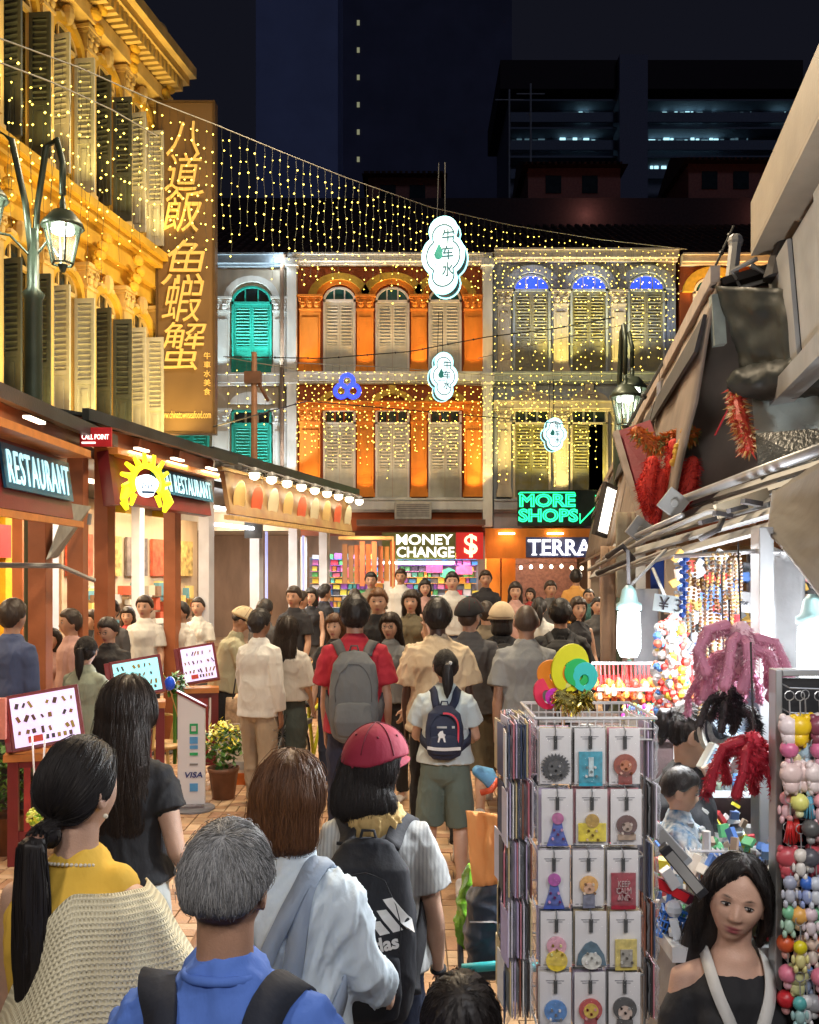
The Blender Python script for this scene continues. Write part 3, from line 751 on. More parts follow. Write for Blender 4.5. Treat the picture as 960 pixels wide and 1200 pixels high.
near = set(vis[:290])
for c in cand:
    mi = rng.randrange(4); dz = rng.uniform(-.002, .003); tl = rng.uniform(-.6, .6)
    if c in near:
        o = link('brick', bmod[mi], street, (c[0], c[1], dz), (R(rng.uniform(-.5, .5)), 0, R(c[2] + tl)))
    elif -6 < c[0] < 4.5:
        M = Matrix.Rotation(R(c[2] + tl), 3, 'Z'); FAR[mi].box((c[0], c[1], .006 + dz), (.192, .092, .018), M)
for k, f in FAR.items(): f.build('brick_rows', brick_m[k], street, kind='stuff')
q = MB(); q.bb(-8, 8, 17, 25.6, .0005, .006); q.build('paving', pav, kind='structure')
# ================================================================ shophouses across the end of the street
YF = 26.0; PF = FPX / YF
fx = lambda px: (px - 480) / PF
fz = lambda py: CAMZ + (HOR - py) / PF
plaster = lambda n, c: mat(n, c, .8, 0, .22, 2.6, .35, 18, stretch=(1, 1, .35))
_sh = {}
def shutter_mesh(wd, ht, m):
    k = (round(wd, 3), round(ht, 3), m.name)
    if k in _sh: return _sh[k]
    q = MB(); f = .055
    q.bb(0, f, -.02, .02, 0, ht); q.bb(wd - f, wd, -.02, .02, 0, ht)
    for z0, z1 in ((0, .10), (ht * .36, ht * .36 + .07), (ht - .08, ht)): q.bb(f, wd - f, -.02, .02, z0, z1)
    q.bb(f, wd - f, -.004, .012, .10, ht * .36); q.bb(f + .06, wd - f - .06, -.014, 0, .18, ht * .36 - .08)
    n = int((ht * .64 - .15) / .085)
    for i in range(n):
        z = ht * .36 + .07 + (i + .5) * (ht * .64 - .15) / n
        q.box((wd / 2, 0, z), (wd - 2 * f, .045, .010), Matrix.Rotation(R(-40), 3, 'X'))
    q.bb(f, wd - f, .014, .018, ht * .36, ht - .08)
    _sh[k] = q.mesh('shutter', m); return _sh[k]
def window(par, x0, x1, z0, z1, y, m, frame, pane, fan=False, fanmat=None, open_=None, panes=3):
    "two shutter leaves under a top light; frame, sill, panes are its sub-parts"
    wd = x1 - x0; tl = .30 if not fan else .0
    q = MB(); t = .06; zt = z1 if not fan else z1 - wd * .42
    q.bb(x0, x0 + t, y - .06, y + .04, z0, zt); q.bb(x1 - t, x1, y - .06, y + .04, z0, zt)
    if fan: q.arch((x0 + x1) / 2, zt, wd / 2 - t, wd / 2, y - .06, y + .04, sz=.84); q.bb(x0, x1, y - .06, y + .04, zt - .04, zt + .03)
    else: q.bb(x0, x1, y - .06, y + .04, z1 - t, z1); q.bb(x0, x1, y - .06, y + .04, z1 - t - tl - .05, z1 - t - tl)
    wn = q.build('window', frame, par)
    sz1 = zt - .04 if fan else z1 - t - tl - .05
    lw = (wd - 2 * t) / 2 - .006
    for k in (0, 1):
        if open_ and open_[k]:
            o = link('shutter', shutter_mesh(lw, sz1 - z0 - .02, m), wn, (x0 + t if k == 0 else x1 - t, y - .05, z0 + .01), (0, 0, R(-open_[k] if k == 0 else 180 + open_[k])))
        else: link('shutter', shutter_mesh(lw, sz1 - z0 - .02, m), wn, (x0 + t + .003 + k * (lw + .006), y - .0, z0 + .01))
    if fan:
        q = MB(); q.fan((x0 + x1) / 2, zt + .03, wd / 2 - t - .005, y + .0, y + .015, sz=.84); link('pane', q.mesh('pane', fanmat or pane), wn)
        for k in (-1, 1): q = MB(); q.bar(((x0 + x1) / 2 + k * wd * .16, y - .02, zt), ((x0 + x1) / 2 + k * wd * .16, y - .02, zt + wd * .33), .035); link('glazing_bar', q.mesh('glazing_bar', frame), wn)
    else:
        pw = (wd - 2 * t) / panes
        for k in range(panes):
            q = MB(); q.bb(x0 + t + k * pw + .03, x0 + t + (k + 1) * pw - .03, y - .01, y + .0, z1 - t - tl, z1 - t); link('pane', q.mesh('pane', pane), wn)
    if open_ and any(open_): q = MB(); q.bb(x0 + t, x1 - t, y + .02, y + .03, z0, sz1); link('shade_panel', q.mesh('shade_panel', mat('room_shade', (.02, .018, .02), .7)), wn)  # near-black sheet stands in for the unlit room behind the shutters
    q = MB(); q.bb(x0 - .05, x1 + .05, y - .14, y + .02, z0 - .09, z0 - .003); link('sill', q.mesh('sill', frame), wn)
    return wn
def pilaster(par, x0, x1, z0, z1, y, m, cap, depth=.16):
    q = MB(); q.bb(x0, x1, y - depth, y, z0 + .22, z1 - .42); q.bb(x0 + .06, x1 - .06, y - depth - .02, y - depth - .001, z0 + .35, z1 - .62)
    p = q.build('pilaster', m, par)
    q = MB(); q.bb(x0 - .04, x1 + .04, y - depth - .05, y, z0, z0 + .12); q.bb(x0 - .02, x1 + .02, y - depth - .025, y, z0 + .122, z0 + .218); link('base', q.mesh('base', m), p)
    q = MB(); w_ = x1 - x0
    q.bb(x0 - .02, x1 + .02, y - depth - .03, y, z1 - .418, z1 - .37); q.bb(x0 - .06, x1 + .06, y - depth - .07, y, z1 - .06, z1); q.bb(x0 - .03, x1 + .03, y - depth - .04, y, z1 - .11, z1 - .062)
    q.bb(x0 + .005, x1 - .005, y - depth - .004, y, z1 - .368, z1 - .112)
    n = max(2, int(w_ / .16))
    for k in range(n):   # acanthus leaves, volutes
        cx = x0 + (k + .5) * w_ / n
        q.ell((cx, y - depth - .02, z1 - .28), (w_ / n * .36, .045, .075), 8, 6); q.ell((cx, y - depth - .055, z1 - .215), (w_ / n * .30, .03, .03), 8, 6)
    for cx in (x0 + .03, x1 - .03):
        q.tube([(cx + .045 * math.cos(a), y - depth - .04, z1 - .155 + .045 * math.sin(a)) for a in [R(t) for t in range(0, 361, 45)]], .016, 5)
    link('capital', q.mesh('capital', cap), p); return p
def uplight(x, y, z, power, col, tilt=0.0, size=.05, reach=2.2):
    o = lamp('SPOT', (x, y, z), power * 7.5, col, size, to=(x + tilt, y + .16, z + reach), spot=115, blend=.9); return o
H0 = fz(762)
wallmats = {}
def bays(name, label, x0, x1, z0, z1, m, y=YF):
    t = thing(name, label, 'shophouse', ((x0 + x1) / 2, y, 0)); t.location = (0, 0, 0)
    q = MB(); q.bb(x0, x1, y, y + .5, z0, z1); q.build('wall', m, t); return t
def band(par, x0, x1, za, zb, y, d, m, name='band'):
    q = MB(); q.bb(x0, x1, y - d, y, za, zb); h = zb - za
    q.bb(x0 - .0, x1 + .0, y - d - .05, y - d * .2, zb + .001, zb + .05); q.bb(x0, x1, y - d * .6, y, za - .06, za - .001); return q.build(name, m, par)
rust = plaster('rust_plaster', (.36, .085, .025)); orange = plaster('orange_paint', (.78, .26, .03)); cream = plaster('cream_plaster', (.52, .45, .36))
white = plaster('white_plaster', (.70, .70, .68)); teal = mat('teal_paint', (.02, .34, .27), .45, 0, .12, 6, .1); greyp = plaster('grey_plaster', (.36, .40, .46)); shut = mat('shutter_white', (.50, .50, .44), .5, 0, .1, 6, .12)
yelp = plaster('yellow_plaster', (.68, .46, .09)); glassd = mat('glass_dark', (.02, .03, .035), .12, 0, .3, 3, 0); glasst = mat('glass_teal', (.03, .12, .12), .15, 0, .3, 3, 0)
ZU0, ZU1, ZS, ZL0, ZL1, ZT = fz(438), fz(335), fz(440), fz(583), fz(480), fz(300)
# -- white and teal house
h = bays('shophouse', 'white shophouse with teal arched shutters beyond the brown vertical sign', fx(150), fx(344), 3.3, ZT, cream)
band(h, fx(150), fx(344), fz(312), fz(303), YF, .30, mat('blue_grey', (.22, .27, .32), .6), 'cornice'); band(h, fx(150), fx(344), fz(450), fz(441), YF, .22, white)
band(h, fx(150), fx(344), fz(598), fz(588), YF, .22, white)
for a, b in ((204, 246), (272, 319)):
    window(h, fx(a), fx(b), ZU0, fz(336), YF - .03, teal, teal, glassd, fan=True); q = MB(); q.arch(fx((a + b) / 2), fz(352), (fx(b) - fx(a)) / 2 + .03, (fx(b) - fx(a)) / 2 + .22, YF - .12, YF, sz=.84); q.build('arch_moulding', white, h)
    window(h, fx(a), fx(b), ZL0, ZL1 - .02, YF - .03, teal, teal, glassd); q = MB(); q.fan(fx((a + b) / 2), fz(474), (fx(b) - fx(a)) / 2 + .05, YF - .1, YF, sz=.55); q.build('pediment', white, h)
for a, b in ((250, 270), (321, 337)):
    pilaster(h, fx(a), fx(b), ZU0, fz(350), YF, white, white); pilaster(h, fx(a), fx(b), ZL0, ZL1, YF, white, white)
    uplight(fx((a + b) / 2), YF - .42, ZU0 + .12, 34, (.72, .95, 1)); uplight(fx((a + b) / 2), YF - .42, ZL0 + .1, 26, (.72, .95, 1))
uplight(fx(297), YF - .5, ZU0 + .1, 24, (.8, 1, .95)); lamp('POINT', (fx(330), YF - .45, fz(312)), 22, (.8, .93, 1), .05)
q = MB(); q.tube([(fx(332), YF - .27, 3.4), (fx(332), YF - .27, fz(320)), (fx(336), YF - .34, fz(303))], .06, 8); q.build('drain_pipe', mat('pipe_brown', (.20, .13, .09), .5), h)
# -- orange house
h = bays('shophouse', 'orange shophouse with white louvred shutters above the MONEY CHANGE sign', fx(344.3), fx(566), 3.3, ZT, rust)
band(h, fx(345), fx(566), fz(310), fz(303), YF, .32, white, 'cornice'); band(h, fx(345), fx(566), fz(448), fz(440), YF, .26, white); band(h, fx(345), fx(566), fz(598), fz(587), YF, .30, white); band(h, fx(349), fx(562), fz(479), fz(474), YF, .24, orange, 'entablature')
ym = mat('ochre_yellow', (.66, .42, .05), .6)
for a, b in ((379, 417), (440, 480), (502, 541)):
    c = (a + b) / 2; r = (fx(b) - fx(a)) / 2
    window(h, fx(a), fx(b), ZU0, fz(337), YF - .02, shut, white, glasst, fan=True)
    q = MB(); q.arch(fx(c), fz(351), r + .20, r + .42, YF - .16, YF, sz=.8); q.build('arch_moulding', ym, h)
    q = MB(); q.arch(fx(c), fz(351), r + .02, r + .198, YF - .10, YF, sz=.84); q.build('inner_arch', orange, h)
    window(h, fx(a), fx(b), ZL0, ZL1, YF - .02, shut, white, glassd)
    q = MB(); q.arch(fx(c), fz(473), r - .10, r + .12, YF - .14, YF, sz=.62); q.bb(fx(c) - .10, fx(c) + .10, YF - .2, YF, fz(463), fz(453)); q.build('pediment', ym, h)
for a, b in ((352, 376), (419, 438), (482, 500), (544, 565)):
    pilaster(h, fx(a), fx(b), ZU0, fz(348), YF, orange, orange, .2); pilaster(h, fx(a), fx(b), ZL0, ZL1 + .02, YF, orange, orange, .2)
    c = (a + b) / 2; uplight(fx(c), YF - .5, ZU0 + .1, 15 if a in (419, 482) else 9, WARM); uplight(fx(c), YF - .5, ZL0 + .1, 8, WARM)
for c in (398, 460, 521): uplight(fx(c), YF - .8, ZU0 + .1, 8, (1, .8, .5)); uplight(fx(c), YF - .8, ZL0 + .05, 6, (1, .85, .6))
for px_ in (570, 343):
    q = MB(); q.bb(fx(px_ - 5), fx(px_ + 6), YF - .34, YF + .1, 3.4, fz(301)); pr = q.build('party_wall', white, h)
    q = MB(); q.bb(fx(px_ - 7), fx(px_ + 8), YF - .42, YF, fz(316), fz(308)); q.bb(fx(px_ - 7), fx(px_ + 8), YF - .42, YF, fz(452), fz(440)); link('moulding', q.mesh('moulding', white), pr)
uplight(fx(571), YF - .75, fz(572), 26, YEL, reach=3); uplight(fx(341), YF - .7, fz(560), 34, (.85, .93, 1), reach=3); uplight(fx(341), YF - .7, fz(437), 30, (.85, .93, 1), reach=3)
# -- grey and yellow house
h = bays('shophouse', 'grey shophouse with weathered yellow shutters above the TERRA shop', fx(578), fx(792), 3.3, ZT, greyp)
band(h, fx(578), fx(792), fz(306), fz(298), YF, .34, cream, 'cornice'); band(h, fx(578), fx(792), fz(448), fz(440), YF, .24, greyp); band(h, fx(578), fx(792), fz(598), fz(588), YF, .28, greyp); band(h, fx(578), fx(792), fz(480), fz(473), YF, .24, cream, 'entablature')
wy = mat('weathered_shutter', (.40, .33, .07), .6, 0, .5, 4, .2, col2=(.22, .22, .18)); wg = mat('faded_shutter', (.25, .26, .26), .6, 0, .35, 3, .2, col2=(.34, .30, .16)); blueg = glow('blue_fanlight', (.03, .08, .9), 1.6)
for i, (a, b) in enumerate(((601, 645), (668, 712), (735, 779))):
    c = (a + b) / 2; r = (fx(b) - fx(a)) / 2
    window(h, fx(a), fx(b), ZU0, fz(322), YF - .02, (wg, wy, wg)[i], greyp, glassd, fan=True, fanmat=blueg)
    q = MB(); q.arch(fx(c), fz(340), r + .02, r + .26, YF - .15, YF, sz=.84); q.build('arch_moulding', greyp, h)
    window(h, fx(a), fx(b), ZL0, ZL1, YF - .02, (wy, wy, wy)[i], cream, glassd, open_=(0, 70) if i == 1 else None)
    q = MB(); q.fan(fx(c), fz(472), r + .02, YF - .1, YF, sz=.6); q.bb(fx(c) - .11, fx(c) + .11, YF - .14, YF, fz(463), fz(451)); q.build('pediment', cream, h)
for a, b in ((583, 598), (648, 665), (716, 732)):
    pilaster(h, fx(a), fx(b), ZU0, fz(342), YF, cream, cream, .18); pilaster(h, fx(a), fx(b), ZL0, ZL1, YF, cream, cream, .18); c = (a + b) / 2
    if a > 600: uplight(fx(c), YF - .5, ZU0 + .1, 40, (1, .82, .22)); uplight(fx(c), YF - .5, ZL0 + .1, 26, (1, .82, .3))
for c in (623, 690, 755): uplight(fx(c), YF - .9, ZL0 + .05, 30, (1, .85, .22)); uplight(fx(c), YF - .9, ZU0 + .1, 16, (.65, .78, 1))  # the bluish uplights are added to lighten the grey front
lamp('POINT', (fx(622), YF - .5, fz(330)), 3, (.1, .2, 1), .1); lamp('POINT', (fx(690), YF - .5, fz(330)), 3, (.1, .2, 1), .1)
# -- second orange house, mostly behind the stall roofs
h = bays('shophouse', 'orange shophouse with glowing arches beyond the black tarpaulin', fx(797), fx(1010), 3.3, ZT, rust)
band(h, fx(797), fx(1010), fz(310), fz(303), YF, .3, cream, 'cornice')
for a, b in ((812, 856), (874, 918), (936, 980)):
    c = (a + b) / 2; r = (fx(b) - fx(a)) / 2; window(h, fx(a), fx(b), ZU0, fz(325), YF - .02, shut, white, glasst, fan=True)
    q = MB(); q.arch(fx(c), fz(343), r + .02, r + .3, YF - .14, YF, sz=.84); q.build('arch_moulding', ym, h); uplight(fx(c), YF - .6, fz(380), 30, WARM)
    pilaster(h, fx(b + 2), fx(b + 15), ZU0, fz(348), YF, orange, orange, .2)
# -- tiled roofs behind the parapet
tilem = mat('roof_tile', (.075, .032, .022), .85, 0, .35, 3, .4, 20)
for x0, x1, lb in ((fx(150), fx(343), 'dark tiled roof over the white shophouse'), (fx(344), fx(570), 'dark tiled roof over the orange shophouse'), (fx(571), fx(1010), 'dark tiled roof over the grey shophouse')):
    t = thing('tiled_roof', lb, 'roof'); z0, y0, z1, y1 = ZT - .05, YF + .2, ZT + 3.6, YF + 7.5
    q = MB(); q.add([(x0, y0, z0), (x1, y0, z0), (x1, y1, z1), (x0, y1, z1), (x0, y1 + .1, z0), (x1, y1 + .1, z0)], [(0, 1, 2, 3), (0, 3, 4), (1, 5, 2), (3, 2, 5, 4), (0, 4, 5, 1)]); q.build('roof_slope', tilem, t)
    q = MB(); n = int((x1 - x0) / .28)
    for i in range(n):
        x = x0 + (i + .5) * (x1 - x0) / n
        for j in range(10):
            a, b = j / 10, (j + .97) / 10; q.tube([(x, y0 + (y1 - y0) * a, z0 + (z1 - z0) * a + .07), (x, y0 + (y1 - y0) * b, z0 + (z1 - z0) * b + .045)], .075, 5)
    q.build('tile_rows', tilem, t, kind='stuff')
# ---------------------------------------------------------------- ground floors: five-foot way, shops
t = thing('arcade', 'covered walkway under the shophouses with rust coloured fascia and piers', 'arcade')
q = MB(); q.bb(fx(340), fx(1010), YF - .12, YF + .1, fz(628), 3.3); q.build('fascia', plaster('rust_dark', (.16, .05, .03)), t)
q = MB(); q.bb(fx(150), fx(1010), YF + 3.2, YF + 3.4, 0, 3.4); q.build('wall', plaster('shop_back', (.30, .20, .14)), t)
q = MB(); q.bb(fx(150), fx(1010), YF + .1, YF + 3.4, 3.3, 3.4); q.build('ceiling', plaster('shop_ceil', (.5, .42, .34)), t)
q = MB(); q.bb(fx(150), fx(1010), YF - .6, YF + 3.4, 0, .15); q.build('floor', pav, t)
for px_, m_ in ((350, white), (458, cream), (578, orange), (596, orange), (700, cream), (800, orange)):
    q = MB(); q.bb(fx(px_ - 8), fx(px_ + 8), YF - .05, YF + .4, .15, fz(629)); q.bb(fx(px_ - 10), fx(px_ + 10), YF - .09, YF + .44, .151, .5); q.build('pier', m_, t)
q = MB(); q.bb(fx(420), fx(566), YF - .9, YF - .1, fz(617), fz(611)); q.build('canopy_slab', plaster('slab', (.2, .13, .1)), t)
t = thing('air_conditioner', 'white air conditioner unit on the ledge above MONEY CHANGE', 'air conditioner', (fx(484), YF - .45, fz(611)))
q = MB(); q.bb(-.5, .5, -.2, .2, .02, .5); q.build('casing', mat('ac_white', (.5, .48, .44), .5), t, bevel=.02)
q = MB(); [q.bb(-.44, .44, -.215, -.201, .1 + k * .05, .12 + k * .05) for k in range(7)]; q.build('grille', mat('ac_grey', (.2, .2, .2), .5), t)
# MONEY CHANGE
t = thing('shop_sign', 'lit MONEY CHANGE sign with red dollar panel under the orange house', 'sign', (0, 0, 0)); ys = YF - 1.0
q = MB(); q.bb(fx(449), fx(532), ys, ys + .14, fz(656), fz(626)); q.build('panel', mat('sign_olive', (.14, .15, .03), .4), t)
whiteg = glow('letter_white', (1, .96, .86), 2.0); lettering('MONEY', (fx(497), ys - .02, fz(634)), fx(530) - fx(466), .28, whiteg, t, bold=.022); lettering('CHANGE', (fx(498), ys - .02, fz(648)), fx(531) - fx(466), .28, whiteg, t, bold=.022)
q = MB(); q.bb(fx(532.5), fx(563), ys - .02, ys + .14, fz(656), fz(626)); q.build('dollar_panel', glow('sign_red', (.6, .02, .02), .5), t); lettering('$', (fx(549), ys - .05, fz(641)), None, .62, glow('dollar', (1, .62, .4), 2.0), t, bold=.02)
q = MB(); q.tube([(fx(450), ys - .08, fz(660)), (fx(530), ys - .08, fz(660))], .035, 8); q.build('tube_lamp', glow('tube_white', (1, .97, .9), 9), t); lamp('AREA', (fx(490), ys - .12, fz(662)), 60, (1, .95, .85), 2.2, sy=.1, to=(fx(490), ys + .5, 0))
# TERRA
t = thing('shop_sign', 'TERRA sign in white letters on an orange lit board', 'sign')
q = MB(); q.bb(fx(566), fx(692), ys + .2, ys + .36, fz(655), fz(621)); q.build('board', plaster('terra_orange', (.75, .22, .03)), t)
q = MB(); q.bb(fx(612), fx(692), ys + .14, ys + .198, fz(654), fz(631)); q.build('blue_plate', mat('terra_blue', (.06, .07, .16), .4), t)
TL = glow('terra_white', (1, 1, 1), 2.6); lettering('TERRA', (fx(650), ys + .10, fz(642.5)), fx(689) - fx(617), .42, TL, t, bold=.01)
q = MB()
for i, L in enumerate('TERRA'):
    x = fx(614) + (i + .5) * (fx(689) - fx(617)) / 5
    for dx in ((0,) if L == 'T' else (-.12, .13)): q.bb(x + dx - .07, x + dx + .07, ys + .09, ys + .11, fz(642.5) - .21, fz(642.5) - .18)
q.build('serif', TL, t)
for px_ in (590, 645):
    q = MB(); q.bb(fx(px_ - 9), fx(px_ + 9), ys + .05, ys + .16, fz(628), fz(626)); q.build('lamp_bar', glow('bar_warm', (1, .72, .35), 8), t); lamp('SPOT', (fx(px_), ys - .1, fz(624)), 12, (1, .7, .35), .08, to=(fx(px_), ys + .25, fz(650)), spot=130)
# neon MORE SHOPS
neon = glow('neon_green', (.02, 1, .32), 2.6); t = thing('neon_sign', 'green neon MORE SHOPS sign with an arrow above TERRA', 'sign')
for s_, y_, a, b in (('MORE', 589, 605, 669), ('SHOPS', 606, 604, 672)):
    o = lettering(s_, (fx((a + b) / 2), YF - .75, fz(y_)), fx(b) - fx(a), .36, neon, t, neon=.035, bold=.01)
q = MB(); q.tube([(fx(604), YF - .75, fz(582)), (fx(606), YF - .75, fz(580)), (fx(668), YF - .75, fz(580)), (fx(669), YF - .75, fz(584))], .014, 5); q.tube([(fx(674), YF - .75, fz(604)), (fx(674), YF - .75, fz(615)), (fx(694), YF - .75, fz(594)), (fx(692), YF - .75, fz(583))], .018, 5); q.build('neon_arrow', neon, t)
q = MB(); q.bb(fx(603), fx(696), YF - .72, YF - .70, fz(618), fz(577)); q.build('backing', mat('neon_back', (.02, .025, .025), .3), t); lamp('POINT', (fx(640), YF - 1.1, fz(598)), 5, (.1, 1, .4), .3)
# souvenir shop wall: boxes of goods, each its own colour
gc = leafpick('souvenirs', [(.7, .05, .08), (.05, .25, .6), (.8, .7, .1), (.75, .75, .8), (.1, .5, .5), (.8, .25, .5), (.1, .45, .15), (.85, .4, .08), (.3, .1, .5), (.12, .12, .15)], .5, emit=.12)  # faint glow put into the packet colours so the goods look lit
t = thing('souvenir_display', 'bright wall of souvenirs and packets below the MONEY CHANGE sign', 'display')
q = MB(); q.bb(fx(356), fx(565), YF + 1.5, YF + 1.6, .16, 2.6); q.build('back_panel', mat('display_back', (.3, .33, .4), .6), t)
q = MB()
for r_ in range(13):
    x = fx(360)
    while x < fx(560):
        w_ = rng.uniform(.08, .24); h_ = rng.uniform(.10, .17)
        if rng.random() < .9: q.box((x + w_ / 2, YF + 1.42 - rng.uniform(0, .1), .45 + r_ * .175 + h_ / 2), (w_ * .9, .1, h_), Matrix.Rotation(R(rng.uniform(-5, 5)), 3, 'Y'))
        x += w_ + .02
    q.bb(fx(358), fx(562), YF + 1.2, YF + 1.5, .43 + r_ * .175, .44 + r_ * .175)
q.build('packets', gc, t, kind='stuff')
for k, (a, b, y_, c) in enumerate(((500, 520, 662, (.8, .1, .3)), (536, 556, 664, (.9, .15, .35)), (520, 535, 668, (.1, .7, .3)), (400, 412, 668, (.9, .1, .2)))):
    q = MB(); q.prism([(fx(a), fz(y_ + 9)), (fx(b), fz(y_ + 9)), (fx(b), fz(y_)), ((fx(a) + fx(b)) / 2, fz(y_ - 3)), (fx(a), fz(y_))], .06, c=(0, YF + .8, 0)); q.build('banner', mat('banner_%d' % k, c, .5), t)
for x in (fx(400), fx(450), fx(510), fx(550)): lamp('AREA', (x, YF + .5, 3.2), 55, (.95, .97, 1), .9, to=(x, YF + 1.0, 0)); q = MB(); q.bb(x - .5, x + .5, YF + .46, YF + .54, 3.22, 3.26); tag(q.build('tube_light', glow('tube_cool', (.9, .97, 1), 8)), 'white tube light above the souvenirs, %s from the left pier' % ORD[int((x - fx(400)) / .9) // 1 if x > fx(400) else 0], 'light', 'tube lights over the souvenirs')
# restaurant under TERRA
t = thing('dining_room', 'dim brick dining room under the TERRA sign with string of bulbs', 'dining room')
q = MB(); q.bb(fx(600), fx(696), YF + 2.6, YF + 2.7, .16, 3.2); q.build('brick_wall', mat('terra_wall', (.22, .10, .07), .8, 0, .3, 14), t)
q = MB(); [q.tube([(fx(598 + k), YF + .3, fz(660 + 1.5 * math.sin(k * .15))), (fx(602 + k), YF + .3, fz(660 + 1.5 * math.sin((k + 4) * .15)))], .008, 4) for k in range(0, 92, 4)]; q.build('bulb_cord', mat('cord_black', (.02, .02, .02), .6), t)
bu = MB(); bu.ell((0, 0, 0), (.045, .045, .055), 10, 8); bume = bu.mesh('bulb', glow('bulb_warm', (1, .86, .6), 14), True)
for px_ in range(600, 694, 12): o = link('bulb', bume, t, (fx(px_), YF + .28, fz(664 + rng.uniform(-1, 2))))
lamp('AREA', (fx(648), YF + 1.3, 3.1), 70, (1, .75, .5), 2, to=(fx(648), YF + 1.5, 0))
lamp('AREA', (fx(582), YF - .35, 2.9), 10, (1, .7, .4), .4, to=(fx(582), YF, 0))
# ---------------------------------------------------------------- towers and flats behind
def flats(label, x0, x1, z0, z1, Y, dep, m):
    t = thing('apartment_block', label, 'building'); q = MB(); q.bb(x0, x1, Y, Y + dep, z0, z1); q.build('wall', m, t); return t
navy = mat('tower_navy', (.27, .31, .55), .8, 0, .1, .2, .1, 2); navy2 = mat('tower_dark', (.09, .09, .16), .8, 0, .2, .2, .1, 2)
P_ = lambda px, Y: (px - 480) * Y / FPX
Z_ = lambda py, Y: CAMZ + (HOR - py) * Y / FPX
t = flats('tall navy tower wall rising out of frame behind the string lights', P_(300, 130), P_(396, 130), 0, 115, 130, 20, navy)
t = flats('dark apartment tower with a column of dim stair lights', P_(397, 140), P_(600, 140), 0, 120, 140, 20, navy2)
for k in range(7):
    q = MB(); q.bb(P_(420, 140) - .2, P_(420, 140) + .2, 139.9, 139.95, Z_(190 - k * 32, 140), Z_(184 - k * 32, 140)); q.build('stair_light', glow('stair_light', (.6, .6, .35), .35), t)
lamp('AREA', (fx(300), YF - 1.5, 3.0), 140, (1, .8, .6), 2.5, to=(fx(290), YF + 3, 1.2))  # added area lamp with no fixture, brightens the arcade wall
Yb = 90; t = flats('long apartment slab with two lit corridor floors under a dark roof', P_(596, Yb), P_(925, Yb), 0, Z_(118, Yb), Yb, 12, mat('slab_grey', (.20, .21, .27), .8))
q = MB(); q.bb(P_(596, Yb) - 1, P_(930, Yb), Yb - 2.2, Yb + 12, Z_(118, Yb), Z_(85, Yb)); q.build('roof', mat('roof_dark', (.03, .018, .022), .9), t)
q = MB(); q.bb(P_(718, Yb), P_(750, Yb), Yb - 3, Yb - .1, 0, Z_(84, Yb)); q.build('lift_tower', mat('lift_grey', (.17, .17, .24), .8), t)
for a, b in ((140, 130), (172, 158), (205, 190)):
    q = MB(); q.bb(P_(596, Yb), P_(925, Yb), Yb - 1.9, Yb - 1.7, Z_(a + 14, Yb), Z_(a + 3, Yb)); q.build('parapet', mat('parapet_grey', (.16, .18, .24), .8), t)
    q = MB(); q.bb(P_(596, Yb), P_(925, Yb), Yb - 1.9, Yb, Z_(a - 10, Yb), Z_(a - 12, Yb)); q.build('corridor_slab', mat('parapet_grey', (.16, .18, .24), .8), t)
lw = glow('corridor_light', (.45, .85, .95), 1.6); ld = glow('corridor_dim', (.12, .22, .27), .5)
for y_, spans in ((143, ((660, 690, 1), (692, 712, 0), (776, 812, 1), (816, 850, 1), (757, 770, 0), (856, 880, 0), (904, 920, 1))), (173, ((656, 700, 1), (600, 640, 0), (760, 800, 1), (802, 848, 1), (856, 876, 0))), (200, ((762, 792, 1), (612, 640, 0)))):
    for a, b, on in spans:
        x = a
        while x < b:
            w_ = rng.uniform(3, 8); q = MB(); q.bb(P_(x, Yb), P_(min(b, x + w_), Yb), Yb - .12, Yb - .02, Z_(y_ - 1, Yb), Z_(y_ - rng.uniform(8, 12), Yb)); q.build('window', lw if (on and rng.random() < .75) else ld, t); x += w_ + rng.uniform(1, 4)
Yh = 48; redw = mat('dim_red_wall', (.30, .115, .09), .85)
for a, b, c, d, lb in ((612, 734, 185, 232, 'low red walled house with tiled roof before the flats'), (800, 905, 180, 226, 'low red house half behind the right stall roof'), (425, 524, 196, 240, 'small red house with two windows behind the string lights')):
    t = thing('low_house', lb, 'house'); x0, x1 = P_(a, Yh), P_(b, Yh)
    q = MB(); q.bb(x0 + .3, x1 - .3, Yh, Yh + 5, 8, Z_(c + 12, Yh)); q.build('wall', redw, t)
    q = MB(); zr = Z_(c + 12, Yh); q.add([(x0, Yh - .5, zr), (x1, Yh - .5, zr), (x1, Yh + 5.5, zr), (x0, Yh + 5.5, zr), (x0, Yh + 2.5, zr + 1.3), (x1, Yh + 2.5, zr + 1.3)], [(0, 1, 5, 4), (3, 4, 5, 2), (0, 4, 3), (1, 2, 5), (0, 3, 2, 1)]); rf = q.build('roof', tilem, t)
    q = MB(); [q.tube([(x0 + .15 + k * .3, Yh - .5, zr + .05), (x0 + .15 + k * .3, Yh + 2.5, zr + 1.35)], .09, 4) for k in range(int((x1 - x0) / .3))]; link('ridge_tiles', q.mesh('ridge_tiles', tilem), rf)['kind'] = 'stuff'
    for k in (.3, .65):
        x = x0 + (x1 - x0) * k; q = MB(); q.bb(x - .4, x + .4, Yh - .04, Yh - .01, zr - 1.3, zr - .4); q.build('window', glassd, t)
lamp('POINT', (P_(670, Yh), Yh - 4, 19), 130, (1, .45, .35), 1); lamp('POINT', (P_(860, Yh), Yh - 4, 19), 90, (1, .4, .3), 1)
# back hill of roofs
q = MB(); q.bb(P_(180, 44), P_(960, 44), 44, 46, 0, Z_(232, 44)); tag(q.build('roof_terrace', mat('terrace_dark', (.05, .03, .032), .9)), 'dark block of roofs behind the tiled shophouse roofs', 'building')
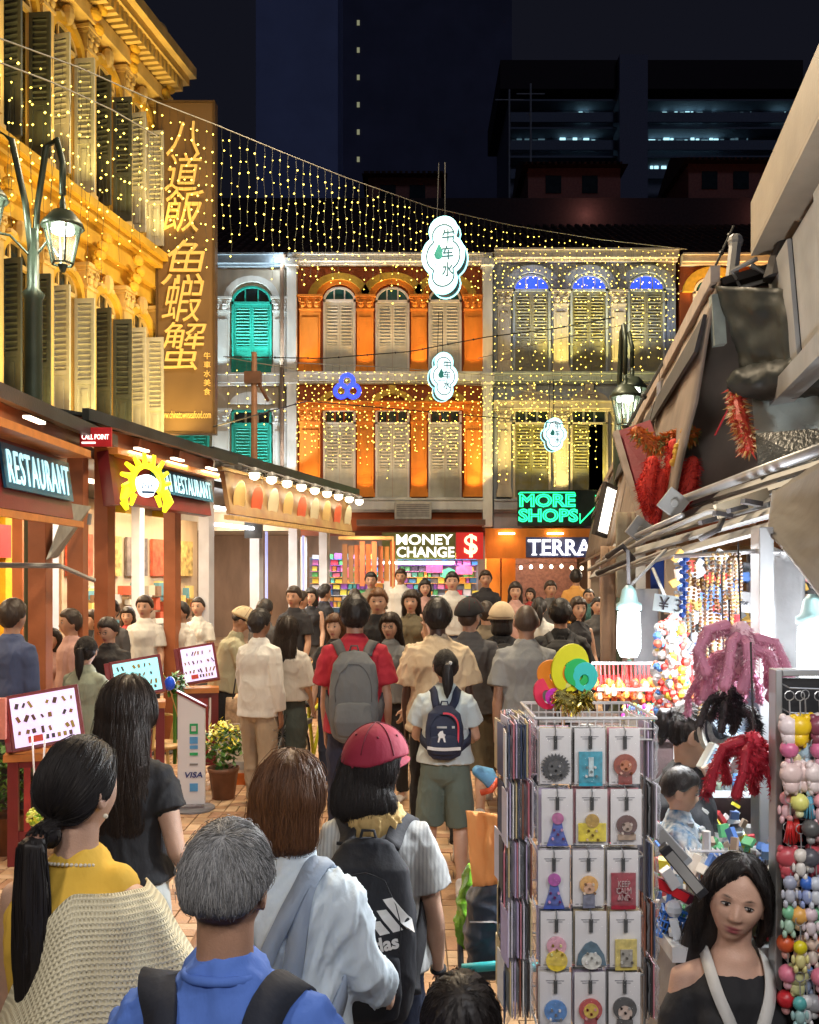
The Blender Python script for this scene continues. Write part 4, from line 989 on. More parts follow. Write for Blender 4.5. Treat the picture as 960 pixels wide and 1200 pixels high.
# television masts
for px_, yt, lb in ((597, 105, 'thin roof aerial beside the lit flats'), (622, 98, 'second thin roof aerial with crossbar')):
    q = MB(); q.tube([(P_(px_, 60), 60, 8), (P_(px_, 60), 60, Z_(yt, 60))], .06, 5); q.tube([(P_(px_, 60) - .9, 60, Z_(yt + 12, 60)), (P_(px_, 60) + .9, 60, Z_(yt + 12, 60))], .04, 4); tag(q.build('aerial', mat('aerial_grey', (.35, .35, .38), .5)), lb, 'aerial')
# ================================================================ yellow shophouse down the left side
LD = V((.187, .982, 0)).normalized(); LO = V((-6.62, 10, 0)); LA = math.atan2(LD.y, LD.x)
t = thing('shophouse', 'ornate yellow shophouse with open louvred shutters along the left side', 'shophouse', LO, LA); LEN = 8.75
yw = plaster('ochre_wall', (.70, .42, .045)); yl = plaster('ochre_light', (.72, .52, .20)); dk = mat('shutter_dark', (.055, .065, .06), .5)
q = MB(); q.bb(-6, LEN, 0, 4, 0, 12.2); q.build('wall', yw, t)
q = MB(); q.bb(-6, LEN + .05, -.22, 0, 7.60, 7.95); q.bb(-6, LEN + .1, -.36, 0, 7.951, 8.08); q.bb(-6, LEN + .15, -.46, 0, 8.081, 8.22); q.bb(-6, LEN + .05, -.1, 0, 7.3, 7.598); q.build('belt_cornice', yw, t)
q = MB(); q.bb(-6, LEN + .05, -.3, 0, 11.25, 11.5); q.bb(-6, LEN + .1, -.62, 0, 11.75, 11.9); q.bb(-6, LEN + .15, -.75, 0, 11.901, 12.1); q.bb(-6, LEN + .02, -.25, 0, 11.501, 11.748); q.build('cornice', yl, t)
q = MB(); [q.bb(-2 + k * .17, -1.91 + k * .17, -.58, -.251, 11.53, 11.74) for k in range(int((LEN + 2) / .17))]; q.build('dentils', yl, t, kind='stuff')
PX2S = lambda px: ((-8.52 / ((px - 480) / 1100 - .19)) - 10) * 1.018
b_ = 1.28; s0 = LEN - .32
for k in range(6):
    s1 = s0 - k * b_
    for za, zb in ((8.25, 11.2), (4.3, 7.25)):
        pilaster(t, s1 - .15, s1 + .15, za, zb, 0, yl, yl, .2)
        if k < 5:
            a, b = s1 - b_ + .24, s1 - .24
            window(t, a, b, za + .1, zb - .25, -.02, shut if k % 2 == 0 else dk, yl, glassd, fan=True, open_=(95, 95))
            q = MB(); q.arch((a + b) / 2, zb - .62, (b - a) / 2 + .01, (b - a) / 2 + .15, -.16, 0, sz=.84); q.build('arch_moulding', yw, t)
            q = MB(); q.ell(((a + b) / 2, -.14, zb - .12), (.10, .12, .17), 8, 6); q.ell(((a + b) / 2 - .17, -.1, zb - .2), (.11, .08, .07), 8, 6); q.ell(((a + b) / 2 + .17, -.1, zb - .2), (.11, .08, .07), 8, 6); q.build('keystone', yl, t)
    for zc in (11.3, 7.35):
        q = MB()
        for j in range(4): q.ell((s1 + rng.uniform(-.1, .1), -.28 - j * .05, zc - .05 + j * .14), (.13, .09, .09), 8, 6)
        q.build('bracket', yw, t)
def LW(s, y, z): return LO + LD * s + V((LD.y, -LD.x, 0)) * (-y) + V((0, 0, z))
for k in range(6):
    s1 = s0 - k * b_
    for z in (4.35, 8.35):
        p = LW(s1 - b_ / 2, -.75, z); lamp('SPOT', p, 85, (1, .72, .20), .06, to=LW(s1 - b_ / 2, -.1, z + 2.6), spot=130, blend=.9)
        p = LW(s1, -.5, z + .1); lamp('SPOT', p, 28, (1, .66, .25), .05, to=LW(s1, -.15, z + 2.5), spot=70, blend=.8)
lamp('AREA', LW(5.5, -2.6, 4.2), 150, (1, .68, .25), 3, to=LW(5.5, 0, 10), sy=1)
# low finial
q = MB(); q.bb(0, .5, -.3, .3, 12.1, 12.5); q.ell((.25, -.1, 12.65), .22, 12, 8); link('finial', q.mesh('finial', yl), t, (LEN - .5, 0, 0))
# ---- vertical sign board
ys = 18.0; x0, x1 = P_(185, ys), P_(250, ys); z0, z1 = Z_(506, ys), Z_(120, ys)
t = thing('vertical_sign', 'tall brown sign board with gold Chinese characters on the yellow house', 'sign')
q = MB(); q.bb(x0, x1, ys, ys + .22, z0, z1); q.build('board', mat('sign_brown', (.19, .115, .055), .4, 0, .12, 1.5, .05), t, bevel=.01)
q = MB(); f_ = .035
for a in ((x0 - f_, x0, z0, z1), (x1, x1 + f_, z0, z1)): q.bb(a[0], a[1], ys - .02, ys + .24, a[2], a[3])
q.bb(x0 - f_, x1 + f_, ys - .02, ys + .24, z1 + .001, z1 + f_); q.bb(x0 - f_, x1 + f_, ys - .02, ys + .24, z0 - f_, z0 - .001); q.build('frame', mat('frame_dark', (.10, .06, .03), .4), t)
gold = mat('gold_glow', (.85, .55, .14), .35, .35, .1, 20, .05); gold.node_tree.nodes['Principled BSDF'].inputs['Emission Color'].default_value = (1, .62, .15, 1); gold.node_tree.nodes['Principled BSDF'].inputs['Emission Strength'].default_value = .5  # glow put into the gold colour so the characters look lit
for ch, cy, hh in (('八', 163, 40), ('道', 202, 44), ('飯', 247, 50), ('魚', 308, 52), ('蝦', 352, 50), ('蟹', 406, 56)):
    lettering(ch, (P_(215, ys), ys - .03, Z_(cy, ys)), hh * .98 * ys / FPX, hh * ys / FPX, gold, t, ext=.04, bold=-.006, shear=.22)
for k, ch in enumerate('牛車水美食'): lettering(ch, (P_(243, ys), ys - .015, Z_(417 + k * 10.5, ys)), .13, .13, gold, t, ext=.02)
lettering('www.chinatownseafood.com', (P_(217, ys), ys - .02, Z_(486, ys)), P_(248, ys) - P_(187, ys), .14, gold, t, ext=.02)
q = MB(); [q.bar((x0 - .75, ys + .1, z), (x0 - f_, ys + .1, z), .05) for z in (z0 + .6, (z0 + z1) / 2, z1 - .6)]; q.build('bracket', mat('frame_dark', (.1, .06, .03)), t)
lamp('SPOT', (P_(215, ys), ys - .6, z0 - .35), 90, (1, .72, .22), .1, to=(P_(217, ys), ys, z0 + 1.4), spot=90, blend=.9); lamp('SPOT', (P_(215, ys), ys - 2.4, z0 - .5), 120, (1, .72, .4), .2, to=(P_(217, ys), ys, z1 - 2.6), spot=60, blend=.9)
# ================================================================ restaurant kiosks along the left
ter = mat('terracotta_steel', (.33, .11, .045), .45, 0, .15, 5, .1, kind='rough'); terd = mat('brown_steel', (.16, .075, .045), .5, 0, .2, 5, .1); greyst = mat('grey_steel', (.30, .30, .30), .45, .2, .15, 5, .1)
roofm = mat('dark_sheet', (.045, .047, .05), .4, .3, .3, 3, .2); bluest = mat('white_post', (.55, .58, .66), .4, 0, .1, 5, .05); maroon = mat('maroon_board', (.17, .018, .022), .35, 0, .15, 5, .06); wood = mat('pale_wood', (.52, .33, .13), .5, 0, .2, 14, .1, stretch=(1, 8, 1))
lite = glow('lamp_panel', (1, .85, .62), 4); litw = glow('tube_panel', (.95, .98, 1), 10)
cyl = glow('letter_cyan', (.55, .95, 1), 1.05); halo = mat('letter_halo', (.01, .10, .20), .3)
def frame_of(p0, p1):
    d = (V(p1) - V(p0)); d.z = 0; return math.atan2(d.y, d.x), d.length
def kiosk(name, label, p0, p1, posts, zt, zs, postm, depth=2.6, roofz=3.45, over=.12, hasroof=True):
    a, L = frame_of(p0, p1); t = thing(name, label, 'kiosk', (p0[0], p0[1], 0), a)
    for s, y_ in posts:
        q = MB(); q.bb(s - .075, s + .075, y_ - .075, y_ + .075, 0, roofz - .22); q.bb(s - .10, s + .10, y_ - .10, y_ + .10, 0.001, .03); q.build('post', postm, t, bevel=.006)
    for y_ in (.0, depth):
        q = MB(); q.bb(-.2, L + .2, y_ - .05, y_ + .05, roofz - .218, roofz - .04); q.build('beam', terd if postm is ter else greyst, t)
    n = max(3, int(L / .9))
    for k in range(n + 1):
        q = MB(); s = k * L / n; q.bar((s, -over, roofz - .12), (s, depth + .2, roofz + .42), .06, .12); q.build('rafter', terd if postm is ter else greyst, t)
    q = MB(); sl = .54 / (depth + .2 + over)
    for k in range(int((L + .6) / .25)):
        s = -.3 + k * .25; z0 = roofz - .03 + (k % 2) * .02; q.add([(s, -over - .1, z0), (s + .245, -over - .1, z0), (s + .245, depth + .3, z0 + .58), (s, depth + .3, z0 + .58), (s, -over - .1, z0 + .03), (s + .245, -over - .1, z0 + .03), (s + .245, depth + .3, z0 + .61), (s, depth + .3, z0 + .61)], [(0, 1, 2, 3), (7, 6, 5, 4), (0, 4, 5, 1), (3, 2, 6, 7), (0, 3, 7, 4), (1, 5, 6, 2)])
    q.build('roof_sheet', roofm, t, kind='stuff')
    q = MB(); q.bb(-.35, L + .35, -over - .18, -over - .11, roofz - .08, roofz + .03); q.build('gutter', roofm, t); 
    return t, a, L
def place(t, x, y, z):  # local -> world
    a = t.rotation_euler.z; return V((t.location.x + x * math.cos(a) - y * math.sin(a), t.location.y + x * math.sin(a) + y * math.cos(a), z))
# kiosk one: RESTAURANT
k1, a1, L1 = kiosk('food_kiosk', 'terracotta food kiosk under the lit RESTAURANT sign', (-3.14, 3.6, 0), (-3.06, 8.75, 0), [(.4, 0), (4.22, 0), (5.2, .05), (5.0, 2.4), (1.6, 2.5)], 0, 0, ter, roofz=3.38, over=.05)
q = MB(); M = Matrix.Rotation(R(-8), 3, 'X'); q.box((2.35, -.22, 2.76), (3.6, .10, .50), M); sgn = q.build('sign_board', maroon, k1)
q = MB(); q.box((2.35, -.30, 3.06), (3.7, .26, .06)); q.box((2.35, -.36, 2.475), (3.65, .04, .05)); link('sign_frame', q.mesh('sign_frame', mat('orange_wood', (.55, .2, .05), .4)), k1)
for dz, m_, dy in ((0, cyl, 0),):
    o = link('lettering', textmesh('RESTAURANT', 1.14, .24, m=cyl, bold=.0, shear=.12, ext=.008, space=1.15), k1, (3.50, -.30, 2.82), (R(-8), 0, 0)); o = link('lettering', textmesh('SINCE 2003', .58, .12, m=cyl, bold=0, shear=.12, ext=.008, space=1.15), k1, (3.78, -.26, 2.60), (R(-8), 0, 0))
q = MB(); q.box((3.5, -.285, 2.82), (1.24, .02, .32), M); q.box((3.78, -.25, 2.6), (.68, .02, .17), M); q.build('letter_backing', halo, k1)
for s in (.8, 2.0, 3.2):
    q = MB(); q.bb(s - .14, s + .14, -.40, -.35, 3.17, 3.19); q.build('strip_lamp', lite, k1); lamp('AREA', place(k1, s, -.38, 3.14), 24, (1, .68, .38), .6, to=place(k1, s, .05, 2.2), sy=.06)
for s, d in ((1.2, 1.3), (3.4, 1.3)): q = MB(); q.bb(s - .3, s + .3, d - .05, d + .05, 3.15, 3.19); q.build('ceiling_lamp', lite, k1); lamp('AREA', place(k1, s, d, 3.1), 55, (1, .76, .5), .6, to=place(k1, s, d, 0), sy=.3)
# grey pull-down awning with hook and pole
t = thing('roller_blind', 'grey pull down blind and pole beside the RESTAURANT kiosk', 'blind'); q = MB(); p = [W(76, 598, 8.0), W(106, 598, 8.3), W(66, 655, 8.0), W(56, 655, 7.6)]
q.add([W(78, 592, 7.9), W(104, 596, 8.6), W(66, 654, 8.3), W(54, 656, 7.6)] + [v + V((.02, .02, .02)) for v in (W(78, 592, 7.9), W(104, 596, 8.6), W(66, 654, 8.3), W(54, 656, 7.6))], [(0, 1, 2, 3), (7, 6, 5, 4), (0, 4, 5, 1), (1, 5, 6, 2), (2, 6, 7, 3), (3, 7, 4, 0)]); q.build('fabric', mat('blind_grey', (.36, .36, .33), .8), t)
q = MB(); q.tube([W(-30, 662, 7.0), W(70, 663, 7.7), W(110, 680, 8.5)], .022, 6); q.build('pole', greyst, t); q = MB(); q.tube([W(106, 602, 8.3), W(104, 615, 8.3)], .02, 6); q.build('hook', greyst, t)
# kiosk two: THAI RESTAURANT
k2, a2, L2 = kiosk('food_kiosk', 'brown food kiosk with the yellow lobster emblem and THAI RESTAURANT sign', (-3.14, 8.95, 0), (-2.56, 11.75, 0), [(.45, 0), (1.95, 0), (.5, 2.3), (2.6, 2.4)], 0, 0, ter, roofz=3.55)
q = MB(); q.box((1.22, -.22, 2.98), (2.3, .10, .44), M); q.build('sign_board', maroon, k2); q = MB(); q.box((1.22, -.28, 3.24), (2.4, .2, .06)); q.build('sign_frame', mat('orange_wood', (.55, .2, .05), .4), k2)
q = MB(); q.box((.06, -.26, 2.98), (.10, .12, .52), M); q.build('end_board', maroon, k2)
link('lettering', textmesh('THAI RESTAURANT', 1.38, .20, m=cyl, bold=0, ext=.008, space=1.12), k2, (1.66, -.30, 3.06), (R(-8), 0, 0)); link('lettering', textmesh('SINCE 2003', .5, .13, m=cyl, ext=.03), k2, (2.05, -.27, 2.84), (R(-8), 0, 0))
q = MB(); q.box((1.66, -.285, 3.06), (1.5, .02, .26), M); q.box((2.05, -.26, 2.84), (.56, .02, .16), M); q.build('letter_backing', halo, k2)
# emblem: a yellow curled prawn of neon tubes round a white shape
em = thing('neon_emblem', 'yellow neon prawn emblem on the THAI RESTAURANT sign', 'neon emblem', place(k2, .50, -.42, 2.97), a2 - .5); em.scale = (1.12, 1, 1.12)
ye = glow('neon_yellow', (1, .92, .02), 1.6); q = MB()
for k in range(11):
    a = R(-25 + 23 * k); r0, r1 = .15, .27 if 2 < k < 9 else .25; q.tube([(r0 * math.cos(a), 0, r0 * math.sin(a)), ((r1) * math.cos(a + .12), -.02, r1 * math.sin(a + .12))], [.030, .018], 6)
q.build('shell_tube', ye, em); q = MB(); q.arch(0, 0, .135, .175, -.05, .01, -30, 210, 18); q.build('arc_tube', ye, em)
for s in (-1, 1): q = MB(); q.tube([(s * .19, 0, -.05), (s * .24, 0, -.15), (s * .19, 0, -.24)], [.04, .05, .02], 6); q.tube([(s * .12, 0, -.1), (s * .15, 0, -.2)], [.03, .015], 6); q.build('claw_tube', ye, em); q = MB(); q.prism([(.11 * math.cos(a) * (1 + .18 * math.sin(3 * a)), -.02 + .10 * math.sin(a)) for a in [R(t) for t in range(0, 360, 20)]], .04, c=(0, -.03, 0)); q.build('white_badge', glow('badge_white', (.85, .95, 1), 1.8), em); q = MB(); [q.bar((-.06 + .03 * k, -.04, -.05 + .02 * (k % 2)), (-.05 + .03 * k, -.04, .0), .008) for k in range(4)]; q.bar((-.06, -.04, -.08), (.06, -.04, -.075), .02); q.build('badge_mark', mat('badge_mark', (.03, .12, .3), .4), em)
for s in (.5, 1.3, 2.2): q = MB(); q.bb(s - .12, s + .12, -.40, -.35, 3.30, 3.32); q.build('strip_lamp', lite, k2); lamp('AREA', place(k2, s, -.38, 3.27), 26, (1, .68, .38), .5, to=place(k2, s, .05, 2.3), sy=.06)
for s in (.7, 2.3): q = MB(); q.bb(s - .3, s + .3, 1.25, 1.35, 3.2, 3.24); q.build('ceiling_lamp', lite, k2); lamp('AREA', place(k2, s, 1.3, 3.15), 60, (1, .76, .5), .6, to=place(k2, s, 1.3, 0), sy=.3)
t = thing('small_sign', 'small red CALL POINT sign on the beam between the kiosks', 'sign', W(112, 512, 8.35)); q = MB(); q.bb(-.14, .14, 0, .03, -.085, .085); q.build('plate', mat('red_plate', (.5, .02, .03), .4), t); lettering('CALL POINT', (0, -.006, .0), .24, .045, whiteg, t, ext=.006)
q = MB(); q.bb(-.12, .0, -.008, 0, -.06, -.045); q.build('underline', whiteg, t)
# kiosk three: the long fascia of pictures under nine lamps
k3, a3, L3 = kiosk('food_kiosk', 'grey food kiosk with nine hooded lamps over a painted fascia', (-2.62, 12.0, 0), (-1.30, 17.05, 0), [(.05, 0), (1.62, 0), (3.1, 0), (4.5, 0), (.2, 2.4), (2.6, 2.5), (4.8, 2.4)], 0, 0, bluest, roofz=3.62)
fas = mat('fascia_print', (.55, .36, .16), .4, 0, .3, 4, .05, col2=(.22, .09, .05), stretch=(1, 1, .5)); q = MB(); M = Matrix.Rotation(R(-10), 3, 'X'); q.box((2.6, -.24, 3.12), (5.0, .06, .56), M); q.build('fascia', fas, k3)
q = MB(); q.box((2.6, -.30, 2.80), (5.15, .08, .06)); q.box((2.6, -.2, 3.425), (5.15, .08, .04)); q.build('fascia_rail', wood, k3)
cg = MB(); ring = MB()
for k in range(9):   # painted bowls and dishes on the fascia
    s = .38 + k * .56; q = MB(); q.lathe([(.0, 0), (.15, .01), (.19, .04), (.17, .045), (.0, .02)], (0, 0, 0), 16); o = q.build('dish_print', leafpick('dish_%d' % (k % 3), [((.75, .5, .2), (.6, .1, .04), (.8, .7, .5))[k % 3]], .4), k3, True, (s, -.30, 3.08), (R(98), 0, 0)); o.scale = (1, 1.2, .3)
    q = MB(); q.tube([(s, -.02, 3.50), (s, -.30, 3.52), (s, -.50, 3.45)], .012, 6); q.build('lamp_arm', greyst, k3); q = MB(); q.lathe([(.02, .05), (.05, .03), (.09, -.03), (.085, -.03), (.04, .02)], (s, -.52, 3.42), 12); q.build('lamp_hood', greyst, k3, True); q = MB(); q.ell((s, -.52, 3.36), (.07, .07, .06), 10, 6); q.build('bulb', glow('bulb_hot', (1, .85, .55), 30), k3, True)
    lamp('SPOT', place(k3, s, -.56, 3.36), 95, (1, .80, .45), .05, to=place(k3, s, -.20, 3.0), spot=100, blend=.9)
for s in (.9, 2.6, 4.3): q = MB(); q.bb(s - .55, s + .55, 1.0, 1.08, 3.1, 3.14); q.build('tube_light', litw, k3); lamp('AREA', place(k3, s, 1.04, 3.05), 60, (1, .92, .8), 1.1, to=place(k3, s, 1.04, 0), sy=.1)
q = MB(); q.bb(.2, 1.4, -.12, -.04, 2.70, 2.74); q.build('tube_light', litw, k3)
for s in (1.72, 3.2): q = MB(); q.bb(s + .02, s + .10, -.09, -.08, .3, 2.7); q.build('led_strip', glow('led_lilac', (.45, .5, .95), .9), k3)
t = thing('notice_board', 'white and black notice sheets hanging in the grey kiosk', 'notice'); 
for py_, h_, m_ in ((572, 30, mat('paper', (.6, .6, .58), .7)), (617, 28, mat('black_card', (.04, .04, .04), .5))): q = MB(); p = W(297, py_, 13.2); q.box(p, (.25, .02, h_ * 13.2 / FPX)); q.build('sheet', m_, t)
t = thing('kitchen_counter', 'lit kitchen counter with stacked boxes at the back of the grey kiosk', 'counter', k3.location, a3); q = MB(); q.bb(1.3, 5.6, 3.0, 3.1, 0, 3.1); q.build('wall', plaster('kit_wall', (.55, .42, .30)), t); q = MB(); q.bb(1.3, 5.2, 2.55, 2.95, 0, 1.0); q.build('counter', mat('kit_steel', (.4, .4, .42), .3, .5), t)
q = MB(); [q.box((rng.uniform(1.4, 5.2), rng.uniform(2.7, 2.9), 1.0 + rng.uniform(.05, .9)), (rng.uniform(.08, .3), .1, rng.uniform(.08, .25))) for _ in range(90)]; q.build('boxes', leafpick('kit_mix', [(.5, .4, .3), (.6, .6, .55), (.5, .1, .05), (.2, .12, .08), (.6, .45, .15), (.1, .25, .3)], .5), t, kind='stuff')
for k in range(5): q = MB(); q.bb(1.35 + k * .82, 2.0 + k * .82, 2.93, 2.98, 2.05, 2.7); q.build('menu_board', mat('menu_b%d' % (k % 3), ((.6, .1, .05), (.55, .4, .15), (.12, .1, .1))[k % 3], .5, 0, .6, 9), t)
# far kiosk glow: hanging orange lanterns and shop end
t = thing('lantern_stall', 'far stall hung with orange and brown cloth goods beyond the grey kiosk', 'stall'); q = MB()
for k in range(9):
    x = P_(404 + k * 7, 19); q.box((x, 19 + rng.uniform(-.2, .2), Z_(655, 19) - .1), (.10, .10, .75 + rng.uniform(-.1, .2)))
q.build('hanging_cloth', leafpick('cloth_goods', [(.5, .12, .04), (.6, .3, .1), (.35, .2, .12), (.55, .2, .1)], .7), t, kind='stuff'); q = MB(); q.bb(P_(398, 19), P_(462, 19), 18.7, 19.3, 2.78, 2.84); q.bb(P_(462, 19) - .04, P_(462, 19), 18.7, 18.76, 0, 2.78); q.build('frame', wood, t); lamp('POINT', (P_(430, 19), 18.3, 2.7), 35, (1, .6, .3), .1)
# ground floor of the yellow house behind the kiosks: bays with yellow piers and red banners
t = thing('restaurant_front', 'warm restaurant interior with yellow piers and red banners behind the kiosks', 'restaurant', LO, LA)
q = MB(); q.bb(-6, LEN, -.16, -.02, 0, 3.4); q.build('wall', plaster('rest_wall', (.62, .42, .25)), t)
for s in (1.5, 3.2, 4.9, 6.6, 8.3): q = MB(); q.bb(s - .14, s + .14, -.5, -.165, 0, 3.3); q.build('pier', mat('pier_yellow', (.75, .45, .02), .5), t)
for s, tx in ((2.3, '(Y)'), (5.7, 'Flower Bar')): q = MB(); q.bb(s - .8, s + .8, -.56, -.52, 2.3, 2.75); q.build('banner', mat('banner_red', (.5, .02, .03), .5), t); link('lettering', textmesh(tx, .9, .2, m=glow('banner_text', (1, .8, .4), 1.0)), t, (s, -.58, 2.5))
q = MB(); q.bb(-6, LEN, -3.0, -.17, 3.35, 3.45); q.build('canopy', roofm, t)
for s in (0, 2.4, 4.1, 5.8, 7.5): q = MB(); q.bb(s - .25, s + .25, -1.6, -1.5, 3.30, 3.34); q.build('ceiling_lamp', lite, t); lamp('AREA', LW(s, -1.55, 3.25), 75, (1, .74, .42), .6, to=LW(s, -1.4, 0), sy=.3)
q = MB()
for k in range(16): # wall ornaments: branching gold sprays
    s = rng.uniform(4, 8); z = rng.uniform(1.5, 2.3); q.tube([(s, -.2, z), (s + rng.uniform(-.2, .2), -.22, z + .15), (s + rng.uniform(-.3, .3), -.25, z + .25)], [.03, .02, .01], 5)
q.build('gold_spray', mat('spray_gold', (.75, .5, .15), .4), t)
tbl = []
def table(x, y, label, r=.4, m=wood):
    t = thing('dining_table', label, 'table', (x, y, 0), rng.uniform(0, 1), 'tables in the kiosks'); q = MB(); q.bb(-r, r, -r, r, .72, .76); q.build('tabletop', m, t, bevel=.008)
    for a in (-1, 1):
        for b in (-1, 1): q = MB(); q.bb(a * (r - .05) - .02, a * (r - .05) + .02, b * (r - .05) - .02, b * (r - .05) + .02, 0, .719); q.build('leg', terd, t)
    q = MB(); 
    for _ in range(5): q.lathe([(.03, 0), (.06, .03), (.065, .035), (.03, .008)], (rng.uniform(-.25, .25), rng.uniform(-.25, .25), .762), 10)
    o = q.build('bowls', mat('china', (.65, .65, .6), .2), t, True); o['kind'] = 'stuff'
def chair(x, y, rz, label):
    t = thing('rattan_chair', label, 'chair', (x, y, 0), rz, 'rattan chairs in the kiosks'); q = MB(); q.lathe([(.0, .43), (.20, .43), (.22, .45), (.20, .47), (0, .47)], n=14); q.build('seat', wood, t, True)
    for a in (45, 135, 225, 315): q = MB(); q.tube([(.15 * math.cos(R(a)), .15 * math.sin(R(a)), .43), (.21 * math.cos(R(a)), .21 * math.sin(R(a)), 0)], .015, 6); q.build('leg', mat('bamboo', (.62, .43, .16), .5), t)
    q = MB(); A = [(.23 * math.cos(R(k)), .23 * math.sin(R(k)), .82 - .12 * abs(math.cos(R(k)))) for k in range(-10, 191, 20)]; q.tube([(.2, 0, .45)] + A + [(-.2, 0, .45)], .016, 6)
    for k in range(20, 170, 25): q.tube([(.2 * math.cos(R(k)), .2 * math.sin(R(k)), .46), (.225 * math.cos(R(k)), .225 * math.sin(R(k)), .80 - .1 * abs(math.cos(R(k))))], .009, 5)
    q.build('backrest', mat('bamboo', (.62, .43, .16), .5), t)
for x, y, lb in ((-3.9, 6.4, 'wooden table inside the RESTAURANT kiosk'), (-4.0, 8.1, 'wooden table behind the bespectacled diner'), (-3.6, 10.2, 'wooden table under the THAI RESTAURANT sign'), (-2.9, 12.8, 'wooden table in the grey kiosk nearest the street'), (-2.7, 14.3, 'wooden table in the middle of the grey kiosk'), (-1.3, 13.9, 'small wooden table with two boxes beside the far woman')): table(x, y, lb)
for x, y, r_, lb in ((-2.55, 8.35, 100, 'yellow rattan chair behind the second menu stand'), (-2.35, 8.9, 80, 'rattan chair behind the white payment sign'), (-3.4, 7.2, 200, 'rattan chair at the left edge by the maroon menu box'), (-2.9, 9.8, 20, 'rattan chair under the prawn emblem'), (-4.4, 8.6, 300, 'rattan chair inside the kiosk by the wall')): chair(x, y, R(r_), lb)
# ---- menu stands
mbl = glow('screen_lilac', (.72, .62, 1.0), .8); mcy = glow('screen_cyan', (.35, .85, .95), .8)
food = leafpick('menu_food', [(.10, .05, .03), (.25, .13, .03), (.06, .05, .06), (.35, .25, .05)], .5)
def stand(px0, px1, py0, py1, Y, rz, scr, label, redblk=True):
    c = W((px0 + px1) / 2, (py0 + py1) / 2, Y); wd = (px1 - px0) * Y / FPX / math.cos(R(rz)); ht = (py1 - py0) * Y / FPX
    t = thing('menu_stand', label, 'menu stand', (c.x, c.y, 0), R(rz)); M = Matrix.Rotation(R(-14), 3, 'X') @ Matrix.Rotation(R(-9), 3, 'Y'); z = c.z
    def at(x, y, zz): return V((0, 0, z)) + M @ V((x, y, zz))
    q = MB(); q.box(at(0, .05, 0), (wd + .05, .08, ht + .05), M); q.box(at(-wd / 2 - .045, .09, 0), (.04, .16, ht + .04), M); q.build('case', maroon, t, bevel=.004)
    q = MB(); q.box(at(0, .005, 0), (wd, .01, ht), M); s_ = q.build('screen', scr, t)
    q = MB()
    for r_ in range(3):
        for k in range(8):
            if rng.random() < .88: a = rng.uniform(-30, 30); q.box(at(-wd * .42 + wd * .84 * k / 7 + rng.uniform(-.01, .01), -.003, ht * (.32 - .27 * r_)), (wd * rng.uniform(.03, .06), .004, ht * rng.uniform(.07, .15)), M @ Matrix.Rotation(R(a), 3, 'Y'))
    link('food_pictures', q.mesh('food_pictures', food), t)['kind'] = 'stuff'
    q = MB(); [q.box(at(wd * (.0 + .09 * k), -.003, -ht * .38), (wd * .05, .004, ht * .09), M) for k in range(5)]; q.build('captions', food, t)
    if redblk: q = MB(); q.box(at(-wd * .18, -.003, -ht * .38), (wd * .22, .004, ht * .13), M); q.build('red_block', mat('menu_red', (.6, .06, .03), .5), t)
    zb = z - ht / 2 - .06
    q = MB(); q.bb(-wd / 2 - .06, wd / 2 + .04, .0, .22, zb - .07, zb - .02); q.build('shelf', mat('orange_wood', (.55, .2, .05), .4), t)
    for s in (-1, 1): q = MB(); q.bb(s * (wd / 2) - .035, s * (wd / 2) + .035, .02, .09, 0, zb - .071); q.build('leg', maroon, t)
    n = int(wd / .075)
    for k in range(n): x = -wd / 2 + .06 + (wd - .12) * (k + .5) / n; q = MB(); q.bb(x - .022, x + .022, .045, .075, .25, zb - .12); q.build('slat', mat('slat_red', (.32, .03, .03), .4), t)
    q = MB(); q.bb(-wd / 2, wd / 2, .04, .08, .18, .25); q.bb(-wd / 2, wd / 2, .04, .08, zb - .12, zb - .072); q.build('rail', maroon, t)
    p = place(t, 0, -.25, z); lamp('AREA', p, 5, (.9, .88, 1), .4, to=place(t, 0, -1, z - .3)); return t
stand(18, 88, 812, 870, 6.6, 14, mbl, 'maroon menu stand with lilac screen at the left edge')
stand(136, 186, 774, 812, 7.6, 14, mcy, 'maroon menu stand with a cyan lit screen', False)
stand(215, 251, 758, 797, 9.2, 12, mbl, 'smaller maroon menu stand beside the man in the pale cap')
t = thing('poster_box', 'pink menu card box cut by the left edge of the frame', 'menu card', W(-4, 842, 6.4)); q = MB(); q.box((0, 0, 0), (.13, .03, .28)); q.build('card', mat('pink_card', (.7, .25, .2), .5), t)
# hanging flower ball by the first stand
t = thing('flower_ball', 'ball of yellow green flowers hanging from white cords on the first stand', 'flower ball', W(45, 957, 6.35)); q = MB()
for _ in range(160):
    d = V((rng.gauss(0, 1), rng.gauss(0, 1), rng.gauss(0, 1))).normalized(); q.ell(d * .065, (.018, .018, .012), 5, 3)
q.build('flowers', leafpick('flower_mix', [(.6, .65, .05), (.25, .45, .04), (.75, .72, .2)], .6), t, kind='stuff'); q = MB(); [q.tube([(dx * .3, 0, .05), (dx, .02, .55)], .006, 5) for dx in (-.05, .04)]; q.build('cord', mat('cord_white', (.75, .72, .68), .7), t)
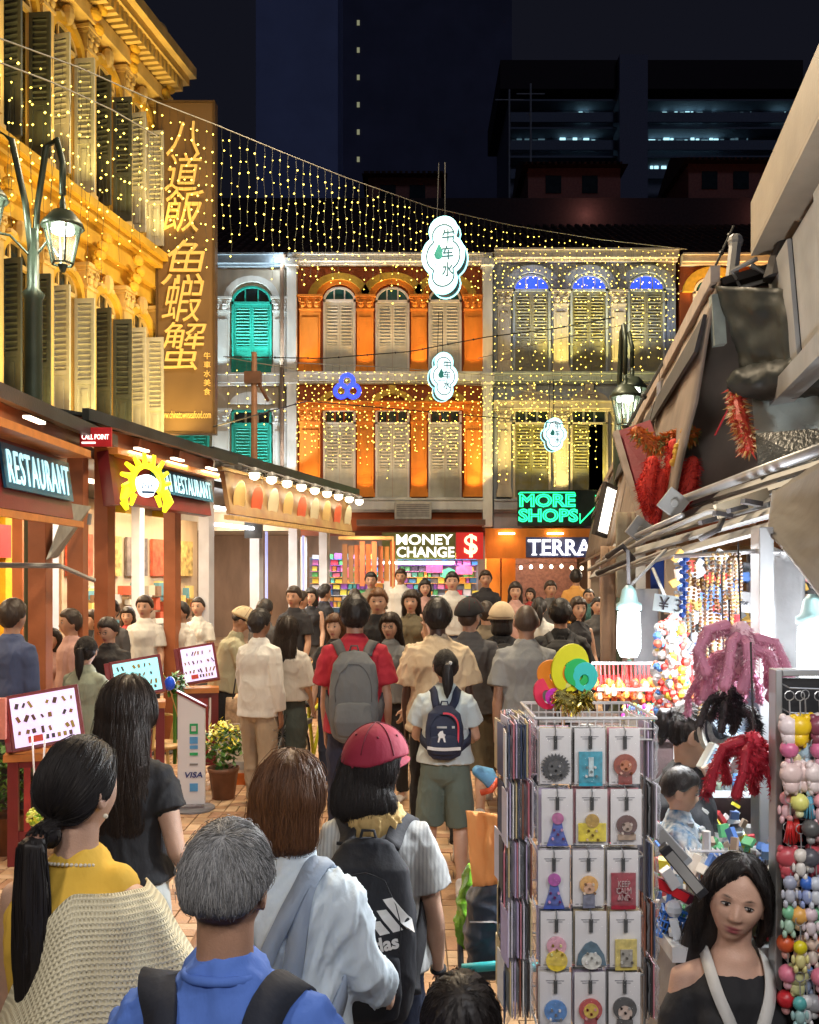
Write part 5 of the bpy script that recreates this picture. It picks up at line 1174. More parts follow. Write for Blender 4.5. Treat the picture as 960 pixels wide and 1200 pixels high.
# green plants and yellow flowers beside the payment sign
def leafclump(t, c, r, n, m, name='foliage', s=.05):
    q = MB()
    for _ in range(n):
        d = V((rng.gauss(0, 1), rng.gauss(0, 1), rng.gauss(0, 1))).normalized() * r * rng.uniform(.5, 1); M = Matrix.Rotation(rng.uniform(0, 6), 3, 'Z') @ Matrix.Rotation(rng.uniform(-1, 1), 3, 'X')
        q.add([V(c) + d + M @ V(v) * s for v in ((-.4, 0, 0), (0, -.8, .1), (.4, 0, 0), (0, .9, .1))], [(0, 1, 2, 3)])
    return q.build(name, m, t, kind='stuff')
lf = leafpick('leaf_green', [(.04, .12, .02), (.07, .2, .03), (.12, .26, .04)], .5)
t = thing('potted_plant', 'yellow flowering plant in a pot behind the payment sign', 'plant', (*W(262, 905, 8.6)[:2], 0)); q = MB(); q.lathe([(.1, 0), (.14, .3), (.15, .3), (.14, .26), (0, .26)], n=14); q.build('pot', mat('pot_brown', (.2, .09, .05), .5), t, True); leafclump(t, (0, 0, .48), .2, 260, lf); leafclump(t, (0, -.02, .58), .18, 200, leafpick('petal_yellow', [(.75, .65, .03), (.85, .8, .2)], .5), 'blossoms', .035)
t = thing('potted_plant', 'low green plant behind the maroon stand at the left edge', 'plant', (*W(8, 900, 6.9)[:2], 0)); q = MB(); q.lathe([(.1, 0), (.14, .3), (.15, .3), (0, .26)], n=14); q.build('pot', mat('pot_brown', (.2, .09, .05), .5), t, True); leafclump(t, (0, 0, .6), .25, 300, lf)
t = thing('bottle_plant', 'green leafy sprig standing behind the second menu stand', 'plant', W(205, 790, 8.9) - V((0, 0, .3))); leafclump(t, (0, 0, .2), .12, 120, lf)
q = MB(); q.tube([(0, 0, -.55), (0, 0, .2)], .02, 6); q.build('stem', lf, t)
# ---- payment sign
Y = 8.2; c = W(225, 950, Y); t = thing('payment_sign', 'white slanted payment sign stand with VISA lettering', 'sign', (c.x, c.y, 0), R(6)); pw = mat('panel_white', (.66, .68, .72), .35, 0, .04, 3, 0)
q = MB(); q.prism([(-.12, .06), (.115, .06), (.115, .90), (-.12, 1.03)], .06, c=(0, -.03, 0)); q.build('panel', pw, t, bevel=.006); q = MB(); q.bb(-.15, .15, -.16, .16, .0, .012); q.bb(-.2, .2, -.1, .1, .0, .010); q.lathe([(.2, .012), (.2, .03), (0, .03)], (0, 0, 0), 24); q.build('base', mat('base_grey', (.2, .21, .24), .4, .3), t)
q = MB(); q.bar((-.13, 0, 1.045), (.125, 0, .905), .08, .02); q.build('top_edge', maroon, t)
for z, h_, m_ in ((.72, .09, mat('pay_green', (.02, .35, .12), .4)), (.62, .06, mat('pay_blue', (.08, .3, .6), .4)), (.56, .03, mat('pay_blue', (.1, .3, .6))), (.50, .025, mat('pay_green', (.02, .35, .12))), (.41, .015, mat('pay_grey', (.2, .2, .2), .4)), (.21, .07, mat('pay_blue', (.1, .3, .6)))): q = MB(); q.bb(-.035 + .02, .035 + .02, -.036, -.0305, z - h_ / 2, z + h_ / 2); q.build('payment_mark', m_, t)
lettering('VISA', (.02, -.036, .32), .15, .05, mat('visa_blue', (.02, .04, .2), .4), t, ext=.004, bold=.02, shear=.2)
q = MB(); q.bb(0.0, .04, -.042, -.037, .70, .745); q.build('mark_glyph', mat('paper', (.6, .6, .58)), t)
t = thing('blue_balloon', 'small glossy blue ball on the stand behind the payment sign', 'ball', W(199, 801, 8.5)); q = MB(); q.ell((0, 0, 0), (.05, .05, .065), 14, 10); q.build('ball', mat('gloss_blue', (.02, .1, .8), .15), t, True); q = MB(); q.tube([(0, 0, -.05), (.03, .2, -.35)], .006, 5); q.build('stick', wood, t)
# ---- white shopping bag on the ground
t = thing('shopping_bag', 'white paper bag with orange foot standing behind the man in white', 'bag', (*W(275, 912, 9.2)[:2], 0), R(8)); q = MB(); q.add([(-.16, -.07, 0), (.16, -.07, 0), (.16, .07, 0), (-.16, .07, 0), (-.17, -.05, .48), (.17, -.05, .48), (.17, .05, .48), (-.17, .05, .48)], [(0, 1, 2, 3), (0, 4, 5, 1), (1, 5, 6, 2), (2, 6, 7, 3), (3, 7, 4, 0)]); q.build('bag', mat('bag_white', (.62, .58, .52), .6), t); q = MB(); q.bb(-.163, .163, -.074, .074, .004, .13); q.build('orange_band', mat('bag_orange', (.6, .16, .03), .5), t)
q = MB(); q.bb(-.166, .166, -.064, -.059, .16, .24); q.build('print_band', mat('bag_grey', (.4, .42, .45), .5), t); [q.v.clear() for q in ()]; q = MB(); q.tube([(-.07, 0, .47), (-.05, 0, .60), (.05, 0, .60), (.07, 0, .47)], .005, 5); q.build('handle', mat('cord_white', (.75, .72, .68)), t)
# ---- bicycle
Y = 9.2; c = W(369, 870, Y); t = thing('bicycle', 'parked bicycle with yellow frame and orange basket box beside the grey backpack', 'bicycle', (c.x, Y, 0), R(80))
rub = mat('rubber', (.025, .025, .025), .7); bfr = mat('bike_yellow', (.65, .65, .03), .35); mt = mat('steel_bright', (.45, .46, .48), .3, .8)
for x in (-.52, .52):
    q = MB(); q.tube([(x + .31 * math.cos(a), 0, .33 + .31 * math.sin(a)) for a in [R(k) for k in range(0, 361, 12)]], .02, 8, False); wl = q.build('wheel', rub, t, True)
    q = MB(); q.tube([(x + .285 * math.cos(a), 0, .33 + .285 * math.sin(a)) for a in [R(k) for k in range(0, 361, 12)]], .010, 6, False); link('rim', q.mesh('rim', mt), wl)
    q = MB(); [q.tube([(x, 0, .33), (x + .28 * math.cos(R(k)), 0, .33 + .28 * math.sin(R(k)))], .0025, 4) for k in range(0, 360, 20)]; link('spokes', q.mesh('spokes', mt), wl); q = MB(); q.lathe([(.02, -.04), (.02, .04)], n=10, M=Matrix.Rotation(R(90), 3, 'X')); link('hub', q.mesh('hub', mt), wl); wl.children
    if wl.children: wl.children[-1].location = (x, 0, .33)
q = MB(); [q.tube(p_, .018, 8) for p_ in (((-.05, 0, .30), (-.22, 0, .80)), ((-.05, 0, .30), (.36, 0, .78)), ((-.20, 0, .72), (.36, 0, .80)), ((-.05, 0, .30), (-.52, 0, .33)), ((-.2, 0, .7), (-.52, 0, .33)), ((.36, 0, .85), (.44, 0, .55), (.52, 0, .33)))]; q.build('frame', bfr, t, True)
q = MB(); q.tube([(.30, -.28, .98), (.36, -.22, 1.0), (.36, .22, 1.0), (.30, .28, .98)], .014, 6); q.tube([(.36, 0, .84), (.36, 0, 1.0)], .016, 6); q.build('handlebar', mt, t); q = MB(); loft(q, [(-.34, 0, .84), (-.2, 0, .85), (-.1, 0, .84)], [(.07, .03), (.05, .03), (.025, .02)], ref=(0, 1, 0)); q.build('saddle', rub, t, True)
q = MB(); q.bb(.42, .72, -.17, .17, .72, .97); q.build('basket', mat('basket_orange', (.75, .32, .02), .5), t, bevel=.01); q = MB(); q.bb(-.72, -.4, -.09, .09, .68, .72); q.build('rack', mt, t); q = MB(); q.ell((.74, 0, .66), (.03, .03, .03), 8, 6); q.build('headlight', mt, t)
# ================================================================ the market stalls down the right side
beige = mat('fascia_beige', (.30, .25, .19), .6, 0, .18, 3, .1); canvas = mat('canvas_brown', (.20, .155, .125), .8, 0, .25, 2.5, .35, 12); wcorr = mat('white_sheet', (.30, .295, .29), .5, .1, .2, 4, .1); darkbd = mat('dark_board', (.035, .03, .03), .8)  # near-black colour shared by boards, soffit, cords and clips
alu = mat('aluminium', (.42, .43, .45), .35, .6, .12, 6, .05); tarp = mat('black_tarp', (.016, .019, .017), .5, 0, .4, 6, .25, 9); clear = None
def quad(mb, a, b, c, d, th=.02):
    a, b, c, d = V(a), V(b), V(c), V(d); n = (b - a).cross(d - a).normalized() * th
    return mb.add([a, b, c, d, a + n, b + n, c + n, d + n], [(0, 3, 2, 1), (4, 5, 6, 7), (0, 1, 5, 4), (1, 2, 6, 5), (2, 3, 7, 6), (3, 0, 4, 7)])
def sheet(mb, a, b, c, d, nu, nv, amp, seed=0, th=.006, freq=6, sag=0):
    "a cloth between four corners, wrinkled"
    a, b, c, d = V(a), V(b), V(c), V(d); n = (b - a).cross(d - a).normalized(); vs = []; fs = []
    for t in (0, 1):
        for j in range(nv + 1):
            for i in range(nu + 1):
                u, v = i / nu, j / nv; p = a.lerp(b, u).lerp(d.lerp(c, u), v)
                h = noise.noise(V((u * freq + seed, v * freq * .6, seed * 2.1))) + .5 * abs(noise.noise(V((u * freq * 2.3, v * freq * 1.2, seed + 5))))
                vs.append(p + n * (h * amp * .7 + t * th) - V((0, 0, sag * 4 * u * (1 - u))))
    w_ = nu + 1; N = w_ * (nv + 1)
    for j in range(nv):
        for i in range(nu):
            q0 = j * w_ + i; fs.append((q0, q0 + w_, q0 + w_ + 1, q0 + 1)); q1 = q0 + N; fs.append((q1, q1 + 1, q1 + w_ + 1, q1 + w_))
    for i in range(nu): fs.append((i, i + 1, N + i + 1, N + i)); k = nv * w_ + i; fs.append((k, N + k, N + k + 1, k + 1))
    for j in range(nv): k = j * w_; fs.append((k, N + k, N + k + w_, k + w_)); k = j * w_ + nu; fs.append((k, k + w_, N + k + w_, N + k))
    return mb.add(vs, fs)
# ---- the big roof above the near stall
t = thing('stall_roof', 'large beige roof fascia over the near stall, cut by the right edge', 'stall roof'); q = MB()
A0, A1 = V((1.15, 1.5, 4.06)), V((1.80, 4.95, 4.02)); d_ = (A1 - A0).normalized(); sd = V((d_.y, -d_.x, 0)); up = V((0, 0, 1))
quad(q, A0, A1, A1 - up * .26, A0 - up * .26, -.03); quad(q, A0 - up * .262, A1 - up * .262, A1 - up * .262 + sd * .16, A0 - up * .262 + sd * .16, .02); q.build('fascia', beige, t)
q = MB(); quad(q, A0 + sd * .16 - up * .27, A1 + sd * .16 - up * .27, A1 + sd * .5 - up * .42, A0 + sd * .5 - up * .42, .02); q.build('soffit', darkbd, t)
for k in range(7):
    q = MB(); f0, f1 = k / 7, (k + .96) / 7; a, b = A0.lerp(A1, f0) + sd * (.10 + .02 * (k % 2)) - up * .38, A0.lerp(A1, f1) + sd * (.10 + .02 * (k % 2)) - up * .38; quad(q, a, b, b - up * .62 + sd * .05, a - up * .62 + sd * .05, .02); q.build('wall_panel', wcorr, t)
q = MB(); quad(q, A0 - up * .0, A1, A1 + sd * 2.6 + up * .5, A0 + sd * 2.6 + up * .5, .03); q.build('roof_sheet', mat('roof_zinc', (.2, .19, .18), .5, .3), t)
q = MB(); q.bar(A0 + sd * .1 - up * 1.05, A1 + sd * .12 - up * 1.05, .10, .10); q.bar(A1 + sd * .1 - up * .25, A1 + sd * .42 - up * 1.0, .03); q.build('rail', greyst, t)
q = MB(); q.tube([A1 + sd * .05 + V((-.02, 0, -.3)), A1 + V((-.10, 0, -.36)), A1 + V((-.02, .1, -.42)), A1 + V((.12, 0, -.40)), A1 + V((.0, 0, -.33))], .014, 6); q.build('cable_loop', wcorr, t)
q = MB(); q.lathe([(.03, .1), (.08, .0), (.11, -.1), (.0, -.1)], A1 + V((.10, -.2, -.36)), 10); q.tube([A1 + V((.1, -.2, -.3)), A1 + V((.12, -.2, -.15)), A1 + V((.16, -.1, -.1))], .02, 6); q.build('floodlight', darkbd, t)
# ---- tarpaulin bundle
t = thing('tarpaulin', 'black tarpaulin rolled over the stall frame at the right edge', 'tarpaulin'); q = MB(); sheet(q, W(838, 335, 5.0), W(985, 342, 4.3), W(985, 455, 4.3), W(872, 440, 4.9), 26, 18, .05, 3, .02, 7)
q.build('cover', tarp, t, True); q = MB(); P = [W(868, 447, 4.85), W(900, 447, 4.75), W(940, 440, 4.6), W(985, 436, 4.4)]; loft(q, P, [(.09, .08), (.11, .1), (.12, .11), (.12, .11)]); me = fuse(q, .02, 1, 'roll', tarp); crease(me, .010, 7, 12, 4); me.polygons.foreach_set('use_smooth', [True] * len(me.polygons)); link('roll', me, t)
q = MB(); quad(q, W(832, 337, 5.05), W(902, 333, 5.2), W(900, 326, 5.2), W(842, 328, 5.05), .03); q.build('top_bar', darkbd, t); q = MB(); q.tube([W(862, 285, 5.3), W(857, 330, 5.2)], .035, 8); q.ell(W(862, 283, 5.3), .045, 8, 6); q.build('mast', greyst, t)
q = MB(); quad(q, W(834, 345, 5.0), W(848, 343, 5.0), W(852, 402, 4.98), W(838, 404, 4.98), .05); q.build('lamp_box', mat('box_grey', (.3, .33, .3), .5), t)
# ---- upper wall of the stall row, running to the far end
R0, R1 = V((1.66, 5.0, 0)), V((4.0, 20.0, 0)); rd = (R1 - R0).normalized(); rs = V((rd.y, -rd.x, 0))
t = thing('stall_row', 'long row of stalls with beige canvas upper walls down the right side', 'stalls')
for k in range(6):
    a, b = R0.lerp(R1, k / 6), R0.lerp(R1, (k + .97) / 6); q = MB(); sheet(q, a + up * 3.62, b + up * 3.62, b + up * 2.35 - rs * .25, a + up * 2.35 - rs * .25, 14, 8, .022, k + 1, .02, 5); q.build('canvas_panel', canvas, t, True)
    q = MB(); quad(q, a + up * 3.64, b + up * 3.64, b + rs * 1.8 + up * 4.1, a + rs * 1.8 + up * 4.1, .04); q.build('roof_panel', darkbd, t)
    q = MB(); q.bar(a + up * 3.66 - rs * .03, b + up * 3.66 - rs * .03, .05, .09); q.build('edge_board', mat('edge_pale', (.4, .33, .28), .6), t)
    q = MB(); quad(q, a + up * 3.45 - rs * .09, b + up * 3.45 - rs * .09, b + up * 3.25 - rs * .14, a + up * 3.25 - rs * .14, -.02); q.build('dark_strip', darkbd, t)  # near-black strip just below the top edge of the canvas
    if k: q = MB(); q.bb(a.x - .06, a.x + .06, a.y - .06, a.y + .06, 0, 3.6); q.build('post', alu, t); 
    if k: q = MB(); quad(q, a + up * .0 + rs * 1.2, b + rs * 1.2, b + rs * 1.2 + up * 2.6, a + rs * 1.2 + up * 2.6, .05); q.build('back_curtain', mat('stall_back', (.28, .2, .13), .8), t)
    if k: q = MB(); quad(q, a + up * 2.42 - rs * .1, b + up * 2.42 - rs * .1, b + up * 2.3 - rs * .38, a + up * 2.3 - rs * .38, .02); q.build('awning', wcorr, t); lamp('AREA', (a.lerp(b, .5) + up * 2.3 + rs * .2), 35, (1, .85, .65), .5, to=a.lerp(b, .5))
for k, (px_, py_, Y) in enumerate(((706, 595, 12), (715, 600, 11))):
    pass
q = MB(); sheet(q, W(836, 342, 5.4), W(985, 342, 4.7), W(985, 610, 4.3), W(752, 608, 6.3), 20, 14, .05, 12, .02, 4); q.build('canvas_panel', canvas, t, True)
t = thing('light_box', 'bright framed light box on the stall row below the green neon', 'light box', W(709, 598, 11)); q = MB(); Mx = Matrix.Rotation(R(12), 3, 'Y') @ Matrix.Rotation(R(50), 3, 'Z'); q.box((0, 0, 0), (.30, .05, .62), Mx); q.build('frame', darkbd, t); q = MB(); [q.box(Mx @ V((-.09 + .06 * k, -.03, 0)), (.022, .02, .52), Mx) for k in range(4)]; q.build('lit_strip', glow('strip_hot', (1, .9, .75), 5), t)
# ---- tables of goods in front of the row
for k, (Y, lb) in enumerate(((6.2, 'table of souvenirs at the first stall past the lamp bulb'), (8.6, 'table of souvenirs at the second stall past the lamp bulb'), (11.5, 'table of souvenirs at the far stall'))):
    X = 1.66 + .156 * (Y - 5) + .35; t = thing('goods_table', lb, 'table', (X, Y, 0), -.15); q = MB(); q.bb(-.4, .5, -.9, .9, .80, .84); q.build('tabletop', mat('cloth_red_table', (.35, .05, .05), .8), t); q = MB(); q.bb(-.38, .48, -.88, .88, .02, .799); q.build('cloth_skirt', mat('cloth_red_table', (.35, .05, .05), .8), t)
    q = MB(); [q.box((rng.uniform(-.35, .45), rng.uniform(-.85, .85), .9), (rng.uniform(.05, .12), rng.uniform(.05, .12), rng.uniform(.08, .25)), Matrix.Rotation(rng.uniform(0, 3), 3, 'Z')) for _ in range(90)]; q.build('trinkets', gc, t, kind='stuff')
# ---- near awning: corrugated sheet, rib lines, pole
t = thing('awning', 'white corrugated awning sheet with bent poles over the near stall', 'awning'); S0, S1, S2, S3 = W(692, 679, 6.6), W(1010, 596, 2.7), W(985, 545, 3.5), W(748, 612, 7.2)
for k in range(8):
    q = MB(); f0, f1 = k / 8, (k + 1) / 8; a, b, c, d = S0.lerp(S3, f0), S1.lerp(S2, f0), S1.lerp(S2, f1), S0.lerp(S3, f1); dz = up * (.03 * (k % 2)); quad(q, a + dz, b + dz, c + dz, d + dz, .015); q.build('sheet_rib', wcorr, t)
q = MB(); q.tube([W(794, 588, 4.9), W(880, 556, 3.9), W(985, 518, 3.0)], .022, 10); q.build('pole', alu, t, True)
for pts, r, m_ in (([W(690, 668, 6.3), W(760, 630, 4.9), W(830, 600, 4.2), W(900, 592, 3.7)], .012, wcorr), ([W(700, 660, 6.2), W(745, 628, 5.2), W(800, 604, 4.5)], .014, alu), ([W(700, 672, 5.5), W(742, 655, 5.2), W(730, 640, 5.0), W(712, 652, 5.2)], .016, darkbd), ([W(838, 590, 4), W(850, 602, 3.9), W(842, 620, 3.8), W(820, 632, 3.8)], .012, darkbd), ([W(700, 676, 5.6), W(780, 645, 4.5), W(735, 690, 4.4)], .008, wcorr), ([W(765, 666, 4.4), W(780, 700, 4.3)], .008, wcorr)):
    q = MB(); q.tube(pts, r, 7); q.build('bent_pole', m_, t, True)
for px_, py_ in ((789, 590), (750, 621)): q = MB(); p = W(px_, py_, 4.7 if px_ > 780 else 5.2); q.box(p, (.12, .02, .12), Matrix.Rotation(R(38), 3, 'Y')); q.lathe([(.02, 0), (.02, .01), (0, .01)], p + V((0, -.02, 0)), 10, Matrix.Rotation(R(90), 3, 'X')); q.build('bracket_plate', wcorr, t, bevel=.004)
q = MB(); [q.box(W(830 + 17 * k, 610 - 7 * k, 3.9 - .1 * k), (.07, .05, .018), Matrix.Rotation(R(-15 + 25 * (k % 2)), 3, 'Y')) for k in range(4)]; q.build('clip', darkbd, t)
q = MB(); q.box(W(870, 590, 3.8), (.22, .03, .06), Matrix.Rotation(R(-18), 3, 'Y')); q.build('label_board', mat('paper_tan', (.5, .42, .3), .7), t)
t = thing('side_canvas', 'grey brown canvas drooping at the right edge over the keychain board', 'canvas'); q = MB(); sheet(q, W(900, 622, 3.0), W(905, 575, 3.5), W(1000, 520, 2.6), W(1000, 735, 2.3), 14, 16, .03, 8, .01, 5); q.build('canvas', mat('canvas_grey', (.13, .11, .09), .8, 0, .25, 3, .3, 14), t, True)
q = MB(); sheet(q, W(905, 640, 3.3), W(944, 655, 3.3), W(944, 800, 3.3), W(905, 800, 3.3), 8, 8, .01, 2, .005); q.build('white_flap', mat('flap_white', (.5, .5, .52), .7), t, True)
# ---- red new-year hangings: crimson board, furry red lengths, gold ornament
def fur(t, path, rad, n, ln, m, name='fur', seed=0, core=True, wd=.004):
    q = MB(); g = random.Random(seed); path = [V(p) for p in path]
    if core: loft(q, path, [r * .75 for r in rad], n=10)
    for _ in range(n):
        u = g.random() * (len(path) - 1); i = int(u); p = path[i].lerp(path[min(i + 1, len(path) - 1)], u - i); r = rad[i] + (rad[min(i + 1, len(rad) - 1)] - rad[i]) * (u - i)
        d = V((g.gauss(0, 1), g.gauss(0, 1), g.gauss(0, 1))).normalized(); s = p + d * r * .6; e = s + d * ln * g.uniform(.5, 1.2) + V((0, 0, -ln * .5)) + V((g.uniform(-1, 1), g.uniform(-1, 1), 0)) * ln * .4; k = d.cross(V((g.random(), g.random(), g.random()))).normalized() * wd
        q.add([s - k, s + k, e], [(0, 1, 2)])
    return q.build(name, m, t, kind='stuff')
redf = leafpick('fur_red', [(.55, .02, .02), (.38, .01, .015), (.7, .05, .03)], .7); goldf = leafpick('gold_orn', [(.7, .42, .06), (.5, .25, .03), (.8, .6, .2)], .4)
t = thing('festival_hanging', 'crimson festival board hung with red furry lengths and orange dragon ornament', 'festive hanging'); q = MB(); quad(q, W(724, 505, 6.3), W(762, 492, 6.2), W(800, 610, 5.9), W(752, 612, 6.0), .04); q.build('board', mat('crimson', (.25, .015, .03), .5), t)
q = MB(); quad(q, W(718, 506, 6.25), W(725, 503, 6.25), W(757, 614, 5.95), W(750, 616, 5.95), .04); q.build('edge_strip', mat('edge_pale', (.4, .33, .28), .6), t)
for k, pts in enumerate((((765, 540), (758, 570), (762, 595)), ((790, 520), (788, 560), (780, 585)), ((812, 540), (806, 570), (800, 590)), ((776, 555), (772, 590), (768, 605)))): fur(t, [W(x, y, 5.5) for x, y in pts], [.045, .065, .045], 1500, .04, redf, 'red_fringe', k)
fur(t, [W(745, 505, 5.6), W(768, 522, 5.6), W(790, 512, 5.6), W(815, 508, 5.6)], [.04, .06, .06, .04], 800, .045, leafpick('fur_orange', [(.65, .22, .03), (.5, .12, .02), (.3, .3, .1)], .6), 'dragon_body', 7, wd=.012)
q = MB(); [q.ell(W(806 - k * 2.5 + rng.uniform(-2, 2), 500 + k * 6, 5.3), (.025, .02, .025), 6, 4) for k in range(8)]; q.build('gold_beads', goldf, t, kind='stuff')
t = thing('festival_tassel', 'gold and red tassel ornament on the canvas below the tarpaulin', 'ornament'); fur(t, [W(860, 455, 4.9), W(868, 490, 4.8), W(878, 525, 4.7)], [.03, .05, .04], 900, .04, leafpick('gold_red', [(.6, .3, .08), (.5, .05, .03), (.75, .55, .3)], .5), 'tassel', 9, wd=.008); q = MB(); q.tube([W(866, 440, 4.9), W(858, 470, 4.9), W(838, 510, 5)], .006, 4); q.build('cord', redf, t)
q = MB(); quad(q, W(880, 458, 4.9), W(960, 458, 4.6), W(960, 512, 4.6), W(885, 508, 4.9), .04); tag(q.build('cabinet_panel', mat('panel_pale', (.32, .36, .34), .5, 0, .3, 3)), 'pale weathered panel below the rolled tarpaulin', 'panel')
q = MB(); quad(q, W(885, 508, 4.4), W(958, 502, 4.2), W(975, 555, 4.0), W(890, 560, 4.3), .05); tag(q.build('plastic_sheet', mat('plastic_dark', (.06, .06, .055), .2, 0, .4, 5, .5)), 'dark glossy plastic sheet folded behind the grey pole', 'plastic sheet')
# ---- back of the near stall
t = thing('stall_backdrop', 'crowded cloth and board backdrop of the near stall', 'backdrop')
for x0, x1, y0, y1, Y, c in ((704, 722, 640, 790, 6.0, (.45, .30, .2)), (722, 745, 600, 700, 5.6, (.42, .36, .25)), (743, 772, 690, 800, 5.0, (.34, .34, .36)), (763, 786, 655, 690, 5.2, (.02, .06, .3)), (779, 806, 640, 720, 5.1, (.55, .38, .24)), (802, 892, 640, 700, 5.0, (.55, .28, .1)), (796, 905, 690, 905, 5.2, (.25, .28, .32)), (766, 800, 790, 940, 5.3, (.28, .3, .33))):
    q = MB(); sheet(q, W(x0, y0, Y), W(x1, y0, Y), W(x1, y1, Y), W(x0, y1, Y), 8, 6, .02, x0, .01, 4); q.build('cloth_panel', mat('backdrop_%d' % x0, c, .8, 0, .2, 5, .2), t, True)
q = MB(); [q.bar(W(x, 645, 4.6), W(x, 1000, 4.6), .02) for x in range(800, 960, 26)]; [q.bar(W(790, y, 4.6), W(960, y, 4.6), .014) for y in range(660, 1000, 34)]; q.build('wire_grid', alu, t, kind='stuff')
q = MB()
for _ in range(420):
    p = W(rng.uniform(790, 955), rng.uniform(650, 940), 4.5 - rng.uniform(0, .15)); q.box(p, (rng.uniform(.02, .07), .03, rng.uniform(.02, .08)), Matrix.Rotation(rng.uniform(-1, 1), 3, 'Y'))
q.build('pinned_trinkets', leafpick('trinket_mix', [(.7, .7, .72), (.5, .05, .04), (.55, .6, .66), (.65, .4, .1), (.8, .8, .8), (.1, .2, .5), (.6, .25, .25), (.1, .1, .1), (.75, .6, .5)], .5), t, kind='stuff')
q = MB(); q.bb(*sorted((W(886, 0, 3).x, W(903, 0, 3).x)), 2.97, 3.05, 0, W(0, 618, 3).z); tag(q.build('stall_post', alu, bevel=.004), 'vertical aluminium post between the plush toys and the keychain board', 'post')
# ---- bare bulb lamps
def cfl(label, px, py, Y, s=1.0, power=60):
    t = thing('bulb_lamp', label, 'lamp', W(px, py, Y)); q = MB(); q.lathe([(.012, .19), (.03, .17), (.04, .12), (.055, .11), (.055, .085), (.0, .085)], n=12); q.build('socket', mat('socket_teal', (.25, .4, .4), .4), t, True).scale = (s,) * 3
    q = MB()
    q.lathe([(.02, .09), (.047, .075), (.05, .0), (.05, -.08), (.035, -.115), (0, -.12)], n=16); q.build('tube', glow('cfl_white', (.92, .98, 1), 16), t, True).scale = (s,) * 3
    q = MB(); q.tube([(0, 0, .19), (0, .02, .34)], .008, 5); q.build('cord', darkbd, t); lamp('POINT', W(px, py, Y) + V((-.02, -.16, 0)), power, (.92, .97, 1), .07)
cfl('bare white bulb hanging over the red charms', 737, 738, 4.0, 1.0, 75)
cfl('bare white bulb at the right edge above the keychain board', 952, 760, 2.95, .9, 34)
t = thing('tube_light', 'added white tube light hidden by the canvas above the stall goods', 'light', (1.52, 3.5, 2.2)); q = MB(); q.tube([(-.12, 0, 0), (.12, 0, 0)], .014, 8); q.build('tube', glow('cfl_white', (.92, .98, 1), 16), t); lamp('AREA', (1.05, 3.35, 2.13), 70, (.93, .97, 1), .6, to=(1.05, 3.2, 0), sy=.1)  # added tube light tucked out of sight; its lamp brightens the stall goods
# ---- price cards
for px_, py_, wd, ht, rz, tx, c, lb in ((785, 708, 38, 20, 8, '¥ 3', (.55, .66, .68), 'pale handwritten price card tied above the plush bunch'), (875, 706, 36, 24, 6, '1 for 12', (.2, .2, .21), 'grey price card with dark writing above the pink plush')):
    t = thing('price_card', lb, 'price card', W(px_, py_, 3.2)); q = MB(); Mx = Matrix.Rotation(R(rz), 3, 'Y'); q.box((0, 0, 0), (wd * 3.2 / FPX, .006, ht * 3.2 / FPX), Mx); q.build('card', mat('card_%d' % px_, c, .6), t); o = link('lettering', textmesh(tx, wd * .7 * 3.2 / FPX, None, m=mat('ink_black', (.01, .01, .015)), ext=.003), t, (0, -.006, 0), (0, R(rz), 0))
# ---- hanging bead strings
t0 = None
bead = leafpick('bead_wood', [(.25, .11, .04), (.45, .28, .08), (.12, .06, .03), (.5, .36, .2)], .35)
for k, (x, y0, y1) in enumerate(((826, 655, 800), (833, 650, 830), (841, 655, 815), (848, 650, 790), (856, 655, 740), (818, 680, 850), (860, 650, 720), (806, 660, 745))):
    t = thing('bead_string', 'bead necklace before the pink plush, %s hung on the rail' % ORD[k], 'necklace', W(x, y0, 3.0), 0, 'bead necklaces hanging in the stall'); L = (y1 - y0) * 3.0 / FPX; q = MB()
    for j in range(int(L / .012)): q.ell((math.sin(j * .3 + k) * .004, -.012, -j * .012), (.006, .006, .0055), 6, 4); q.ell((math.sin(j * .3 + k) * .004 + .02, .0, -j * .012), (.006, .006, .0055), 6, 4)
    q.build('beads', bead, t, kind='stuff')
    if k % 3 == 0: q = MB(); q.tube([(.01, 0, -L), (.012, 0, -L - .05)], [.008, .014], 6); q.build('tassel', mat('tassel_red', (.5, .02, .03), .7), t)
q = MB(); q.tube([W(790, 652, 3.05), W(905, 645, 3.0)], .008, 6); tag(q.build('hanging_rail', alu), 'thin metal rail the necklaces hang from', 'rail')
t = thing('blue_braid', 'blue braided cord charm beside the necklaces', 'charm', W(802, 655, 3.05)); q = MB(); [q.ell((.006 * (-1) ** j, 0, -j * .014), (.012, .01, .01), 6, 4) for j in range(14)]; q.build('braid', mat('braid_blue', (.02, .1, .5), .5), t)
# ---- furry plush toys
def plush(label, px, py, Y, r, limbs, m, seed, L=.16):
    t = thing('plush_toy', label, 'plush toy', W(px, py, Y)); g = random.Random(seed); fur(t, [(0, 0, r * .7), (0, 0, 0), (0, 0, -r * .6)], [r * .5, r * .8, r * .55], 1600, .020, m, 'body', seed, wd=.003)
    for k in range(limbs):
        a = 2 * math.pi * k / limbs + g.uniform(-.2, .2); d = V((math.cos(a), math.sin(a) * .6, 0)); o_ = d * r * .6 + V((0, 0, g.uniform(-.3, .9) * r)); p = [o_, o_ + d * L * .4 + V((0, 0, -L * .1)), o_ + d * L * .62 + V((0, 0, -L * .55)), o_ + d * L * .6 + V((g.uniform(-.02, .02), 0, -L))]; fur(t, p, [r * .30, r * .27, r * .25, r * .31], 520, .012, m, 'limb', seed + k, wd=.0026)
    q = MB(); q.tube([(0, 0, r), (0, .02, .3)], .003, 4); q.build('loop', darkbd, t)
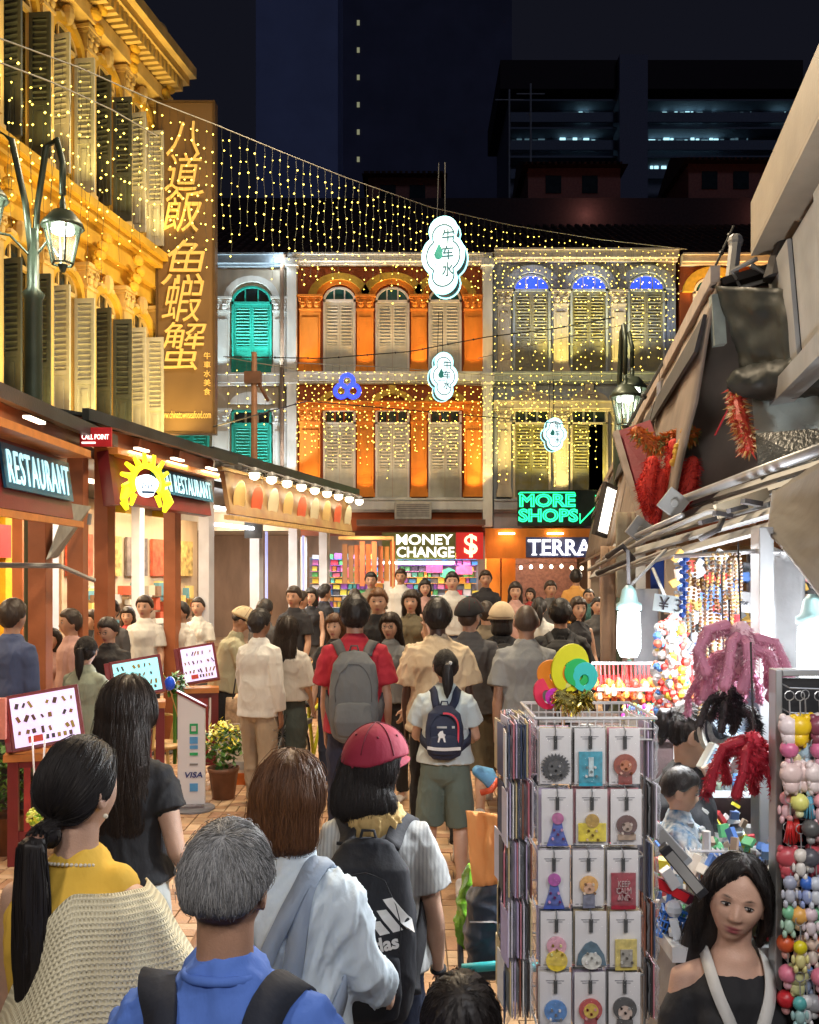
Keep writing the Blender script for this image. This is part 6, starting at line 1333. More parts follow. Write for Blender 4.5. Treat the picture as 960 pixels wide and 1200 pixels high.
pk = leafpick('fur_pink', [(.62, .30, .40), (.50, .20, .30), (.72, .46, .54)], .8); bk = leafpick('fur_black', [(.012, .01, .012), (.03, .025, .028)], .7); rd_ = leafpick('fur_crimson', [(.42, .008, .03), (.28, .005, .02), (.6, .03, .06)], .7)
plush('dusty pink furry plush bunch with dangling limbs', 868, 760, 2.65, .075, 9, pk, 11, .13); plush('pale pink long furred plush just behind the large one', 848, 785, 2.85, .05, 6, pk, 21, .12)
plush('black furry plush hanging under the pink one', 857, 825, 2.7, .05, 6, bk, 31, .08); plush('crimson furry plush hanging by the aluminium post', 883, 885, 2.5, .062, 9, rd_, 41, .12)
# ---- plush/bead bunch left of the necklaces
t = thing('charm_bunch', 'bunch of small white, red and blue charms hanging by the stall post', 'charms', W(786, 790, 3.5)); q = MB(); pts_ = []
for _ in range(240):
    z = rng.uniform(-.2, .2); a = rng.uniform(0, 6.28); rr = .06 * (1 - abs(z) * 1.5); q.ell((rr * math.cos(a), rr * math.sin(a), z), (rng.uniform(.008, .02),) * 3, 6, 4)
q.build('charms', leafpick('charm_mix', [(.75, .75, .78), (.8, .78, .75), (.6, .05, .04), (.1, .25, .6), (.7, .5, .05), (.85, .8, .8), (.7, .15, .1)], .35), t, kind='stuff')
# ---- round woven fans
for k, (px_, py_, r_, c1, c2, rz, lb) in enumerate(((842, 850, .10, (.55, .55, .5), (.03, .03, .035), 30, 'cream and black rimmed round woven fan'), (858, 830, .088, (.35, .42, .5), (.2, .28, .38), 10, 'blue grey patterned round woven fan'))):
    t = thing('woven_fan', lb, 'fan', W(px_, py_, 3.1 - .06 * k), R(rz)); Mx = Matrix.Rotation(R(90), 3, 'X')
    for j, (a, b, c) in enumerate(((0, .45, c2), (.45, .72, c1), (.72, .86, c2), (.86, 1, c1))): q = MB(); q.lathe([(a * r_ + .0005, 0), (b * r_, 0), (b * r_, .012 + .003 * j), (a * r_ + .0005, .012 + .003 * j)], n=32, M=Mx, caps=False); q.build('woven_ring', mat('woven_%d_%d' % (k, j % 2), c, .7, 0, .3, 60, .4, 120), t)
# ---- red charm rows on the stall table
t = thing('red_charm_display', 'rows of red and orange tasselled charms below the white bulb', 'charm display', W(747, 812, 4.1)); q = MB(); q.bar((-.2, 0, .13), (.28, 0, .13), .012); q.bar((-.2, -.12, .03), (.28, -.12, .03), .012); q.build('rail', alu, t)
rdm = mat('charm_red', (.65, .02, .02), .5)
for k in range(26): q = MB(); x = -.2 + k * .019; q.tube([(x, 0, .13), (x, -.01, .07)], .004, 4); q.tube([(x, -.01, .08), (x, -.01, .02)], [.006, .012], 6); q.build('tassel', rdm, t)
q = MB(); [q.ell((rng.uniform(-.2, .28), rng.uniform(-.13, -.02), rng.uniform(-.02, .06)), (.016, .012, .02), 6, 4) for _ in range(150)]; q.build('orange_charms', leafpick('charm_or', [(.75, .15, .03), (.8, .3, .05), (.6, .03, .02), (.8, .5, .3)], .4), t, kind='stuff')
q = MB(); [q.ell((rng.uniform(-.1, .3), rng.uniform(-.22, -.1), rng.uniform(-.10, -.03)), (.012, .012, .012), 6, 4) for _ in range(150)]; q.build('coloured_beads', leafpick('bead_mix', [(.05, .15, .6), (.75, .75, .7), (.7, .6, .1), (.5, .05, .3), (.1, .5, .4), (.7, .1, .08)], .3), t, kind='stuff')
q = MB(); q.bb(-.25, .5, -.25, .35, -.17, -.14); q.bb(-.23, .48, -.23, .33, -1.5, -.171); q.build('table', mat('table_dark', (.08, .05, .05), .6), t)
# ---- cluttered counter of the stall
t = thing('stall_counter', 'white counter heaped with packets and small toys beside the baby', 'counter', (.98, 2.95, 0)); q = MB(); q.bb(-.28, .5, -.45, .8, 1.02, 1.06); q.build('top', mat('counter_white', (.6, .62, .64), .4), t); q = MB(); q.bb(-.26, .48, -.43, .78, 0, 1.019); q.build('cupboard', mat('counter_grey', (.3, .3, .32), .5), t)
mixm = leafpick('packet_mix', [(.65, .68, .72), (.7, .7, .7), (.1, .2, .5), (.55, .05, .06), (.75, .65, .05), (.55, .4, .3), (.1, .35, .15), (.05, .05, .06), (.8, .78, .75), (.5, .6, .68)], .3)
q = MB()
for _ in range(520): q.box((rng.uniform(-.27, .2), rng.uniform(-.44, .4), 1.07 + rng.random() ** 2 * .2), (rng.uniform(.012, .05), rng.uniform(.006, .03), rng.uniform(.01, .06)), Matrix.Rotation(rng.uniform(0, 6), 3, 'Z') @ Matrix.Rotation(rng.uniform(-1, 1), 3, 'X'))
for _ in range(90): q.ell((rng.uniform(-.27, .2), rng.uniform(-.44, .4), 1.08 + rng.random() * .14), (rng.uniform(.01, .028),) * 3, 7, 5)
q.build('heap', mixm, t, kind='stuff')
def flatbox(name, label, cat, px, py, Y, size, rot, m, extra=None):
    t = thing(name, label, cat, W(px, py, Y)); t.rotation_euler = [R(a) for a in rot]; q = MB(); x, y, z = [s / 2 for s in size]; q.box((0, 0, 0), size); q.build('shell', m, t, bevel=.004)
    q = MB(); q.bb(-x * .8, x * .8, -y - .002, -y + .001, -z * .75, z * .75); q.build('label_face', extra or wcorr, t); return t
flatbox('packet_box', 'long black gadget box lying slanted among the counter clutter', 'box', 800, 1020, 2.35, (.03, .03, .16), (0, -40, 0), mat('ctr_black', (.03, .03, .035), .3)); flatbox('packet_box', 'grey and white gadget box lying slanted by the baby', 'box', 785, 990, 2.4, (.035, .03, .13), (0, -42, 0), mat('ctr_grey', (.4, .42, .45), .3)); flatbox('packet_box', 'red edged dark box above the blue basket', 'box', 783, 1040, 2.6, (.03, .03, .15), (0, -62, 0), mat('ctr_maroon', (.12, .02, .04), .3), mat('ctr_red', (.6, .02, .03), .4)); flatbox('packet_box', 'pale patterned box propped before the mother', 'box', 838, 893, 2.9, (.09, .03, .09), (0, 35, 20), mat('ctr_white', (.6, .64, .62), .4), mat('ctr_pat', (.3, .45, .6), .4, 0, .6, 40, 0)); flatbox('packet_box', 'small beige card box under the crimson plush', 'box', 838, 903, 2.8, (.07, .02, .05), (0, -25, 0), mat('ctr_beige', (.6, .45, .36), .5))
t = thing('basket', 'small blue plastic basket with holes on the counter', 'basket', W(790, 1082, 2.62)); t.rotation_euler = (0, R(18), R(-10)); bl_ = mat('basket_blue', (.02, .16, .6), .4); q = MB()
for z in (-.035, -.015, .005, .03): q.tube([(-.04, -.03, z), (.04, -.03, z), (.04, .03, z), (-.04, .03, z), (-.04, -.03, z)], .0028 if z < .03 else .005, 5)
for k in range(9): x = -.04 + k * .01; q.tube([(x, -.03, -.04), (x, -.03, .03)], .002, 4); q.tube([(x, .03, -.04), (x, .03, .03)], .002, 4)
q.bb(-.04, .04, -.03, .03, -.042, -.038); q.build('mesh', bl_, t)
# white shelf with bottles
t = thing('shelf_unit', 'white shelf with rows of small jars behind the baby', 'shelf', (*W(858, 0, 3.55)[:2], 0)); 
for z in (.75, .98, 1.24, 1.5): q = MB(); q.bb(-.17, .2, -.12, .15, z, z + .02); q.build('shelf', mat('shelf_white', (.62, .66, .7), .4), t)
for x in (-.17, .2): q = MB(); q.bb(x - .01, x + .01, -.12, .15, 0, 1.55); q.build('upright', mat('shelf_white', (.62, .66, .7), .4), t)
jr = MB(); jr.lathe([(.012, 0), (.013, .04), (.009, .05), (.009, .06), (0, .06)], n=8); jm = [jr.mesh('jar', m_, True) for m_ in (mat('jar_a', (.6, .66, .7), .15), mat('jar_b', (.1, .25, .5), .2), mat('jar_c', (.5, .6, .45), .2))]
for z in (.77, 1.0, 1.26):
    for k in range(11):
        for r_ in range(2): link('jar', jm[(k + r_) % 3 if z > .9 else 0], t, (-.14 + k * .031, -.08 + r_ * .07, z))
lamp('POINT', (*W(858, 0, 3.3)[:2], 1.75), 14, (.9, .97, 1), .08)
# ---- keychain board
t = thing('keychain_board', 'black pegboard in an aluminium frame at the right edge', 'board', (W(945, 0, 2.4).x, 2.42, 0)); bx = W(945, 0, 2.4).x; q = MB(); q.bb(-.06, .35, 0, .02, .2, W(0, 795, 2.42).z); q.build('panel', mat('board_black', (.012, .012, .016), .7), t); q = MB(); zt_ = W(0, 792, 2.42).z; q.bb(-.078, -.0605, -.02, .03, .2, zt_ + .018); q.bb(-.06, .35, -.02, .03, zt_ + .0005, zt_ + .018); q.build('frame', alu, t, bevel=.003)
dr_ = MB(); 
for z in range(30):
    for k in range(14): dr_.bb(-.045 + k * .025, -.041 + k * .025, -.0025, -.0005, .3 + z * .045, .304 + z * .045)
dr_.build('pegs', mat('peg_grey', (.1, .1, .1), .5), t, kind='stuff')
def keychain(label, pos, cols, kind, grp, first):
    key = (kind, cols)
    if key in first: t = dup(first[key], pos, None, None, label, first['tree'][key]); t['label'] = label; t['group'] = grp; t.rotation_euler = (0, 0, rng.uniform(-.7, .7)); return t
    t = thing('keychain', label, 'keychain', pos, 0, grp); c1 = mat('kc_%s_%d' % (kind, hash(cols) % 9999), cols, .35, 0, .1, 60, .1); q = MB(); q.tube([(.009 * math.cos(a), 0, -.009 + .009 * math.sin(a)) for a in [R(k) for k in range(0, 361, 40)]], .0011, 4, False); q.tube([(0, 0, -.018), (.001, 0, -.045)], .0014, 4); q.build('ring', alu, t)
    q = MB()
    if kind == 'figure': q.ell((0, 0, -.058), (.013, .011, .013), 10, 8); b_ = (.010, .009, .014)
    if kind == 'plush': q.ell((0, 0, -.065), (.022, .016, .02), 10, 8); q.ell((-.012, 0, -.05), (.008, .007, .008), 8, 6); q.ell((.012, 0, -.05), (.008, .007, .008), 8, 6); b_ = (.015, .012, .015)
    if kind == 'tassel': [q.tube([(.002 * math.cos(a), .002 * math.sin(a), -.045), (.010 * math.cos(a), .010 * math.sin(a), -.09)], .002, 4) for a in [R(k) for k in range(0, 360, 36)]]; b_ = (.006, .006, .006)
    if kind == 'ball': q.ell((0, 0, -.062), (.017, .017, .017), 12, 8); b_ = (.008, .008, .008)
    q.build('head' if kind != 'tassel' else 'tassel', c1, t, True)
    q = MB(); q.ell((0, 0, {'figure': -.083, 'plush': -.088, 'tassel': -.045, 'ball': -.083}[kind]), b_, 10, 8)
    if kind in ('figure', 'plush'): [q.ell((s * .008, 0, -.098), (.005, .006, .008), 6, 5) for s in (-1, 1)]; [q.ell((s * .013, 0, -.08), (.004, .005, .009), 6, 5) for s in (-1, 1)]
    q.build('body', mat('kcb_%s_%d' % (kind, hash(cols) % 9999), [min(1, c * .6 + .25) for c in cols] if kind != 'plush' else cols, .35, 0, .1, 60, .1), t, True)
    t.scale = (1.35,) * 3; first[key] = t; first.setdefault('tree', {})[key] = tree_of(t); return t
first = {}
rows = [(842, 5, [('ball', (.6, .15, .3)), ('figure', (.65, .5, .1)), ('plush', (.35, .5, .6))], 'mixed charms on the half row under the topmost hooks', ''), (905, 6, [('figure', (.7, .3, .35)), ('ball', (.7, .7, .2)), ('tassel', (.1, .35, .5))], 'mixed charms on the half row above the red ones', ''), (970, 6, [('plush', (.5, .08, .1)), ('figure', (.7, .65, .6)), ('ball', (.1, .1, .12))], 'mixed charms on the half row above the blue ones', ''), (1040, 6, [('figure', (.2, .5, .3)), ('ball', (.75, .4, .1)), ('figure', (.7, .55, .6))], 'mixed charms on the half row above the yellow ones', ''), (1112, 6, [('ball', (.7, .2, .3)), ('plush', (.6, .6, .3)), ('figure', (.15, .3, .6))], 'mixed charms on the half row above the teal ones', ''), (812, 6, [('plush', (.7, .6, .62)), ('plush', (.75, .5, .02)), ('plush', (.75, .5, .02)), ('plush', (.2, .05, .08))], 'plush keychains on the topmost hooks', 'yellow and white plush keychain'), (868, 8, [('plush', (.68, .52, .5)), ('plush', (.7, .6, .6))], 'pale pink plush keychains on the second hooks', 'pale pink plush keychain'),
        (935, 7, [('tassel', (.5, .02, .02)), ('tassel', (.6, .03, .02)), ('ball', (.1, .1, .1)), ('ball', (.45, .02, .02))], 'red keychains on the third hooks', 'red tassel keychain'), (1003, 9, [('figure', (.35, .38, .5)), ('figure', (.6, .45, .35)), ('figure', (.05, .15, .55)), ('figure', (.55, .6, .7))], 'blue and tan figure keychains on the fourth hooks', 'blue and tan figure keychain'),
        (1078, 9, [('ball', (.6, .1, .03)), ('figure', (.7, .6, .02)), ('figure', (.7, .45, .35)), ('figure', (.72, .55, .45))], 'yellow and pink figure keychains on the fifth hooks', 'yellow figure keychain'), (1145, 9, [('ball', (.5, .02, .03)), ('figure', (.1, .4, .4)), ('figure', (.6, .6, .62)), ('ball', (.3, .3, .33))], 'teal and red keychains on the lowest hooks', 'teal and silver keychain')]
for py_, n, kinds, grp, lb in rows:
    q = MB(); z = W(0, py_, 2.3).z; q.tube([(bx - .06, 2.41, z + .01), (bx - .055, 2.37, z + .004), (bx + .14, 2.36, z - .002)], .002, 5); tag(q.build('hook_rail', alu), 'bent wire rail for the ' + grp, 'rail')
    n = int(n * 1.7)
    for k in range(n):
        kd, c = kinds[k % len(kinds)]; x = bx - .066 + k * (.024 if n < 12 else .02); nm = {'plush': 'plush', 'tassel': 'red tassel', 'ball': 'round bead', 'figure': 'small figure'}[kd]; keychain('%s keychain, %s from the frame on the %s' % (nm, ORD[k], grp.split(' on the ')[1]), (x + .0, 2.35 + rng.uniform(-.025, .02), z), c, kd, grp, first)
lamp('POINT', (bx + .02, 1.75, 2.0), 9, (1, .93, .85), .1)  # added point lamp with no fixture, brightens the keychain board
# ================================================================ revolving rack of bagged luggage tags
RX, RY = W(690, 0, 2.32).x, 2.34; CW, CH = .078, .136
def film():
    m = bpy.data.materials.new('clear_film'); m.use_nodes = True; t = m.node_tree; N = t.nodes; p = N['Principled BSDF']; p.inputs['Roughness'].default_value = .12; p.inputs['Base Color'].default_value = (.8, .82, .85, 1); tr = N.new('ShaderNodeBsdfTransparent'); mx = N.new('ShaderNodeMixShader')
    n = N.new('ShaderNodeTexNoise'); n.inputs['Scale'].default_value = 38; tc = N.new('ShaderNodeTexCoord'); t.links.new(tc.outputs['Object'], n.inputs[0]); b = N.new('ShaderNodeBump'); b.inputs['Strength'].default_value = .9; b.inputs['Distance'].default_value = .01; t.links.new(n.outputs['Fac'], b.inputs['Height']); t.links.new(b.outputs[0], p.inputs['Normal'])
    lw = N.new('ShaderNodeLayerWeight'); lw.inputs[0].default_value = .3; mr = N.new('ShaderNodeMapRange'); mr.inputs[3].default_value = .07; mr.inputs[4].default_value = .5; t.links.new(lw.outputs['Facing'], mr.inputs[0]); t.links.new(mr.outputs[0], mx.inputs[0]); t.links.new(tr.outputs[0], mx.inputs[1]); t.links.new(p.outputs[0], mx.inputs[2]); t.links.new(mx.outputs[0], N['Material Output'].inputs[0]); return m
clear = film(); cardw = mat('card_white', (.80, .78, .80), .5, 0, .05, 10, .03)
rack = thing('display_rack', 'revolving wire rack full of bagged luggage tags', 'display rack', (RX, RY, 0)); q = MB(); q.tube([(0, 0, .03), (0, 0, 1.68)], .016, 8)
for z in [1.665 - k * .1405 for k in range(0, 11)]: q.tube([(-.135, -.11, z), (.115, -.11, z), (.115, .15, z), (-.135, .15, z), (-.135, -.11, z)], .0028, 5)
for x in (-.135, -.05, .03, .115):
    for y in (-.11, .15): q.tube([(x, y, .1), (x, y, 1.69)], .0028, 5)
q.build('wire_frame', alu, rack, kind='stuff'); q = MB(); q.lathe([(.2, 0), (.2, .02), (.03, .05), (0, .05)], n=20); q.build('base', alu, rack)
q = MB(); zb = 1.665
for z, e in ((zb, 0), (zb + .025, .003), (zb + .05, .008)): q.tube([(-.14 - e, -.13, z), (.13 + e, -.13, z), (.13 + e, .14, z), (-.14 - e, .14, z), (-.14 - e, -.13, z)], .0026 if e < .008 else .0045, 5)
for k in range(15):
    x = -.14 + k * .27 / 14
    for y in (-.13, .14): q.tube([(x, y, zb), (x, y, zb + .05)], .002, 4)
for k in range(12):
    y = -.13 + k * .27 / 11
    for x in (-.14, .13): q.tube([(x, y, zb), (x, y, zb + .05)], .002, 4)
q.build('top_basket', mat('wire_white', (.6, .6, .62), .4), rack, kind='stuff')
def mot(t, shape, c, z, **k):
    m = mat('tag_' + '_'.join('%02d' % int(v * 99) for v in c), c, .35, 0, .25, 90, .1); q = MB(); y = -.009
    if shape == 'disc': r, x = k.get('r', .022), k.get('x', 0); q.prism([(x + r * k.get('sx', 1) * math.cos(R(a)), z + r * math.sin(R(a))) for a in range(0, 360, 18)], .005, c=(0, y, 0))
    if shape == 'burst': q.prism([((.023 if i % 2 else .030) * math.cos(R(i * 7.5)), z + (.023 if i % 2 else .030) * math.sin(R(i * 7.5))) for i in range(48)], .006, c=(0, y, 0))
    if shape == 'rect': a, b = k.get('a', .02), k.get('b', .03); q.prism([(-a, z - b), (a, z - b), (a, z + b), (-a, z + b)], .005, c=(k.get('x', 0), y, 0))
    if shape == 'cone': q.prism([(-.022, z - .03), (.022, z - .03), (.012, z), (.008, z + .022), (-.008, z + .022), (-.012, z)], .005, c=(0, y, 0))
    if shape == 'dome': q.prism([(-.03, z - .022), (.03, z - .022), (.026, z), (.012, z + .022), (0, z + .028), (-.012, z + .022), (-.026, z)], .005, c=(0, y, 0))
    if 'dy' in k: q.v = [(a, b - k['dy'], c_) for a, b, c_ in q.v]
    return q.build('tag_shape', m, t)
MOT = [[[('burst', (.04, .04, .045), -.022), ('disc', (.07, .07, .075), -.022, dict(r=.016, dy=.004))], [('rect', (.03, .30, .42), -.025, dict(a=.024, b=.036)), ('rect', (.5, .62, .66), -.02, dict(a=.005, b=.02, dy=.004))], [('disc', (.30, .06, .03), -.018, dict(r=.024)), ('rect', (.25, .04, .03), -.045, dict(a=.014, b=.012)), ('disc', (.45, .15, .06), -.018, dict(r=.012, dy=.004))]],
       [[('cone', (.06, .10, .42), -.028), ('disc', (.45, .12, .3), .0, dict(r=.012, dy=.004))], [('rect', (.72, .56, .02), -.03, dict(a=.028, b=.019)), ('disc', (.45, .28, .05), -.005, dict(r=.014, dy=.003))], [('disc', (.12, .05, .045), -.015, dict(r=.021)), ('rect', (.4, .28, .2), -.04, dict(a=.018, b=.006)), ('disc', (.4, .3, .25), -.018, dict(r=.01, dy=.004))]],
       [[('cone', (.05, .09, .40), -.032), ('disc', (.40, .06, .35), .0, dict(r=.013, dy=.004))], [('disc', (.75, .38, .10), -.012, dict(r=.019)), ('rect', (.16, .17, .25), -.046, dict(a=.012, b=.014)), ('disc', (.6, .35, .22), -.018, dict(r=.011, dy=.004))], [('rect', (.30, .01, .03), -.025, dict(a=.025, b=.038))]],
       [[('disc', (.80, .35, .45), -.012, dict(r=.020)), ('disc', (.75, .52, .04), -.042, dict(r=.022, dy=.002))], [('dome', (.05, .12, .18), -.03), ('disc', (.62, .62, .58), -.042, dict(r=.017, sx=1.2, dy=.004))], [('rect', (.6, .48, .12), -.03, dict(a=.022, b=.032)), ('rect', (.3, .28, .24), -.036, dict(a=.012, b=.018, dy=.004))]],
       [[('disc', (.06, .22, .55), -.02, dict(r=.023)), ('rect', (.55, .56, .6), -.048, dict(a=.013, b=.012))], [('disc', (.45, .03, .03), -.018, dict(r=.024)), ('disc', (.62, .42, .03), -.018, dict(r=.015, dy=.004)), ('rect', (.4, .03, .04), -.047, dict(a=.013, b=.012))], [('disc', (.03, .028, .03), -.015, dict(r=.024)), ('disc', (.55, .42, .36), -.022, dict(r=.014, dy=.004)), ('rect', (.06, .05, .05), -.048, dict(a=.016, b=.010))]]]
black = mat('strap_black', (.015, .015, .016), .4); filmme = MB()
_vs = []
nx, nz = 6, 9
filmme.add([((i / nx - .5) * CW, -.014 + .004 * noise.noise(V((i * .9, j * .7, 3))) + (.010 if i in (0, nx) or j in (0, nz) else 0), (j / nz - .5) * CH) for j in range(nz + 1) for i in range(nx + 1)], [(j * (nx + 1) + i, j * (nx + 1) + i + 1, (j + 1) * (nx + 1) + i + 1, (j + 1) * (nx + 1) + i) for j in range(nz) for i in range(nx)])
FM = filmme.mesh('film', clear, True); cm = MB(); cm.bb(-CW / 2 + .003, CW / 2 - .003, -.001, .001, -CH / 2 + .004, CH / 2 - .003); CM = cm.mesh('backing_card', cardw); pq = MB(); [pq.bb(-.022 + .004 * i, .02 - .006 * i, -.0022, -.0012, .045 - .005 * i, .0465 - .005 * i) for i in (0, 1)]; [pq.bb(-.03 + .012 * i, -.022 + .012 * i, -.0022, -.0012, -.060, -.058) for i in range(3)]; PQ = pq.mesh('printed_text', mat('print_grey', (.25, .25, .28), .6))
names = [['dark round sunburst', 'teal oblong', 'reddish round'], ['blue gown shaped', 'yellow square', 'dark brown round'], ['violet gown shaped', 'orange topped', 'maroon KEEP CALM'], ['pink and yellow', 'navy and white domed', 'pale gold oblong'], ['blue round', 'gold and red round', 'black round']]
rowz = [W(0, y, 2.22).z for y in (882, 952, 1022, 1092, 1162)]
def bagged(label, loc, rz, motif=None, strapc=True, group=None):
    t = thing('luggage_tag', label, 'luggage tag', loc, rz, group); link('backing_card', CM, t); link('film', FM, t)
    q = MB(); q.bb(-.004, .004, -.007, -.003, .018, .048); q.build('strap', black, t); q = MB(); q.tube([(0, -.005, .045), (0, -.010, .06), (0, .02, .072)], .0018, 5); q.build('hook', alu, t)
    if motif:
        for sh, c, z, *k in motif: mot(t, sh, [min(.85, v * 1.15 + .02) for v in c], z, **(k[0] if k else {})).scale = (1.14, 1, 1.1)
        link('printed_text', PQ, t); zc = motif[0][2]; c0 = motif[-1][1]
        for i, (dx, dz) in enumerate(((-.009, .002), (.009, .002), (0, -.008), (-.012, -.018), (.012, -.018))): mot(t, 'disc', [(v * .35, min(.8, v + .3))[i % 2] for v in c0], zc + dz, r=.0028, x=dx, dy=.0065 + .0005 * i)
    return t
for r_ in range(5):
    for c_ in range(3):
        x = (-.105, -.025, .055)[c_] + RX + [.0, .004, -.004, .002, 0][r_]; t = bagged(names[r_][c_] + ' luggage tag in clear film on the front of the rack', (x, RY - .165, rowz[r_]), R(rng.uniform(-4, 4)), MOT[r_][c_])
        if (r_, c_) == (2, 2): link('lettering', textmesh('KEEP\nCALM\nAND', .034, .045, m=mat('tag_print', (.6, .4, .4), .5), ext=.002), t, (0, -.012, -.025))
plain = {}
edgec = [(.72, .68, .78), (.06, .05, .05), (.65, .52, .28), (.28, .10, .06), (.78, .76, .74), (.5, .42, .62), (.05, .07, .14), (.6, .2, .25)]
def edgecard(label, loc, rz, grp):
    k = rng.randrange(len(edgec))
    if k not in plain:
        t = thing('bagged_card', label, 'bagged card', loc, rz, grp); q = MB(); q.bb(-CW / 2 + .003, CW / 2 - .003, -.0015, .0015, -CH / 2 + .004, CH / 2 - .003); q.build('card', mat('edge_%d' % k, edgec[k], .5, 0, .1, 30, .05), t); link('film', FM, t); plain[k] = (t, tree_of(t)); return t
    o = dup(plain[k][0], loc, (0, 0, rz), None, label, plain[k][1]); o['group'] = grp; return o
on = ('first', 'second', 'third', 'fourth', 'fifth', 'sixth', 'seventh', 'eighth', 'ninth'); cn = ('nearest', 'middle', 'farthest'); rn = ('top', 'second', 'third', 'fourth', 'bottom')
for r_ in range(5):
    for c_ in range(3):
        x = (-.105, -.025, .055)[c_] + RX
        for k in range(3): edgecard('plain bagged card %s behind the %s' % (on[k], names[r_][c_] + ' tag'), (x + rng.uniform(-.002, .002), RY - .145 + k * .013, rowz[r_] - .001), R(rng.uniform(-3, 3)), 'cards behind the front tags, %s row' % rn[r_])
        for k in range(8): edgecard('edge-on bagged card on the left side, %s row, %s column, %s from the frame' % (rn[r_], cn[c_], on[k]), (RX - .155 - k * .0085, RY - .09 + c_ * .085, rowz[r_] + .004 + rng.uniform(-.003, .003) - (.02 if k > 6 else 0)), R(90 + rng.uniform(-9, 9)), 'left side cards of the rack, %s row' % rn[r_])
        for k in range(3): edgecard('edge-on bagged card on the right side, %s row, %s column, %s from the frame' % (rn[r_], cn[c_], on[k]), (RX + .118 + k * .0085, RY - .09 + c_ * .085, rowz[r_] + .004 + rng.uniform(-.003, .003)), R(90 + rng.uniform(-9, 9)), 'right side cards of the rack, %s row' % rn[r_])
# ---- second rack hung with white packs beside the woman
t = thing('card_rack', 'white wire rack of clear packs just left of the seated woman', 'display rack', (*W(828, 0, 2.65)[:2], 0)); q = MB(); q.tube([(0, 0, 0), (0, 0, 1.33)], .012, 6); [q.tube([(-.05, -.02, z), (.06, -.03, z)], .004, 5) for z in (1.28, 1.1, .9)]; q.build('pole', mat('wire_white', (.6, .6, .62), .4), t)
for k in range(9):
    q = MB(); x = -.05 + k * .013; z1 = 1.27; sheet(q, (x, -.07, z1), (x + .006, .05, z1), (x + .01, .05, z1 - .36), (x + .002, -.07, z1 - .36), 3, 6, .008, k, .001, 4); q.build('clear_pack', mat('pack_pale', (.55, .58, .62), .15, 0, .1, 20, .3), t, True)
# ---- toy flower of foam rings and gold bow in the basket
t = thing('ring_toy', 'fan of coloured foam rings standing in the rack basket', 'toy', W(660, 838, 2.25)); 
for cx, cy, ro, ri, c, a, sz in ((668, 783, .048, .020, (.78, .74, .02), 14, 1.25), (648, 791, .036, .014, (.85, .26, .02), -55, 1.1), (685, 793, .032, .012, (.05, .62, .60), 10, 1.1), (677, 788, .034, .013, (.02, .5, .12), 0, 1.0), (640, 813, .032, .014, (.75, .02, .08), -20, 1.2), (650, 817, .022, .008, (.65, .03, .5), 30, 1.0), (662, 798, .018, .0, (.75, .72, .2), 0, 1.0)):
    p = W(cx, cy, 2.25) - t.location; n = 26; q = MB(); vs = []; fs = []; Mx = Matrix.Rotation(R(a), 3, 'Y') @ Matrix.Rotation(R(rng.uniform(-25, 25)), 3, 'Z')
    for y in (-.004, .004):
        for r_ in (ri, ro): vs += [p + Mx @ V((r_ * math.cos(2 * math.pi * i / n) * (1 if r_ == ro else .9), y, r_ * math.sin(2 * math.pi * i / n) * sz - (.008 if r_ == ri else 0))) for i in range(n)]
    for i in range(n): j = (i + 1) % n; fs += [(i, j, n + j, n + i), (2 * n + i, 3 * n + i, 3 * n + j, 2 * n + j), (n + i, n + j, 3 * n + j, 3 * n + i), (i, 2 * n + i, 2 * n + j, j)]
    q.add(vs, fs); q.build('foam_ring', mat('foam_%d' % cx, c, .55, 0, .05, 20, .05), t, bevel=.0015)
q = MB(); q.tube([(0, 0, -.09), (.0, 0, .06)], .004, 6); q.build('stick', wood, t)
fur(t, [W(655, 815, 2.22) - t.location, W(672, 822, 2.22) - t.location, W(690, 815, 2.22) - t.location], [.02, .024, .018], 260, .02, leafpick('gold_foil', [(.6, .45, .06), (.8, .7, .25), (.35, .25, .03)], .2, metal=.8), 'foil_bow', 3, wd=.006)
# ---- pushchair with bags behind the rack
t = thing('pushchair', 'pushchair with teal handle carrying a dark blue bag behind the rack', 'pushchair', (*W(583, 0, 3.3)[:2], 0)); tealp = mat('teal_plastic', (.02, .33, .36), .35); q = MB(); q.tube([(-.13, -.12, .72), (.0, -.14, .74), (.2, -.12, .72)], .017, 8); q.build('handle', tealp, t, True)
q = MB(); q.bb(.03, .1, -.15, -.09, .62, .74); q.build('joint', tealp, t, bevel=.01)
for x in (-.12, .18): q = MB(); q.tube([(x, -.12, .72), (x, .15, .1)], .012, 7); q.tube([(x, .2, .72), (x, -.1, .1)], .012, 7); q.build('leg', black, t)
for x in (-.14, .2):
    for y in (-.1, .2): q = MB(); q.lathe([(.08, -.015), (.085, 0), (.08, .015)], (x, y, .085), 16, Matrix.Rotation(R(90), 3, 'Y')); q.build('wheel', black, t, True)
t = thing('travel_bag', 'dark blue padded bag hanging from the pushchair', 'bag', W(576, 1080, 3.3)); nb_ = cloth('bag_navy', (.018, .03, .05), .4, .45); q = MB(); loft(q, [(.02, 0, .17), (.0, 0, .08), (-.005, 0, -.04), (0, 0, -.15)], [(.055, .05), (.085, .07), (.095, .075), (.08, .06)], n=20, p=2.8); me = fuse(q, .009, 2, 'bag_body', nb_); crease(me, .010, 9, 8, 5); me.polygons.foreach_set('use_smooth', [True] * len(me.polygons)); link('bag_body', me, t); q = MB(); q.tube([(-.03, -.06, .15), (-.02, -.08, .22), (.03, -.05, .23), (.04, -.03, .16)], .012, 6); q.build('strap', black, t); q = MB(); q.tube([(-.08, -.06, .02), (.0, -.085, .03), (.08, -.06, .0)], .004, 5); q.build('zip', alu, t)
